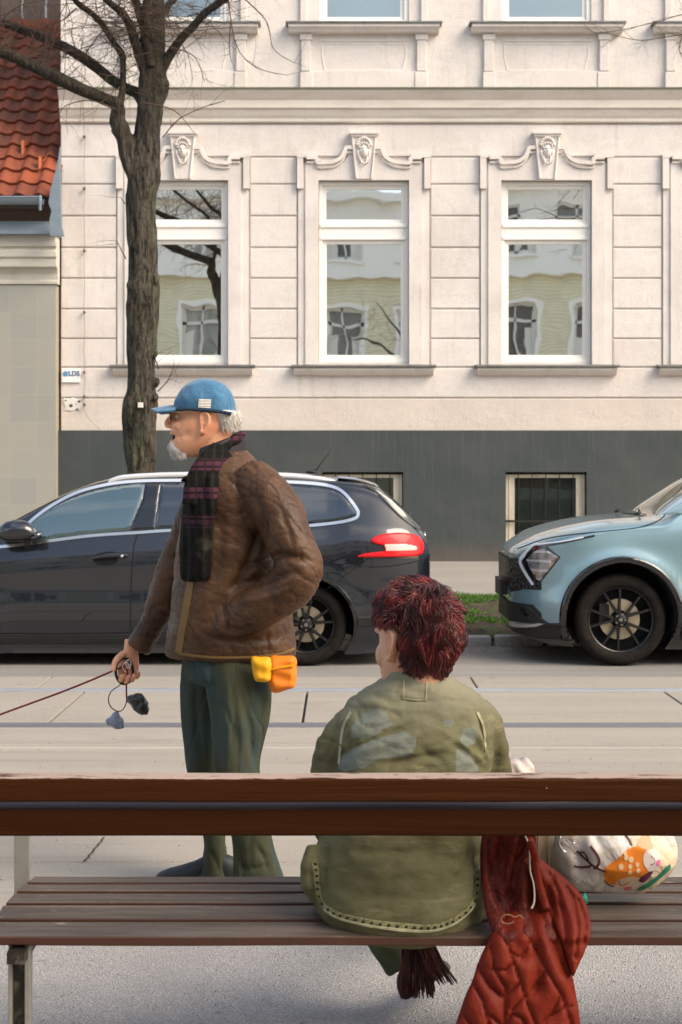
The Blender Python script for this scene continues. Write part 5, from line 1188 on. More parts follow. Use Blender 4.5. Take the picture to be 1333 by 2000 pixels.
# hair tools
def strands(mb, roots, length, r0, n=5, grav=.35, wob=.25, seed=0, attrs=None, flat=.35):
    r_ = random.Random(seed); sh = []
    for p, d, k in roots:
        p = Vector(p); d = Vector(d).normalized(); L = length*k*r_.uniform(.7, 1.25); pts = [p]; rr_ = []
        for i in range(n):
            d = (d+Vector((r_.gauss(0, wob), r_.gauss(0, wob), r_.gauss(0, wob)-grav))*.28).normalized(); pts.append(pts[-1]+d*L/n)
        w0 = r0*r_.uniform(.6, 1.3); rr_ = [w0*.8, w0, w0*.95, w0*.75, w0*.45, w0*.12][:n+1]
        b = len(mb.v); mb.tube(pts, rr_, 4, flat=flat); sh += [r_.random()]*(len(mb.v)-b)
    return sh
m_white = Mat('white_hair', (.66, .62, .58), .7); m_white.mix(m_white.ramp(m_white.attr('shade').outputs['Fac'], .3, 1), (.42, .38, .34), .7)
def hair_part(name, base, roots, length, r0, mat, parent, **k):
    mb = MB(); o = len(mb.v); mb.join(base); sh = [.5]*len(mb.v); sh += strands(mb, roots, length, r0, **k)
    ob = mb.build(name, mat, parent, smooth=True); a = ob.data.attributes.new('shade', 'FLOAT', 'POINT'); a.data.foreach_set('value', sh); return ob
rh = random.Random(4)
hb = px_stack([(802, 412, 458, YM, .076), (808, 412, 466, YM, .082), (820, 418, 467, YM, .079), (830, 424, 463, YM, .072), (838, 432, 455, YM, .06)], 24, 2.2, 3)
roots = []
for _ in range(900):
    t = rh.uniform(-2.6, 2.6); z = rh.uniform(800, 832); x0 = 438; rx = 28*(1-.35*max(0, (z-815)/25)); px = x0+rx*math.cos(t); yy = YM+.080*math.sin(t)*(1-.2*(z-800)/32)
    if px < 408: continue
    roots.append((P(px, z, yy), (.55, .25*math.sin(t), -.9), 1))
hair_part('hair', hb, roots, .030, .0016, m_white, head, seed=1)
bb = px_stack([(862, 333, 352, YM, .026), (870, 331, 362, YM, .036), (878, 332, 372, YM, .043), (886, 338, 378, YM, .040), (892, 348, 376, YM, .028)], 20, 2.2, 3)
roots = []
for _ in range(1100):
    t = rh.uniform(1.3, 5); z = rh.uniform(864, 890); f = (z-864)/26; roots.append((P(352+8*f+(20-3*f)*math.cos(t), z, YM+(.032+.012*f)*math.sin(t)), (math.cos(t)*.7, math.sin(t)*.5, -.8), 1))
for _ in range(260): t = rh.uniform(-1, 1); roots.append((P(337+abs(t)*12, 840+abs(t)*8, YM+t*.03), (-.5, t*.4, -.8), .45))
hair_part('beard', bb, roots, .019, .0014, m_white, head, seed=2)
# cap
m_cap = Mat('blue_cap_cloth', (.03, .125, .235), .85, sheen=.3, coord='P'); m_cap.mix(m_cap.ramp(m_cap.noise(16, 4), .45, .68), (.055, .19, .33), .8).mix(m_cap.ramp(m_cap.noise(40, 3), .6, .72), (.02, .08, .17), .6).bump(m_cap.noise(380, 2), .0008).bump(m_cap.noise(22, 3), .008)
cb = px_stack([(740, 392, 412, YM, .02), (743, 377, 424, YM, .045), (749, 366, 436, YM, .065), (759, 355, 447, YM, .080), (770, 347, 454, YM, .088), (783, 341, 459, YM, .093), (795, 340, 461, YM, .094), (801, 341, 461, YM, .093)], 36, 2.2, 4)
def slope(co, no):
    X, Y = to_px(co); o = np.zeros_like(co); o[:, 2] = -np.clip((Y-785)/18, 0, 1)*np.clip((X-370)/90, 0, 1)*.014
    q = np.abs(((np.arctan2(co[:, 1]-YM, co[:, 0]-P(402, 0, YM).x)+.52) % 1.0472)-.5236); o -= no*(.0014*np.exp(-((.5236-q)/.03)**2))[:, None]; o += no*(vnoise(co, 22, 2)*.0035)[:, None]; return o
capo = organic('cap', cb, .0035, m_cap, man, 2, slope)
def brim(u, v):
    t = (u-.5)*2; L = .093*(1-.28*t*t); x = P(346, 0, YM).x+.012*t*t*0-L*v+.05*t*t*(1-v); return (x, YM+.082*t*(1-.12*v), P(0, 790, YM).z-.010*v-.004*v*v-.022*t*t*(1-.3*v))
bt = MB().grid(brim, 24, 14); ob = bt.build('brim', m_cap, capo, smooth=True, fixn=False); so_ = ob.modifiers.new('t', 'SOLIDIFY'); so_.thickness = .005
ribbon([(P(a, 0, YM-.09).x, P(0, b, YM-.09).z) for a, b in catmull([(343, 800), (370, 799), (400, 801), (430, 804), (452, 808)], 6)], .012, lambda X, Z: surf(capo)(X, Z-.0) if False else YM-.095+.9*max(0, abs(X-P(401, 0, YM).x)-.045)**1.5, .004).build('cap_band', Mat('navy_band', (.012, .03, .06), .9), capo, smooth=True)
sf = surf(capo, YM-.08); m_lab = Mat('cap_label', (.70, .66, .60), .8, coord='P'); m_lab.mix(m_lab.ramp(m_lab.wave(33, 'Z', 1.5), .45, .75), (.30, .26, .22), .7)
relief(pp([(389, 779), (413, 780), (411, 797), (387, 796)], YM-.092), .004, lambda X, Z, D: sf(X, Z)-.003, lambda X, Z, D: sf(X, Z)+.004).build('label', m_lab, capo, smooth='auto')
# glasses
m_gold = Mat('thin_gold_rim', (.75, .58, .36), .3, 1); gl = MB()
for s_ in (-1, 1):
    gl.tube([P(337, 806, YM)+Vector((0, s_*.062, 0)), P(360, 805.5, YM)+Vector((0, s_*.082, 0)), P(392, 803, YM)+Vector((0, s_*.084, 0)), P(404, 810, YM)+Vector((0, s_*.084, 0))], .0013, 6)
    c = P(335.5, 814, YM)+Vector((0, s_*.036, 0)); gl.tube([c+Vector((.004*math.cos(t)*.4, .025*math.cos(t), .019*math.sin(t))) for t in np.linspace(0, 2*math.pi, 21)], .0012, 5)
gl.tube([P(334, 809, YM)+Vector((0, -.012, 0)), P(333, 808, YM), P(334, 809, YM)+Vector((0, .012, 0))], .0012, 5)
m_lensg = Mat('spectacle_lens', (.10, .05, .03), .3, spec=.1); m_lensg.set('Alpha', .45); gls = gl.build('glasses', m_gold, man, smooth=True)
for s_ in (-1, 1): MB().ball(P(335.5, 814, YM)+Vector((0, s_*.036, 0)), (.0012, .0245, .0185), 20, 10).build('lens', m_lensg, gls, smooth=True)
# jacket
m_lea = Mat('brown_leather', (.050, .022, .010), .5, coord='P', spec=.35)
m_lea.mix(m_lea.ramp(m_lea.noise(7, 5), .40, .66), (.105, .050, .024), .85).mix(m_lea.ramp(m_lea.noise((8, 8, 12), 4), .56, .74), (.022, .009, .005), .5).mix(m_lea.ramp(m_lea.noise(45, 4, .7), .6, .75), (.15, .078, .042), .4)
m_lea.bump(m_lea.noise(190, 3), .0015).bump(m_lea.noise((14, 14, 22), 3, .5, .6), .006).rough(m_lea.noise(9, 3), .34, .62)
TR = [(868, 420, 470, YM, .075), (880, 402, 482, YM, .10), (900, 388, 502, YM, .145), (925, 376, 524, YM, .185), (960, 366, 540, YM, .215), (1000, 358, 550, YM, .22), (1060, 350, 556, YM, .222), (1120, 343, 562, YM, .222), (1180, 336, 570, YM, .220), (1240, 327, 576, YM, .215), (1276, 321, 578, YM, .21), (1284, 330, 572, YM, .19)]
jk = px_stack(TR, 44, 2.4, 3)
arm = [(486, 930, .070, 5.27), (520, 965, .090, 5.215), (545, 1008, .090, 5.18), (566, 1055, .086, 5.15), (583, 1100, .084, 5.13), (572, 1135, .084, 5.13), (535, 1168, .080, 5.15), (495, 1192, .074, 5.17), (455, 1214, .064, 5.20), (436, 1226, .045, 5.23)]
jk.tube([P(a, b, d) for a, b, r_, d in catmull(arm, 3)], [r_ for a, b, r_, d in catmull(arm, 3)], 24)
farm = [(425, 940, .075, 5.54), (396, 985, .080, 5.58), (365, 1050, .073, 5.60), (345, 1105, .067, 5.61), (325, 1155, .062, 5.62), (303, 1208, .056, 5.62), (284, 1245, .050, 5.61), (270, 1268, .047, 5.61)]
jk.tube([P(a, b, d) for a, b, r_, d in catmull(farm, 3)], [r_ for a, b, r_, d in catmull(farm, 3)], 22)
cre = creases([([(470, 1110), (505, 1100), (545, 1085), (585, 1088), (612, 1096)], .018, 7), ([(440, 1150), (480, 1140), (520, 1128), (560, 1122), (590, 1118)], .016, 8), ([(455, 1175), (500, 1172), (540, 1160), (575, 1145)], -.006, 6),
               ([(520, 1010), (505, 1050), (490, 1090), (470, 1130), (445, 1165)], .020, 10), ([(498, 960), (512, 1000), (515, 1045)], .008, 7), ([(545, 985), (562, 1030), (575, 1070)], .006, 5), ([(530, 930), (500, 950), (495, 985)], .004, 3),
               ([(432, 1165), (438, 1200), (442, 1230), (470, 1235), (520, 1215)], .012, 6), ([(420, 980), (430, 1060), (420, 1140)], .008, 14), ([(450, 1000), (445, 1080), (430, 1150)], -.006, 10), ([(400, 1240), (470, 1255), (540, 1245), (570, 1235)], .008, 8),
               ([(520, 1230), (525, 1260), (522, 1283)], .006, 5), ([(380, 1160), (372, 1210), (362, 1276)], .005, 3), ([(560, 1190), (570, 1220), (572, 1260)], .006, 6), ([(460, 885), (480, 905), (505, 915)], .007, 6),
               ([(360, 1085), (338, 1090), (325, 1086)], .007, 5), ([(345, 1130), (325, 1140), (312, 1135)], .006, 5), ([(330, 1180), (308, 1185), (296, 1178)], .006, 4), ([(318, 1215), (300, 1222), (280, 1216)], .006, 4), ([(310, 1240), (290, 1246), (268, 1240)], .005, 3), ([(350, 1040), (370, 1060), (360, 1100)], .006, 6)])
def jdisp(co, no):
    a = co.copy(); a[:, 2] += .6*a[:, 0]; rdg = np.abs(vnoise(a, 13, 31, (1, 1, 1.9))); r2_ = np.abs(vnoise(a, 27, 5, (1, 1, 1.6)))
    return cre(co, no)+no*(vnoise(co, 7, 3, (1, 1, 1.3))*.012-.016*np.exp(-(rdg/.07)**2)*.22-.0018*np.exp(-(r2_/.08)**2))[:, None]
jack = organic('jacket', jk, .0065, m_lea, man, 4, jdisp)
sj = surf(jack, YM-.2)
def on(sfun, pts, d, w_, h, name, mat, parent, sub=5):
    return ribbon(catmull(pp(pts, d), sub), w_, lambda X, Z: sfun(X, Z), h).build(name, mat, parent, smooth='auto')
m_tan = Mat('tan_lining', (.16, .09, .025), .7); m_seam = Mat('leather_seam', (.05, .022, .012), .6)
on(sj, [(372, 1135), (364, 1180), (355, 1230), (347, 1277)], 5.22, .030, .004, 'placket', m_tan, jack)
on(sj, [(345, 1279), (400, 1283), (470, 1284), (540, 1281), (574, 1276)], 5.2, .010, .004, 'hem', m_tan, jack)
on(sj, [(500, 935), (530, 945), (545, 962), (548, 978)], 5.15, .005, .002, 'yoke_seam', m_seam, jack); on(sj, [(444, 1160), (438, 1195), (446, 1232)], 5.15, .006, .003, 'pocket_seam', m_seam, jack)
# turned up collar
colr = MB()
rs = []
for k, (dz, gr) in enumerate(((0, 1.0), (.03, 1.02), (.055, 1.0), (.062, .96), (.055, .93), (.03, .93), (0, .92))):
    ring = []
    for t in np.linspace(-2.25, 2.25, 30): ring.append((P(428, 0, YM).x+.100*gr*math.cos(t), YM+.112*gr*math.sin(t), P(0, 886, YM).z+dz+.035*math.cos(t)))
    rs.append(ring)
cv = [v for r_ in rs for v in r_]; cf = [(i*30+j, i*30+j+1, (i+1)*30+j+1, (i+1)*30+j) for i in range(6) for j in range(29)]
colr.add(cv, cf); colr.v = [v+Vector((0, 0, -.022)) for v in colr.v]; colr.build('collar', Mat('dark_collar', (.018, .014, .016), .6), jack, smooth=True)
# scarf
m_scf = Mat('plaid_scarf', (.009, .009, .008), .95, spec=.15, coord='P')
m_scf.mix(m_scf.math('MULTIPLY', m_scf.ramp(m_scf.wave(3.2, 'Z', .6), .55, .72), m_scf.ramp(m_scf.sep(2), 1.27, 1.36)), (.085, .026, .048), .9).mix(m_scf.ramp(m_scf.wave(14, 'Z', .4), .7, .85), (.008, .006, .008), .85).mix(m_scf.ramp(m_scf.wave(11, 'X', .5), .66, .85), (.018, .018, .012), .7).mix(m_scf.ramp(m_scf.noise(6, 3), .60, .68), (.10, .085, .06), .5).bump(m_scf.noise(160, 3), .003)
sc = MB()
rs = []
for t in np.linspace(0, 2*math.pi, 41)[:-1]:
    c = P(425+38*math.cos(t), 884-32*math.cos(t)+8, YM)+Vector((0, .098*math.sin(t), 0)); rs.append((c, t))
ring = [[c+Vector((math.cos(t), math.sin(t), .15)).normalized()*(.034+.006*mn.noise(c*20))*math.cos(q)+Vector((.5, 0, .86))*(.054-.012*max(0, math.cos(t))+.007*mn.noise(c*13))*math.sin(q) for q in np.linspace(0, 2*math.pi, 15)[:-1]] for c, t in rs]
o = len(sc.v)
for r_ in ring: sc.v += r_
for i in range(40):
    for k in range(14): sc.f.append((o+i*14+k, o+i*14+(k+1) % 14, o+((i+1) % 40)*14+(k+1) % 14, o+((i+1) % 40)*14+k))
sc.tube([P(440, 885, 5.30), P(412, 915, 5.24), P(392, 945, 5.22), P(384, 990, 5.21)], [(.03, .06), (.028, .062), (.026, .06), (.022, .056)], 14, up=(0, -1, 0))
scarf = organic('scarf', sc, .006, m_scf, man, 3, lambda co, no: no*(vnoise(co, 16, 5)*.008)[:, None])
tail = relief(pp(catmull([(352, 950), (350, 1000), (346, 1060), (348, 1100), (352, 1132), (372, 1136), (394, 1133), (412, 1128), (416, 1080), (420, 1020), (428, 960), (425, 925), (390, 915), (362, 930)], 3, True), 5.22), .008,
              lambda X, Z, D: np.minimum(sj(X, Z), YM-.05)-.010-.014*np.sqrt(np.clip(D/.03, 0, 1))-.006*np.sin((X+1.0)*150+2*np.sin(Z*9)), lambda X, Z, D: np.minimum(sj(X, Z), YM-.05)+.012)
tail.build('scarf_tail', m_scf, scarf, smooth=True)
# trousers and shoes
m_tro = Mat('green_grey_trousers', (.030, .034, .020), .9, spec=.2, coord='P'); m_tro.mix(m_tro.ramp(m_tro.noise((4, 4, 2), 4), .42, .66), (.060, .062, .036), .8).mix(m_tro.ramp(m_tro.noise((6, 6, 2), 3), .48, .66), (.034, .060, .066), .85).bump(m_tro.noise(200, 2), .0012).bump(m_tro.noise((14, 14, 5), 3), .02)
tr = px_stack([(1255, 365, 512, YM, .18), (1285, 362, 514, YM, .19), (1315, 362, 515, YM, .185), (1330, 370, 505, YM, .16)], 36, 2.4, 3)
tr.join(px_stack([(1275, 398, 516, 5.31, .105), (1340, 402, 530, 5.30, .108), (1400, 412, 528, 5.29, .103), (1450, 416, 518, 5.29, .098), (1500, 422, 510, 5.28, .090), (1570, 438, 518, 5.27, .080), (1640, 452, 532, 5.27, .076), (1690, 454, 547, 5.27, .080), (1716, 452, 556, 5.27, .084)], 32, 2.2, 4))
tr.join(px_stack([(1275, 354, 470, 5.50, .105), (1340, 351, 452, 5.50, .108), (1400, 353, 438, 5.50, .10), (1450, 357, 434, 5.50, .095), (1500, 363, 434, 5.50, .088), (1570, 382, 436, 5.51, .078), (1640, 398, 440, 5.51, .072), (1690, 391, 444, 5.51, .072), (1714, 378, 450, 5.51, .078)], 32, 2.2, 4))
tcre = creases([([(430, 1300), (425, 1400), (430, 1500)], .012, 12), ([(470, 1350), (490, 1420), (500, 1500)], .012, 8), ([(455, 1330), (460, 1420), (470, 1500)], .008, 7), ([(460, 1640), (470, 1670), (478, 1712)], .010, 6), ([(500, 1650), (520, 1680), (526, 1712)], .012, 6), ([(380, 1320), (385, 1420), (395, 1500)], .010, 8), ([(440, 1660), (480, 1700), (530, 1690)], .008, 5), ([(410, 1660), (425, 1690), (430, 1712)], .008, 5), ([(520, 1340), (515, 1400), (490, 1450)], .01, 8)])
organic('trousers', tr, .0075, m_tro, man, 4, lambda co, no: tcre(co, no)+no*(vnoise(co, 8, 3, (1, 1, .4))*.010+vnoise(co, 22, 9, (1, 1, .4))*.0025-.005*np.exp(-(np.abs(vnoise(co, 10, 41, (1, 1, .3)))/.06)**2))[:, None])
m_shoe = Mat('dark_blue_shoe', (.010, .014, .018), .6, coord='P')
def shoe(pxh, d, name='shoe'):
    x = P(pxh, 0, d).x; rs = []
    for t, w_, z1, z0 in ((.01, .02, .05, .01), (0, .030, .085, 0), (-.05, .038, .105, 0), (-.10, .040, .10, 0), (-.15, .043, .075, 0), (-.20, .047, .058, 0), (-.25, .044, .045, .004), (-.28, .030, .032, .010), (-.292, .012, .022, .012)):
        rs.append([(x+t, d+w_*math.cos(q), (z0+z1)/2+(z1-z0)/2*math.copysign(abs(math.sin(q))**.75, math.sin(q))) for q in np.linspace(0, 2*math.pi, 21)[:-1]])
    return MB().rings(rs).build(name, m_shoe, man, smooth=True)
shoe(540, 5.28); shoe(462, 5.50)
# far hand holding the rings and leash
hw_ = P(258, 1276, 5.61)
hm = hand(P(256, 1268, 5.61), (-.12, -.05, -1), (.35, -.95, 0), (-1, -.3, 0), ((.55, 1.25, .9), (.6, 1.3, .9), (.65, 1.3, .9), (.7, 1.3, .9)), 1.0, 0, (.5, .9))
organic('hand', hm, .0028, m_skin, man, 2)
# hand inside the pocket: wrist only shows at the cuff
# pouches on the belt
m_org = Mat('orange_nylon', (.80, .20, .012), .6, coord='P'); m_org.mix(m_org.ramp(m_org.noise(30, 3), .5, .7), (.62, .13, .01), .7); m_yel = Mat('amber_nylon', (.75, .35, .008), .6)
def pouch(poly, d, th, name, mat, label):
    o = tag(relief(pp(cr(poly, 4), d), .005, lambda X, Z, D: d-th*np.sqrt(np.clip(D/.018, 0, 1))-.003*np.sin(Z*120+X*40), lambda X, Z, D: d+th*.8*np.sqrt(np.clip(D/.018, 0, 1))).build(name, mat, None, smooth=True), label, 'pouch'); return o
po = pouch([(527, 1284), (552, 1281), (578, 1284), (580, 1315), (577, 1340), (560, 1348), (538, 1354), (528, 1345), (524, 1315)], 5.20, .035, 'belt_pouch', m_org, 'bright orange pouch hanging at the back hem of the brown jacket')
ribbon(catmull(pp([(528, 1308), (550, 1304), (578, 1300)], 5.16), 4), .006, lambda X, Z: 5.163, .004).build('flap_seam', m_yel, po, smooth='auto')
pouch([(491, 1285), (510, 1283), (529, 1285), (531, 1310), (527, 1330), (508, 1332), (497, 1326)], 5.17, .022, 'belt_pouch', m_yel, 'small amber yellow pouch beside the bright orange one')
# leash, loop, rings, waste bags
m_burg = Mat('burgundy_strap', (.17, .018, .032), .7); m_blk = Mat('black_strap', (.012, .012, .012), .7)
DL = 5.58
le = thing('dog_leash', 'burgundy dog leash stretching from the hand toward the lower left', 'leash', P(244, 1300, DL))
MB().tube([P(a, b, d) for a, b, d in catmull([(247, 1300, DL), (226, 1308, DL), (180, 1328, DL+.02), (120, 1352, DL+.05), (60, 1374, DL+.08), (0, 1396, DL+.1), (-90, 1432, DL+.12), (-220, 1490, DL+.13), (-360, 1560, DL+.15), (-520, 1640, DL+.18), (-640, 1698, DL+.2), (-700, 1702, DL+.2), (-900, 1702, DL+.2)], 5)], [(.0085, .004)]*61, 6, up=(0, -1, 0)).build('strap', m_burg, le, smooth=True)
MB().tube([P(245+17*math.cos(t)-2, 1311+25*math.sin(t), DL+.01*math.cos(t)) for t in np.linspace(0, 2*math.pi, 33)], .0052, 8).build('grip_loop', m_blk, le, smooth=True)
for cx_, cy_, rx_, ry_ in ((246, 1303, 6, 9), (251, 1297, 5, 8)): MB().tube([P(cx_+rx_*math.cos(t), cy_+ry_*math.sin(t), DL-.02+.004*math.sin(t)) for t in np.linspace(0, 2*math.pi, 21)], .0016, 6).build('ring', m_chrome, le, smooth=True)
MB().tube([P(a, b, DL-.02) for a, b in catmull([(249, 1306), (248, 1325), (247, 1345), (248, 1372)], 4)], [(.007, .003)]*13, 6, up=(0, -1, 0)).build('strap', m_burg, le, smooth=True)
MB().tube([P(a, b, DL-.01) for a, b in catmull([(243, 1328), (232, 1340), (218, 1350), (212, 1365), (216, 1380), (228, 1389), (238, 1388), (245, 1378), (248, 1365)], 4)], [(.004, .002)]*33, 6, up=(0, -1, 0)).build('strap', m_blk, le, smooth=True)
m_pb = Mat('black_plastic_film', (.012, .013, .014), .3, coat=.6, coord='P'); m_pb.mix(m_pb.ramp(m_pb.noise((30, 30, 60), 3, .6, 1), .6, .75), (.16, .18, .2), .6).bump(m_pb.noise(55, 4, .6, 1), .01); m_pg = Mat('blue_grey_plastic_film', (.16, .20, .27), .3, coat=.6, coord='P'); m_pg.mix(m_pg.ramp(m_pg.noise((40, 40, 60), 3, .6, 1), .55, .7), (.5, .56, .64), .7).bump(m_pg.noise(55, 4, .6, 1), .01)
def bag(poly, d, th, mat, label):
    mb = relief(pp(cr(poly, 4), d), .0035, lambda X, Z, D: d-th*np.sqrt(np.clip(D/.02, 0, 1)), lambda X, Z, D: d+th*np.sqrt(np.clip(D/.02, 0, 1)))
    o = mb.build('waste_bag', mat, None, smooth=True, weld=True); displace(o.data, lambda co, no: no*(vnoise(co, 45, 2)*.007+vnoise(co, 90, 4)*.003)[:, None]); return tag(o, label, 'bag')
bag([(249, 1362), (260, 1356), (278, 1354), (286, 1368), (291, 1382), (288, 1396), (274, 1396), (260, 1386), (250, 1374)], DL-.02, .028, m_pb, 'small black waste bag dangling from the leash in the hand')
bag([(226, 1391), (234, 1396), (243, 1416), (240, 1423), (226, 1424), (210, 1418), (206, 1411), (214, 1402)], DL-.01, .02, m_pg, 'smaller blue grey waste bag hanging below the black one')
# ================================================================== the seated woman
YW = 3.64
wom = thing('person', 'seated woman with short dark red hair and olive green jacket, seen from behind', 'person', (P(790, 1830, YW).x, YW, .43))
m_skw = skin_mat('warm_skin', (.60, .32, .21), (.62, .24, .16))
PH = R(43); HC = P(810, 1248, YW+.02)
def hloc(x, y, z): return HC+Vector((x*math.cos(PH)+y*math.sin(PH), -x*math.sin(PH)+y*math.cos(PH), z))
rowsh = [(.112, -.02, .03, .022), (.107, -.042, .050, .038), (.094, -.064, .072, .054), (.072, -.082, .088, .066), (.045, -.091, .096, .072), (.02, -.094, .098, .075), (.0, -.093, .098, .076), (-.02, -.093, .10, .077), (-.04, -.094, .092, .074), (-.06, -.094, .08, .069), (-.075, -.093, .066, .064), (-.09, -.092, .05, .058), (-.105, -.088, .03, .050), (-.115, -.078, .01, .038), (-.12, -.062, -.01, .025)]
mb = MB(); rs = []
for z, a, b, w_ in catmull(rowsh, 2):
    cx_ = (a+b)/2; rx = (b-a)/2; rs.append([tuple(hloc(cx_+rx*math.cos(t), w_*math.sin(t), z)) for t in np.linspace(0, 2*math.pi, 31)[:-1]])
mb.rings(rs); mb.tube([hloc(.03, 0, -.02), hloc(.028, 0, -.08), hloc(.012, 0, -.13), hloc(.0, 0, -.19)], [.055, .053, .053, .055], 20)
mb.tube([hloc(-.090, 0, .012), hloc(-.100, 0, -.012), hloc(-.101, 0, -.030)], [.007, .008, .008], 10); mb.ball(hloc(-.099, 0, -.034), .009)
for s_ in (-1, 1): mb.ball(hloc(-.097, s_*.011, -.038), (.008, .008, .007)); mb.ball(hloc(-.084, s_*.034, .018), (.012, .020, .008)); mb.ball(hloc(-.058, s_*.042, -.040), (.024, .022, .034))
mb.ball(hloc(-.096, 0, -.062), (.009, .018, .006)); mb.ball(hloc(-.095, 0, -.073), (.009, .017, .006))
fa = hloc(-1, 0, 0)-HC; no_ = hloc(0, -1, 0)-HC; nf = hloc(0, 1, 0)-HC
mb.join(ear_mb(hloc(-.002, -.082, -.010), 1.2, fa, no_)); mb.join(ear_mb(hloc(.004, .078, -.012), 1.0, fa, nf))
wh = organic('head', mb, .0028, m_skw, wom, 2)
for s_ in (-1, 1): MB().ball(hloc(-.070, s_*.030, .0), .0125, 12, 8).build('eye', bpy.data.materials['eye_white'], wh, smooth=True)
# hair
m_hair = Mat('dark_red_hair', (.028, .005, .006), .42, coord='P', coat=.25, coat_rough=.3); sh_ = m_hair.attr('shade').outputs['Fac']
m_hair.mix(m_hair.ramp(sh_, .25, .9), (.19, .016, .017), .9).mix(m_hair.ramp(m_hair.noise(20, 3), .5, .7), (.30, .034, .030), .7).mix(m_hair.ramp(sh_, .88, 1.0), (.50, .16, .14), .75)
HS = .93
def shell(dr, off=0.0):
    lx, ly, lz = dr; x, y, z = .012+.106*lx, .086*ly, .014+.116*lz
    if z < 0: k = 1-.36*min(1, -z/.1)**1.3; x = .012+.106*lx*k+.036*(1-k); y *= k
    return Vector((x, y, z))*HS+Vector((lx, ly, lz))*off
def hworld(v): return hloc(v.x, v.y, v.z)
def hairline(v):       # True where hair grows
    x, y, z = v
    if z < -.094: return False
    if x < -.070 and z < .060: return False
    if x < -.050 and z < .056: return False
    if z < .046 and x < -.026: return False
    if z < .040 and x < .034 and abs(y) > .02: return False
    return True
hb = MB(); NU, NV = 44, 30; base_pts = []
for j in range(NV+1):
    t = math.pi*(j/NV*.97+.015); ring = []
    for i in range(NU):
        q = 2*math.pi*i/NU; dr = (math.sin(t)*math.cos(q), math.sin(t)*math.sin(q), math.cos(t)); v = shell(dr, 0)
        v = shell(dr, .003+.004*mn.noise(v*30)) if hairline(v) else shell(dr, -.016)
        ring.append(hworld(v))
    base_pts.append(ring)
hb.rings(base_pts)
rw = random.Random(9); hs = MB(); shd = [.12]*len(hb.v)
crown = Vector((.55, .05, .84)).normalized()
def flow(dr, seed):
    d = Vector(dr); t = d-crown; t = t-d*t.dot(d); t = t.normalized() if t.length > 1e-4 else Vector((1, 0, 0)); s2 = d.cross(t)
    p = shell(d)*26; a = mn.noise(p+Vector((seed, 0, 0)))*1.7+mn.noise(p*2.3+Vector((0, seed, 3)))*.8+.35
    return (t*math.cos(a)+s2*math.sin(a)+Vector((0, 0, -.25*(1-max(0, d.z))))).normalized()
cnt = 0
for _ in range(90000):
    if cnt > 14000: break
    u = rw.uniform(-.95, 1); q = rw.uniform(0, 2*math.pi); s_ = math.sqrt(1-u*u); dr = Vector((s_*math.cos(q), s_*math.sin(q), u))
    if not hairline(shell(dr)): continue
    cnt += 1; p0 = shell(dr); lock = mn.noise(p0*22+Vector((5, 5, 5))); L = rw.uniform(.028, .058)*(1.0 if u > .1 else .75)*(1+.3*lock); n = 6; pts = []; L = L*.42 if (p0.z < .095 and p0.x < .032) else L; off = .002+.006*rw.random()+.009*max(0, lock); lift = rw.uniform(.003, .016)*(1+.7*max(0, u))*(1+.8*max(0, lock)); d = dr.copy()
    for i in range(n+1):
        f = i/n; pts.append(hworld(shell(d, off+lift*math.sin(min(1, f*1.15)*math.pi*.75)+.006*f*f*rw.random()))); d = (d+flow(d, 1.0)*(L/n/.10)).normalized()
    w0 = .0013*rw.uniform(.6, 1.25); b0 = len(hs.v); hs.tube(pts, [w0*.6, w0, w0, w0*.95, w0*.75, w0*.45, w0*.12], 4, flat=.4)
    sh0 = min(1, max(0, .45+.55*mn.noise(p0*55)+rw.uniform(-.2, .2))); shd += [sh0]*(len(hs.v)-b0)
hb.join(hs); ho = hb.build('hair', m_hair, wh, smooth=True); a_ = ho.data.attributes.new('shade', 'FLOAT', 'POINT'); a_.data.foreach_set('value', shd)
# jacket
m_oli = Mat('olive_denim', (.100, .090, .048), .92, coord='P', spec=.2)
pr = m_oli.attr('print').outputs['Fac']
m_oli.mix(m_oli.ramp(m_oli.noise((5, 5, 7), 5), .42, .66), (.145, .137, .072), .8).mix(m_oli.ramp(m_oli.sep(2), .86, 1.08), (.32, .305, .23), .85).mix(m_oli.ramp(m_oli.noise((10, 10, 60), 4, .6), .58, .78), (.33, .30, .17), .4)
m_oli.mix(m_oli.ramp(m_oli.math('ADD', pr, m_oli.math('MULTIPLY', m_oli.math('SUBTRACT', m_oli.noise(34, 4, .6), .5), .9)), .46, .56), (.175, .20, .185), .6)
m_oli.mix(m_oli.ramp(m_oli.noise(55, 3), .62, .8), (.085, .085, .045), .35).bump(m_oli.noise(420, 2), .0008).bump(m_oli.noise((30, 30, 45), 4), .004)
WR = [(1308, 772, 862, 3.675, .068), (1322, 752, 880, 3.675, .082), (1336, 730, 898, 3.68, .098), (1350, 706, 924, 3.685, .110), (1366, 684, 944, 3.685, .120), (1382, 670, 956, 3.685, .128), (1402, 660, 962, 3.68, .135), (1440, 652, 966, 3.67, .145), (1500, 655, 960, 3.66, .155), (1570, 650, 955, 3.65, .165), (1635, 624, 948, 3.645, .175), (1680, 610, 949, 3.64, .18), (1730, 610, 950, 3.64, .182), (1770, 618, 946, 3.64, .182), (1795, 640, 932, 3.64, .175), (1814, 690, 895, 3.64, .155)]
jw = px_stack(WR, 44, 2.6, 3)
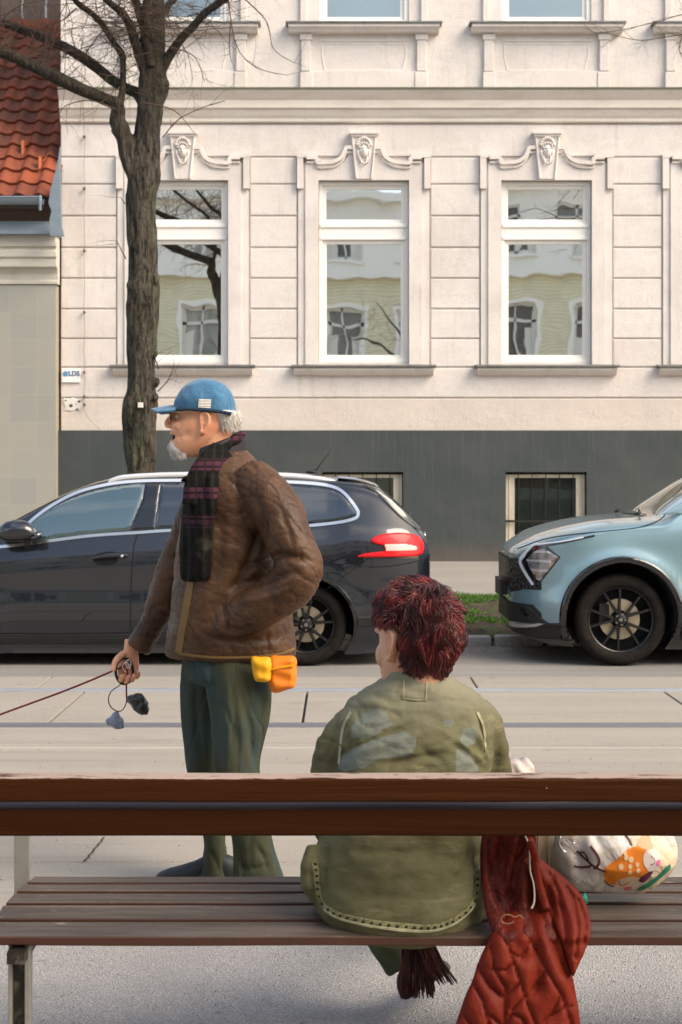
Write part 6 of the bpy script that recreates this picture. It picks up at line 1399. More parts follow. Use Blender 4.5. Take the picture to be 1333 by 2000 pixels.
for a_ in ([(712, 1404, .048, 3.69), (688, 1424, .054, 3.69), (668, 1452, .056, 3.68), (652, 1495, .057, 3.68), (644, 1550, .058, 3.70), (648, 1600, .060, 3.74), (668, 1625, .052, 3.84), (700, 1632, .046, 3.95), (722, 1636, .042, 4.02)],
           [(925, 1400, .048, 3.69), (940, 1420, .053, 3.69), (948, 1452, .055, 3.70), (953, 1488, .055, 3.72), (958, 1525, .055, 3.76), (954, 1572, .054, 3.82), (930, 1590, .048, 3.92), (900, 1600, .042, 4.02)]):
    q = catmull(a_, 3); jw.tube([P(a, b, d) for a, b, r_, d in q], [r_ for a, b, r_, d in q], 22)
jw.tube([P(612, 1650, 3.60), P(606, 1690, 3.58), P(608, 1730, 3.57), P(616, 1762, 3.57)], [(.02, .03), (.028, .035), (.028, .035), (.012, .02)], 12, up=(1, 0, 0))
wcre = creases([([(655, 1500), (668, 1476), (695, 1458), (735, 1444), (780, 1424), (820, 1408)], .009, 8), ([(672, 1440), (700, 1420), (745, 1405)], -.006, 9), ([(690, 1476), (740, 1458), (800, 1438), (850, 1424)], -.007, 9), ([(700, 1500), (760, 1488), (830, 1480)], .006, 8), ([(820, 1460), (860, 1485), (880, 1508)], .005, 7), ([(720, 1352), (760, 1372), (790, 1378)], .004, 8), ([(860, 1372), (900, 1368), (935, 1385)], .004, 8), ([(690, 1385), (720, 1372), (760, 1370)], -.004, 8), ([(880, 1448), (905, 1466), (935, 1492), (952, 1510)], .006, 9), ([(872, 1436), (900, 1450), (928, 1475), (955, 1503)], -.006, 5),
                ([(935, 1400), (950, 1430), (957, 1470)], .008, 5), ([(920, 1412), (935, 1440), (950, 1480)], -.006, 4), ([(966, 1400), (964, 1440), (962, 1500)], .004, 5), ([(660, 1400), (660, 1440), (657, 1500)], .005, 5), ([(975, 1450), (972, 1490), (968, 1510)], .005, 6), ([(945, 1425), (955, 1450), (962, 1475)], .006, 4), ([(932, 1432), (945, 1462), (955, 1490)], -.005, 4),
                ([(740, 1505), (800, 1480), (880, 1470)], .008, 8), ([(650, 1445), (640, 1470), (625, 1490)], .006, 5), ([(900, 1390), (930, 1380), (955, 1378)], -.004, 8),
                ([(640, 1640), (632, 1700), (636, 1760)], .012, 6), ([(925, 1640), (915, 1690), (880, 1740), (860, 1780)], .007, 9), ([(942, 1650), (936, 1700), (930, 1750)], .010, 5), ([(660, 1660), (760, 1668), (860, 1662)], .004, 10), ([(700, 1700), (760, 1708), (860, 1700)], -.004, 12), ([(690, 1745), (780, 1755), (870, 1745)], .004, 12), ([(605, 1700), (612, 1740), (618, 1765)], .006, 4)])
def wdisp(co, no): return wcre(co, no)+no*(vnoise(co, 8, 13, (1, 1, 1.4))*.007+vnoise(co, 20, 17, (1, 1, 1.8))*.005+vnoise(co, 48, 3, (1, 1, 1.5))*.0014-.0035*np.exp(-(np.abs(vnoise(co, 9, 51, (1, .6, 2.2)))/.06)**2)*(co[:, 2] > .8))[:, None]
PRN = [[(684, 1440), (690, 1415), (712, 1392), (735, 1384), (752, 1390), (762, 1404), (770, 1414), (752, 1424), (735, 1438), (712, 1444)], [(668, 1475), (700, 1456), (745, 1440), (790, 1430), (815, 1440), (812, 1462), (800, 1478), (770, 1480), (740, 1482), (715, 1500), (668, 1508), (660, 1495)],
       [(866, 1406), (884, 1404), (890, 1414), (878, 1420), (866, 1416)], [(905, 1424), (926, 1420), (936, 1436), (928, 1452), (912, 1460), (898, 1448)], [(892, 1462), (912, 1466), (930, 1490), (936, 1508), (890, 1508)]]
def prn(co):
    X, Y = to_px(co); o = np.zeros(len(co))
    for p_ in PRN:
        D, _, _ = seg_dist(X, Y, p_); I = inside(X, Y, p_); o = np.maximum(o, np.clip(.5+np.where(I, D, -D)/12, 0, 1))
    return o*(co[:, 1] < 3.66)
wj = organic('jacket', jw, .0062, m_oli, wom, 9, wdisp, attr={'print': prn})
sw = surf(wj, 3.6)
m_pip = Mat('faded_piping', (.36, .34, .22), .9); m_pip.mix(m_pip.ramp(m_pip.noise(60, 3), .45, .6), (.24, .22, .13), .7)
D_ = 3.53
on(sw, [(686, 1402), (674, 1422), (667, 1450), (662, 1505)], D_, .007, .0035, 'seam', m_pip, wj)
on(sw, [(938, 1400), (949, 1424), (953, 1450), (953, 1472)], D_, .007, .0035, 'seam', m_pip, wj)
on(sw, [(792, 1336), (790, 1372)], D_, .004, .0025, 'patch_stitching', m_pip, wj); on(sw, [(838, 1337), (834, 1374)], D_, .004, .0025, 'patch_stitching', m_pip, wj); on(sw, [(786, 1370), (812, 1373), (836, 1374)], D_, .004, .0025, 'patch_stitching', m_pip, wj)
m_trim = Mat('frayed_hem', (.25, .235, .12), .95); m_trim.mix(m_trim.ramp(m_trim.noise(90, 3), .45, .6), (.12, .11, .055), .8).bump(m_trim.noise(150, 3), .004)
hem = [(613, 1700), (618, 1730), (622, 1765), (632, 1784), (665, 1795), (710, 1801), (760, 1807), (810, 1811), (850, 1811), (885, 1803), (912, 1790), (932, 1772), (938, 1745), (938, 1712)]
on(sw, hem, 3.46, .017, .003, 'hem_trim', m_trim, wj)
hem2 = [(a, b+6) for a, b in hem[3:-2]]; on(sw, hem2, 3.46, .006, .009, 'hem_piping', m_pip, wj)
ey = MB(); q = catmull(pp(hem, 3.46), 6)
acc = 0
for a, b in zip(q[:-1], q[1:]):
    acc += math.hypot(b[0]-a[0], b[1]-a[1])
    if acc > .0125:
        acc = 0; y = sw(a[0], a[1]); ey.ball((a[0], y-.0035, a[1]), (.0042, .002, .0032), 8, 6)
ey.build('eyelets', Mat('eyelet_dark', (.012, .012, .008), .8), wj, smooth=True)
# standing collar
rs = []
for gr, dz in ((1.10, -.018), (1.14, .008), (1.13, .030), (1.09, .044), (1.03, .046), (1.0, .036), (1.0, -.01)):
    rs.append([(P(812, 0, 3.70).x+.066*gr*math.cos(t), 3.672+.070*gr*math.sin(t), P(0, 1330, 3.64).z+dz+.016*math.sin(t)+.002*math.sin(t*9)) for t in np.linspace(-math.pi*1.04, .04*math.pi, 34)])
cb_ = MB().add([v for r_ in rs for v in r_], [(i*34+j, i*34+j+1, (i+1)*34+j+1, (i+1)*34+j) for i in range(6) for j in range(33)]); cb_.build('collar', m_oli, wj, smooth=True)
MB().tube([(P(812, 0, 3.70).x+.0755*math.cos(t), 3.672+.080*math.sin(t), P(0, 1330, 3.64).z-.008+.016*math.sin(t)) for t in np.linspace(-math.pi, 0, 24)], .0028, 6).build('collar_seam', m_pip, wj, smooth=True)
# thin striped scarf edge inside the collar
m_str = Mat('striped_scarf', (.10, .03, .03), .9, coord='P'); m_str.mix(m_str.ramp(m_str.wave(70, 'DIAGONAL'), .5, .6), (.45, .32, .25), .7)
MB().tube([(P(808, 0, 3.70).x+.060*math.cos(t)-.004, 3.712+.064*math.sin(t), P(0, 1315, 3.64).z-.018*math.cos(t)*-1*.6+.004) for t in np.linspace(-math.pi*1.25, -.15*math.pi, 26)], [(.012, .006)]*26, 8, up=(0, 0, 1)).build('scarf', m_str, wom, smooth=True)
# trousers: thighs along the seat, shins down, shoes
m_wtr = Mat('olive_trousers', (.060, .072, .040), .9, coord='P'); m_wtr.mix(m_wtr.ramp(m_wtr.noise(9, 4), .45, .65), (.09, .105, .06), .7).bump(m_wtr.noise((12, 12, 20), 4), .008)
def W(px, z, d): return Vector(((px-666.5)/F*d, d, z))
lg = MB(); lg.ball(W(785, .53, 3.72), (.17, .12, .09), 20, 12)
lg.tube([W(740, .53, 3.75), W(742, .545, 3.95), W(745, .53, 4.12), W(746, .48, 4.18), W(750, .34, 4.14), W(762, .22, 4.11), W(790, .15, 4.10)], [.085, .08, .07, .068, .066, .060, .050], 20)
lg.tube([W(850, .53, 3.75), W(850, .545, 3.98), W(848, .53, 4.18), W(845, .48, 4.28), W(838, .34, 4.50), W(832, .20, 4.72), W(830, .12, 4.84)], [.085, .08, .07, .066, .060, .052, .05], 20)
organic('trousers', lg, .007, m_wtr, wom, 4, lambda co, no: no*(vnoise(co, 14, 3)*.010)[:, None])
m_wsh = Mat('dark_brown_shoe', (.03, .018, .014), .5)
def wshoe(px, d, dirv, lift=0):
    dv = Vector(dirv).normalized(); sd2 = Vector((-dv.y, dv.x, 0)); o = W(px, lift, d); rs = []
    for t, w_, z1 in ((-.05, .02, .05), (-.04, .03, .08), (0, .034, .10), (.05, .036, .09), (.10, .04, .065), (.15, .042, .05), (.19, .034, .04), (.21, .015, .025)):
        rs.append([o+dv*t+sd2*w_*math.cos(q)+Vector((0, 0, z1/2+z1/2*math.sin(q))) for q in np.linspace(0, 2*math.pi, 19)[:-1]])
    MB().rings(rs).build('shoe', m_wsh, wom, smooth=True)
wshoe(806, 4.10, (.5, 1, 0), .075); wshoe(832, 4.86, (.1, 1, 0))
organic('hand', hand(W(735, .585, 4.00), (.6, .6, -.1), (0, 0, -1), (0, 1, 0), (.3, .4, .3)), .003, m_skw, wom, 2)
organic('hand', hand(W(905, .60, 4.03), (-.7, .5, -.15), (0, 0, -1), (0, 1, 0), (.35, .4, .3)), .003, m_skw, wom, 2)
# ================================================================== bench
m_red = Mat('red_brown_plank', (.042, .0115, .002), .6, coord='P', spec=.12)
m_red.mix(m_red.ramp(m_red.noise((1.5, 30, 30), 4), .42, .68), (.056, .015, .0035), .8).mix(m_red.ramp(m_red.noise((8, 60, 60), 4, .7), .62, .75), (.025, .008, .004), .6)
gn = m_red.node('ShaderNodeNewGeometry'); sz = m_red.node('ShaderNodeSeparateXYZ'); m_red.link(gn.outputs['Normal'], sz.inputs[0])
wear = m_red.math('ADD', m_red.ramp(sz.outputs[2], .35, .95), m_red.math('MULTIPLY', m_red.math('SUBTRACT', m_red.noise((7, 45, 45), 6, .75, .6), .56), 2.6))
m_red.mix(m_red.ramp(wear, .52, .72), (.37, .28, .235), .9).mix(m_red.ramp(m_red.noise((22, 22, 22), 4, .6), .735, .75), (.42, .26, .10), .8).bump(m_red.noise((4, 60, 60), 4), .004)
m_slat = Mat('worn_seat_slat', (.066, .046, .034), .6, coord='P')
m_slat.mix(m_slat.ramp(m_slat.noise((2.2, 26, 1), 5, .6), .42, .66), (.135, .105, .088), .85).mix(m_slat.ramp(m_slat.noise((3, 50, 1), 5, .7), .58, .74), (.035, .022, .015), .8).mix(m_slat.ramp(m_slat.noise((14, 40, 8), 4, .7), .64, .72), (.34, .25, .225), .7)
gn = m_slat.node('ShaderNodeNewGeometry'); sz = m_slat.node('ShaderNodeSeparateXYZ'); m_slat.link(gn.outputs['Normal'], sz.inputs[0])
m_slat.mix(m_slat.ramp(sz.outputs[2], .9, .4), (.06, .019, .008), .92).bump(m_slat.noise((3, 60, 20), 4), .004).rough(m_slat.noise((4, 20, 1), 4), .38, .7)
m_steel = Mat('grey_painted_steel', (.27, .26, .235), .5, .3, coord='P'); m_steel.mix(m_steel.ramp(m_steel.noise(14, 4, .6, 1), .5, .68), (.23, .20, .16), .6)
m_steel_d = Mat('dark_worn_steel', (.03, .024, .018), .5, .4, coord='P'); m_steel_d.mix(m_steel_d.ramp(m_steel_d.noise((20, 20, 12), 4, .7, 1), .52, .68), (.17, .14, .11), .7)
bench = thing('park_bench', 'long park bench with two red brown back planks and worn grey slats', 'bench', (.1, 3.7, 0))
XB0, XB1 = P(-22, 0, 3.3).x-.12, 1.55
def plank(mb, p0, p1, up_, th):   # quad section in the y,z plane
    return mb
def sec_x(name, sec, mat, parent, x0, x1, bev=.006, n=60):
    rs = []
    for i in range(n+1):
        x = x0+(x1-x0)*i/n; rs.append([(x, y+.0015*mn.noise(Vector((x*3, y*9, z*9))), z+.0018*mn.noise(Vector((x*2.5, y*9+4, z*9)))) for y, z in sec])
    return MB().rings(rs).build(name, mat, parent, bevel=bev, seg=3, smooth='auto')
z_ = lambda py, d: P(0, py, d).z
sec_x('back_plank', [(3.292, z_(1568, 3.292)), (3.290, z_(1521, 3.290)), (3.345, z_(1508, 3.345)), (3.348, z_(1568, 3.292)-.004)], m_red, bench, XB0, XB1, .006)
m_red2 = Mat('red_brown_plank_shaded_top', (.042, .0115, .002), .6, coord='P', spec=.12)  # lower plank: shade from the plank above painted into its top face
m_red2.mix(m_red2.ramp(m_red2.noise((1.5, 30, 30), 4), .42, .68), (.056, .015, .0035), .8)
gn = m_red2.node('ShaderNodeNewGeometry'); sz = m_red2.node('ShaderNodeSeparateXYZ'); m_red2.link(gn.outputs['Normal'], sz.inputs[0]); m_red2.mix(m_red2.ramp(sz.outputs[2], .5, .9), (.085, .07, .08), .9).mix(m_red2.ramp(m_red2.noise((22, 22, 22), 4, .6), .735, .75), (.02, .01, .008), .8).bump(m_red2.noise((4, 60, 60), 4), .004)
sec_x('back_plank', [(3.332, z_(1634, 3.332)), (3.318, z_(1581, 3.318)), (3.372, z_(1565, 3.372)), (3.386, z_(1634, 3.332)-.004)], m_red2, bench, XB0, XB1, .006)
for y0, y1, za, zb in ((3.457, 3.547, .43, .438), (3.560, 3.650, .4405, .447), (3.663, 3.753, .4497, .4468), (3.766, 3.856, .4496, .4415), (3.869, 3.960, .4433, .4332)):
    x0 = P(-26, 0, 3.5).x+(y0-3.457)*.04
    sec_x('seat_slat', [(y0, za-.022), (y0, za), (y1, zb), (y1, zb-.022)], m_slat, bench, x0, XB1, .004)
XS = P(35, 0, 3.92).x
def leg_set(dx, first=True):
    X = XS+dx
    # front post up to the arm rest
    mb = MB().box(X-.020, X+.020, 3.965, 3.985, 0, .70); mb.build('front_leg', m_steel, bench, bevel=.002)
    # rear leg: channel section
    XR_ = P(43, 0, 3.5).x+dx; mb = MB().box(XR_-.025, XR_+.025, 3.50, 3.508, 0, .405).box(XR_-.025, XR_-.018, 3.47, 3.50, 0, .405).box(XR_+.012, XR_+.025, 3.47, 3.50, 0, .405)
    l_ = MB().box(XR_-.018, XR_+.012, 3.488, 3.500, 0, .405).build('rear_leg', m_steel_d, bench, bevel=.002); MB().box(XR_-.026, XR_-.018, 3.470, 3.5, 0, .405).box(XR_+.012, XR_+.025, 3.470, 3.5, 0, .405).build('flange', m_steel, l_, bevel=.002)
    # back support: from seat frame up to the planks, and seat bearer
    MB().prism_x([(3.375, .62), (3.39, .62), (3.375, .83), (3.35, .83)], XR_-.02-.12, XR_+.02-.12).build('back_support', m_steel, bench, bevel=.002)
    MB().prism_x([(3.43, .375), (3.985, .375), (3.985, .402), (3.43, .402)], XR_-.02, XR_+.02).build('seat_bearer', m_steel_d, bench)
    MB().prism_x([(3.355, .675), (3.985, .675), (3.985, .70), (3.355, .70)], X-.02, X+.02).build('arm_rest', m_steel, bench, bevel=.003)
    for k, y in enumerate((3.50, 3.60, 3.71, 3.81, 3.91)): MB().ball((X-.02+.05*dx*0+.02*(k-2)*-.5, y, .449 if 0 < k < 4 else .440), (.008, .008, .003), 10, 5).build('bolt', m_steel, bench, smooth=True)
leg_set(0); leg_set(2.28)
# ================================================================== dark red quilted jacket
pj = thing('puffer_jacket', 'dark red quilted puffer jacket draped over the bench seat beside the seated woman', 'jacket', P(1040, 1835, 3.44))
m_puf = Mat('rust_nylon', (.135, .010, .0025), .6, coord='P', spec=.22); m_puf.mix(m_puf.ramp(m_puf.noise(9, 4), .42, .68), (.17, .016, .005), .75).mix(m_puf.ramp(m_puf.noise((30, 30, 20), 4, .6, .8), .58, .76), (.08, .007, .003), .5).bump(m_puf.noise((60, 60, 40), 3, .6, .8), .0025).rough(m_puf.noise(9, 3), .5, .68)
m_pufi = Mat('rust_lining', (.08, .008, .005), .5, coord='P', spec=.25); m_pufi.mix(m_pufi.ramp(m_pufi.noise((14, 14, 8), 4, .6, 1), .5, .7), (.18, .02, .01), .8).bump(m_pufi.noise((18, 18, 9), 4, .6, 1), .02)
def base_y(X, Z):      # drape: on the seat above, over the rear slat, then hanging straight
    return np.interp(Z, [-.1, .10, .35, .44, .50, .60, .70], [3.40, 3.405, 3.42, 3.44, 3.50, 3.52, 3.47])
def quilt(lines, d):
    L = [pp(l, d) for l in lines]
    def f(X, Z):
        D = np.full(np.shape(X), 1e9)
        for l in L: D = np.minimum(D, seg_dist(X, Z, l, False)[0])
        return D
    return f
def puff(poly, lines, d, th, quiltw, dep, folds, name, mat, off=0.0, step=.0045):
    q = quilt(lines, d); fo = [(pp(p_, d), a, w_) for p_, a, w_ in folds]
    def fr(X, Z, D):
        D2 = q(X, Z); y = base_y(X, Z)-off-th*np.sqrt(np.clip(D/.045, 0, 1))-dep*np.clip(D2/quiltw, 0, 1)**.5+.006*np.exp(-(D2/.0030)**2)*np.clip(D/.01, 0, 1)
        for p_, a, w_ in fo: y = y+a*np.exp(-(seg_dist(X, Z, p_, False)[0]/w_)**2)
        nz = np.array([[mn.noise(Vector((a*17, b*13, 2))) for a, b in zip(r1, r2)] for r1, r2 in zip(np.atleast_2d(X), np.atleast_2d(Z))])
        return y-.007*nz.reshape(np.shape(X))*np.clip(D/.01, 0, 1)
    return relief(pp(cr(poly, 4), d), step, fr, lambda X, Z, D: base_y(X, Z)-off+.012*np.clip(D/.01, 0, 1)).build(name, mat, pj, smooth=True, weld=True)
low_p = [(968, 1838), (985, 1826), (1020, 1800), (1060, 1790), (1090, 1790), (1098, 1830), (1110, 1870), (1122, 1910), (1130, 1950), (1137, 2000), (1142, 2060), (1138, 2110), (1060, 2150), (960, 2140), (880, 2100), (888, 2030), (900, 1990), (915, 1950), (925, 1930), (940, 1890), (955, 1860)]
low_l = [[(935, 1900), (960, 1935), (985, 1955), (1018, 1925)], [(1042, 1850), (1020, 1880), (1002, 1870)], [(1070, 1900), (1048, 1935), (1028, 1955)], [(1098, 1945), (1078, 1985), (1052, 2010)], [(958, 1985), (985, 2010), (1010, 2035), (1045, 2045)], [(963, 1862), (968, 1900), (990, 1935), (985, 2010), (978, 2100)], [(985, 1822), (1000, 1870), (1018, 1920), (1028, 1955), (1050, 2010), (1060, 2100)], [(1035, 1790), (1042, 1850), (1070, 1900), (1100, 1950), (1120, 2010), (1128, 2090)], [(1065, 1800), (1090, 1860), (1112, 1910), (1128, 1960)],
         [(963, 1900), (990, 1902), (1002, 1890)], [(1002, 1975), (1022, 1955), (1050, 1940), (1060, 1925)], [(926, 1930), (945, 1960), (955, 2000), (960, 2100)], [(985, 2010), (1002, 1982), (1020, 1990), (1045, 2040)], [(1065, 1995), (1085, 1985), (1100, 1975), (1118, 1972)], [(905, 1985), (925, 2010), (940, 2090)]]
puff(low_p, low_l, 3.38,   .030, .030, .011, [([(1045, 1800), (1052, 1860), (1050, 1930)], .016, .016), ([(1000, 1830), (1030, 1880)], .008, .014), ([(940, 1900), (980, 1960)], .008, .02), ([(1085, 1830), (1105, 1900)], .008, .012)], 'body', m_puf, .0)
right_p = [(1060, 1700), (1090, 1718), (1120, 1742), (1150, 1772), (1160, 1802), (1158, 1830), (1146, 1860), (1128, 1892), (1118, 1905), (1105, 1860), (1088, 1815), (1068, 1770), (1052, 1730)]
puff(right_p, [[(1082, 1722), (1100, 1760), (1106, 1800), (1108, 1850)], [(1110, 1740), (1130, 1772), (1132, 1812), (1124, 1870)], [(1095, 1720), (1080, 1750), (1090, 1800)], [(1140, 1775), (1150, 1810), (1142, 1850)]], 3.40, .036, .028, .014, [([(1108, 1850), (1140, 1840)], .008, .01)], 'sleeve', m_puf, .012)
up_p = [(952, 1600), (1000, 1598), (1040, 1600), (1052, 1640), (1058, 1690), (1075, 1730), (1085, 1790), (1090, 1830), (1060, 1850), (1010, 1850), (975, 1850), (962, 1820), (952, 1790), (946, 1740), (944, 1690), (946, 1640)]
puff(up_p, [[(975, 1600), (958, 1660), (965, 1740), (985, 1790)], [(1030, 1600), (1045, 1660), (1058, 1730), (1078, 1790)], [(1055, 1690), (1045, 1740), (1060, 1800)]], 3.45, .030, .026, .012,
     [([(1000, 1610), (985, 1660), (985, 1720), (1000, 1780)], .035, .016), ([(1025, 1640), (1012, 1700), (1008, 1760)], .030, .012), ([(965, 1700), (975, 1760), (990, 1800)], .016, .01), ([(1005, 1630), (1008, 1700)], -.010, .008), ([(1045, 1760), (1040, 1830)], .014, .01), ([(990, 1800), (1040, 1790)], .012, .014)], 'lining', m_pufi, -.008)
m_zip = Mat('cream_zip', (.62, .52, .42), .5); zp = catmull([(1024, 1628), (1034, 1650), (1039, 1680), (1040, 1710), (1046, 1735), (1046, 1765), (1040, 1778)], 6)
MB().tube([(P(a, b, 3.44).x, float(base_y(0, P(a, b, 3.44).z))-.045, P(a, b, 3.44).z) for a, b in zp], [(.0035, .002)]*len(zp), 6, up=(0, -1, 0)).build('zip', m_zip, pj, smooth=True)
MB().tube([(P(a, b, 3.44).x, float(base_y(0, P(a, b, 3.44).z))-.042, P(a, b, 3.44).z) for a, b in catmull([(1035, 1642), (1048, 1680), (1056, 1730), (1070, 1780)], 6)], .010, 8).build('zip_flap', m_puf, pj, smooth=True)
m_cord = Mat('brown_cord', (.22, .10, .05), .8)
MB().tube([P(992+13*math.cos(t), 1796+9*math.sin(t), 3.385) for t in np.linspace(.4, 5.6, 20)]+[P(a, b, 3.385) for a, b in ((1006, 1792), (1016, 1788), (1024, 1795))], .0016, 5).build('hanging_loop', m_cord, pj, smooth=True)
# ================================================================== bags on the seat
bg_ = thing('paper_bag', 'upright beige paper carrier bag standing on the seat between red jacket and printed bag', 'bag', P(1062, 1770, 3.72))
m_pap = Mat('beige_paper', (.55, .46, .31), .85, coord='P'); m_pap.mix(m_pap.ramp(m_pap.noise((30, 30, 4), 3), .45, .7), (.42, .34, .22), .6).bump(m_pap.noise((20, 20, 8), 3), .006); m_papd = Mat('tan_paper_panel', (.36, .25, .15), .85)
a, b = P(1030, 1740, 3.72), P(1085, 1500, 3.72)
MB().add([(a.x, 3.70, .45), (b.x+.008, 3.70, .45), (b.x+.008, 3.84, .45), (a.x, 3.84, .45), (a.x-.01, 3.73, .725), (b.x, 3.73, .725), (b.x, 3.80, .725), (a.x-.01, 3.80, .725)], [(0, 3, 2, 1), (4, 5, 6, 7), (0, 1, 5, 4), (1, 2, 6, 5), (2, 3, 7, 6), (3, 0, 4, 7)]).build('bag_body', m_pap, bg_, bevel=.006)
MB().box(P(1050, 0, 3.7).x, P(1068, 0, 3.7).x, 3.692, 3.705, .452, .72).build('side_gusset', m_papd, bg_, bevel=.002)
MB().box(P(1071, 0, 3.7).x, P(1073.5, 0, 3.7).x, 3.688, 3.704, .452, .72).build('gusset_fold', m_zip, bg_)
tw_ = relief(pp(cr([(990, 1504), (998, 1495), (1012, 1492), (1022, 1494), (1032, 1490), (1043, 1496), (1046, 1506), (1044, 1530), (1000, 1530)], 4), 3.72), .004, lambda X, Z, D: 3.74-.03*np.sqrt(np.clip(D/.02, 0, 1))-.006*np.sin(X*160+Z*90), lambda X, Z, D: 3.80+0*X)
tag(tw_.build('crumpled_tissue', Mat('pale_pink_tissue', (.56, .46, .42), .8), None, smooth=True), 'crumpled pale pink tissue resting on top of the upright paper bag', 'tissue')
# fabric bag with a printed sleeping deer
tb = thing('fabric_bag', 'pale fabric bag with orange deer print and green leaf edge lying on the seat', 'bag', P(1200, 1750, 3.66))
TP = [(1084, 1655), (1092, 1625), (1110, 1600), (1150, 1585), (1210, 1580), (1270, 1590), (1305, 1612), (1322, 1640), (1328, 1665), (1326, 1682), (1318, 1704), (1300, 1722), (1278, 1738), (1256, 1748), (1225, 1750), (1190, 1748), (1150, 1746), (1112, 1742), (1092, 1722), (1083, 1690)]
DT = 3.64
m_tb = Mat('bag_fabric', (.66, .60, .55), .7, coord='P'); m_tb.mix(m_tb.ramp(m_tb.noise(8, 4), .45, .7), (.55, .46, .40), .7).mix(m_tb.ramp(m_tb.noise(5.5, 3), .52, .62), (.72, .50, .24), .55)
m_tb.bump(m_tb.noise((16, 16, 16), 3, .5, .8), .02)
txx = pp([(1084, 1655), (1150, 1655)], DT)
m_tb.mix(m_tb.ramp(m_tb.sep(0), P(1140, 0, DT).x, P(1088, 0, DT).x), (.30, .235, .20), .8)
def tb_bump(X, Z):
    f = 0
    for p_, a_, w_ in (([(1128, 1625), (1135, 1665), (1130, 1700)], .014, .016), ([(1100, 1610), (1112, 1650), (1140, 1690), (1180, 1705)], .010, .014), ([(1190, 1600), (1200, 1650)], -.008, .02), ([(1150, 1610), (1165, 1640)], .008, .012), ([(1290, 1620), (1312, 1660)], .008, .012), ([(1180, 1725), (1240, 1715)], .006, .012)):
        f = f+a_*np.exp(-(seg_dist(X, Z, pp(p_, DT), False)[0]/w_)**2)
    return f
tbf = lambda X, Z, D: DT+.02-.085*np.clip(D/.075, 0, 1)**.5+tb_bump(X, Z)
tbody = relief(pp(cr(TP, 4), DT), .004, tbf, lambda X, Z, D: DT+.02+.07*np.clip(D/.06, 0, 1)**.5).build('bag_body', m_tb, tb, smooth=True, weld=True)
stb = surf(tbody, DT)
def printed(poly, name, rgb, par=tbody, off=.0015, dd=3.57, n=3, smoothc=True):
    q = pp(cr(poly, n) if smoothc else poly, dd)
    return relief(q, .003, lambda X, Z, D: stb(X, Z)-off, lambda X, Z, D: stb(X, Z)+.002).build(name, Mat('print_'+name, rgb, .7), par, smooth='auto')
printed([(1182, 1708), (1186, 1695), (1205, 1680), (1228, 1660), (1250, 1655), (1268, 1668), (1276, 1690), (1268, 1702), (1262, 1716), (1240, 1722), (1218, 1732), (1206, 1738), (1190, 1730)], 'deer_head', (.80, .22, .02))
printed([(1260, 1668), (1272, 1661), (1290, 1668), (1296, 1685), (1288, 1700), (1272, 1705), (1264, 1698), (1258, 1684)], 'cheek_patch', (.78, .66, .60), off=.0025)
printed([(1208, 1732), (1216, 1722), (1232, 1716), (1252, 1718), (1250, 1728), (1232, 1742), (1212, 1744)], 'cheek_patch', (.72, .50, .34), off=.0025)
printed([(1252, 1726), (1256, 1716), (1268, 1708), (1278, 1705), (1276, 1714), (1262, 1730)], 'deer_nose', (.13, .02, .05), off=.003)
for k, (a, b, r_) in enumerate(((1214, 1694, 5), (1224, 1676, 4.5), (1234, 1680, 5), (1232, 1694, 4), (1246, 1690, 4), (1248, 1702, 4), (1232, 1706, 4), (1222, 1668, 3))): printed([(a+r_*math.cos(t), b+r_*1.2*math.sin(t)) for t in np.linspace(0, 6.28, 8)[:-1]], 'fur_spot', (.82, .58, .35), off=.003)
printed([(1284, 1684), (1292, 1682), (1293, 1692), (1286, 1694)], 'blush', (.75, .18, .33), off=.0035); printed([(1226, 1742), (1240, 1740), (1238, 1748), (1228, 1749)], 'blush', (.65, .16, .18), off=.0035)
m_line = Mat('print_line', (.09, .02, .03), .7)
def pline(pts, w_, name='print_line'): return ribbon(catmull(pp(pts, 3.57), 5), w_, lambda X, Z: stb(X, Z), .003).build(name, m_line, tbody, smooth='auto')
pline([(1272, 1672), (1280, 1680), (1279, 1688), (1272, 1690)], .0018); pline([(1214, 1726), (1216, 1736), (1224, 1738), (1234, 1730)], .0022); pline([(1186, 1728), (1196, 1738), (1206, 1742)], .003)
pline([(1156, 1656), (1168, 1672), (1172, 1684), (1168, 1694), (1162, 1700)], .007); pline([(1132, 1670), (1150, 1686), (1168, 1698), (1186, 1706)], .006); pline([(1126, 1698), (1140, 1702), (1152, 1698), (1158, 1690)], .005); pline([(1136, 1672), (1146, 1672), (1152, 1686)], .004); pline([(1220, 1630), (1230, 1640), (1236, 1652)], .004)
printed([(1246, 1652), (1262, 1632), (1264, 1610), (1272, 1630), (1278, 1656), (1268, 1662)], 'deer_ear', (.78, .40, .24))
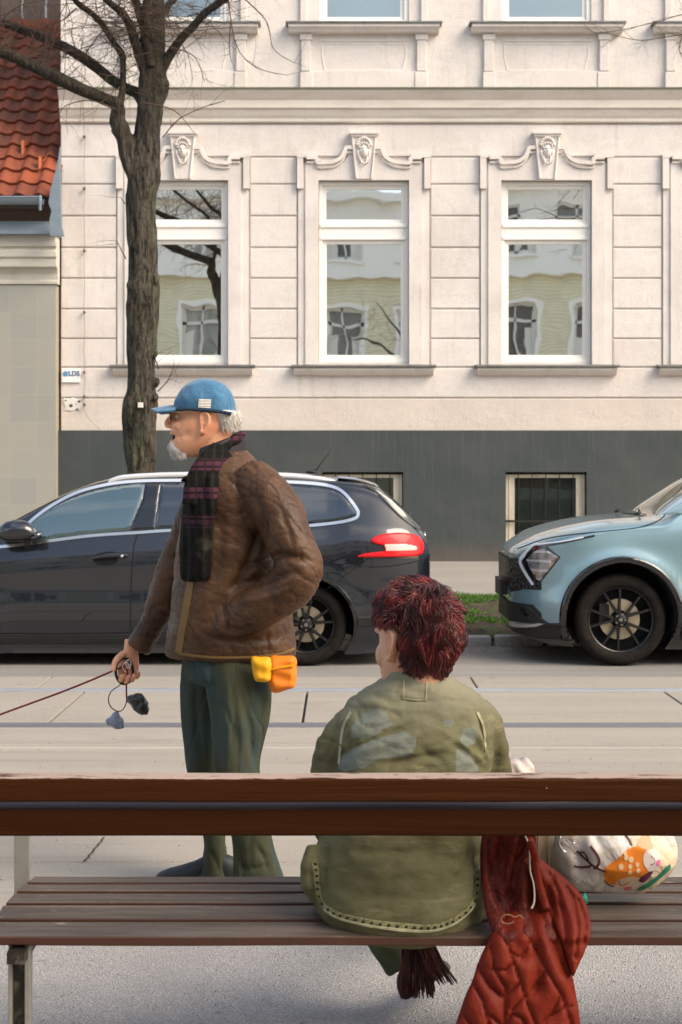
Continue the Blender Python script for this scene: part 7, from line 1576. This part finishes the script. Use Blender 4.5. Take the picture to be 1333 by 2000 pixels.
printed([(1252, 1750), (1262, 1738), (1278, 1728), (1296, 1714), (1308, 1700), (1318, 1698), (1316, 1708), (1300, 1722), (1282, 1738), (1266, 1748)], 'leaf_edge', (.02, .20, .12), off=.004)
m_clearp = Mat('clear_film', (.60, .56, .54), .15, coat=1)
MB().tube([P(a, b, 3.56) for a, b in catmull([(1096, 1634), (1094, 1650), (1104, 1664), (1116, 1660), (1122, 1646)], 5)], .0016, 6).build('plastic_loop', m_chrome, tb, smooth=True)
mb = MB(); r2 = random.Random(2)
for _ in range(14): x = 1140+r2.uniform(0, 8); mb.tube([P(1143, 1745, 3.57), P(x-1, 1756, 3.56), P(x, 1764+r2.uniform(-2, 2), 3.56)], .0016, 4)
tag(mb.build('tassel', Mat('teal_thread', (.01, .38, .27), .8), None, smooth=True), 'tiny teal thread tassel on the seat slats below the printed bag', 'tassel')
# ================================================================== fringed dark red bag hanging under the seat
fr = thing('fringed_bag', 'dark red fringed tassels hanging below the seat beside the trouser leg', 'tassel', P(815, 1900, 3.9))
m_fr = Mat('dark_fringe', (.05, .012, .012), .7, coord='P'); m_fr.mix(m_fr.ramp(m_fr.noise((70, 70, 5), 3), .5, .62), (.15, .035, .03), .8).mix(m_fr.ramp(m_fr.noise((90, 90, 6), 2), .66, .74), (.32, .22, .17), .7)
def fringe(x0, x1, yt, dx, L, n, d, sprd):
    mb = MB()
    for i in range(n):
        t = i/(n-1); px = x0+(x1-x0)*t; e = dx+sprd*(t-.5)*2+r2.uniform(-5, 5); Lk = L*r2.uniform(.88, 1.04)
        mb.tube([P(px, yt, d+r2.uniform(-.02, .02)), P(px+e*.4, yt+Lk*.5, d+r2.uniform(-.02, .02)), P(px+e, yt+Lk, d+r2.uniform(-.02, .02))], [.0028, .0026, .0012], 5)
    return mb
fringe(788, 838, 1840, 2, 108, 130, 3.88, 10).build('tassel', m_fr, fr, smooth=True); fringe(818, 846, 1840, 36, 82, 36, 3.86, 10).build('tassel', m_fr, fr, smooth=True)
MB().box(P(786, 0, 3.88).x, P(850, 0, 3.88).x, 3.84, 3.93, P(0, 1846, 3.88).z, .405).build('bag_edge', m_fr, fr, bevel=.01)
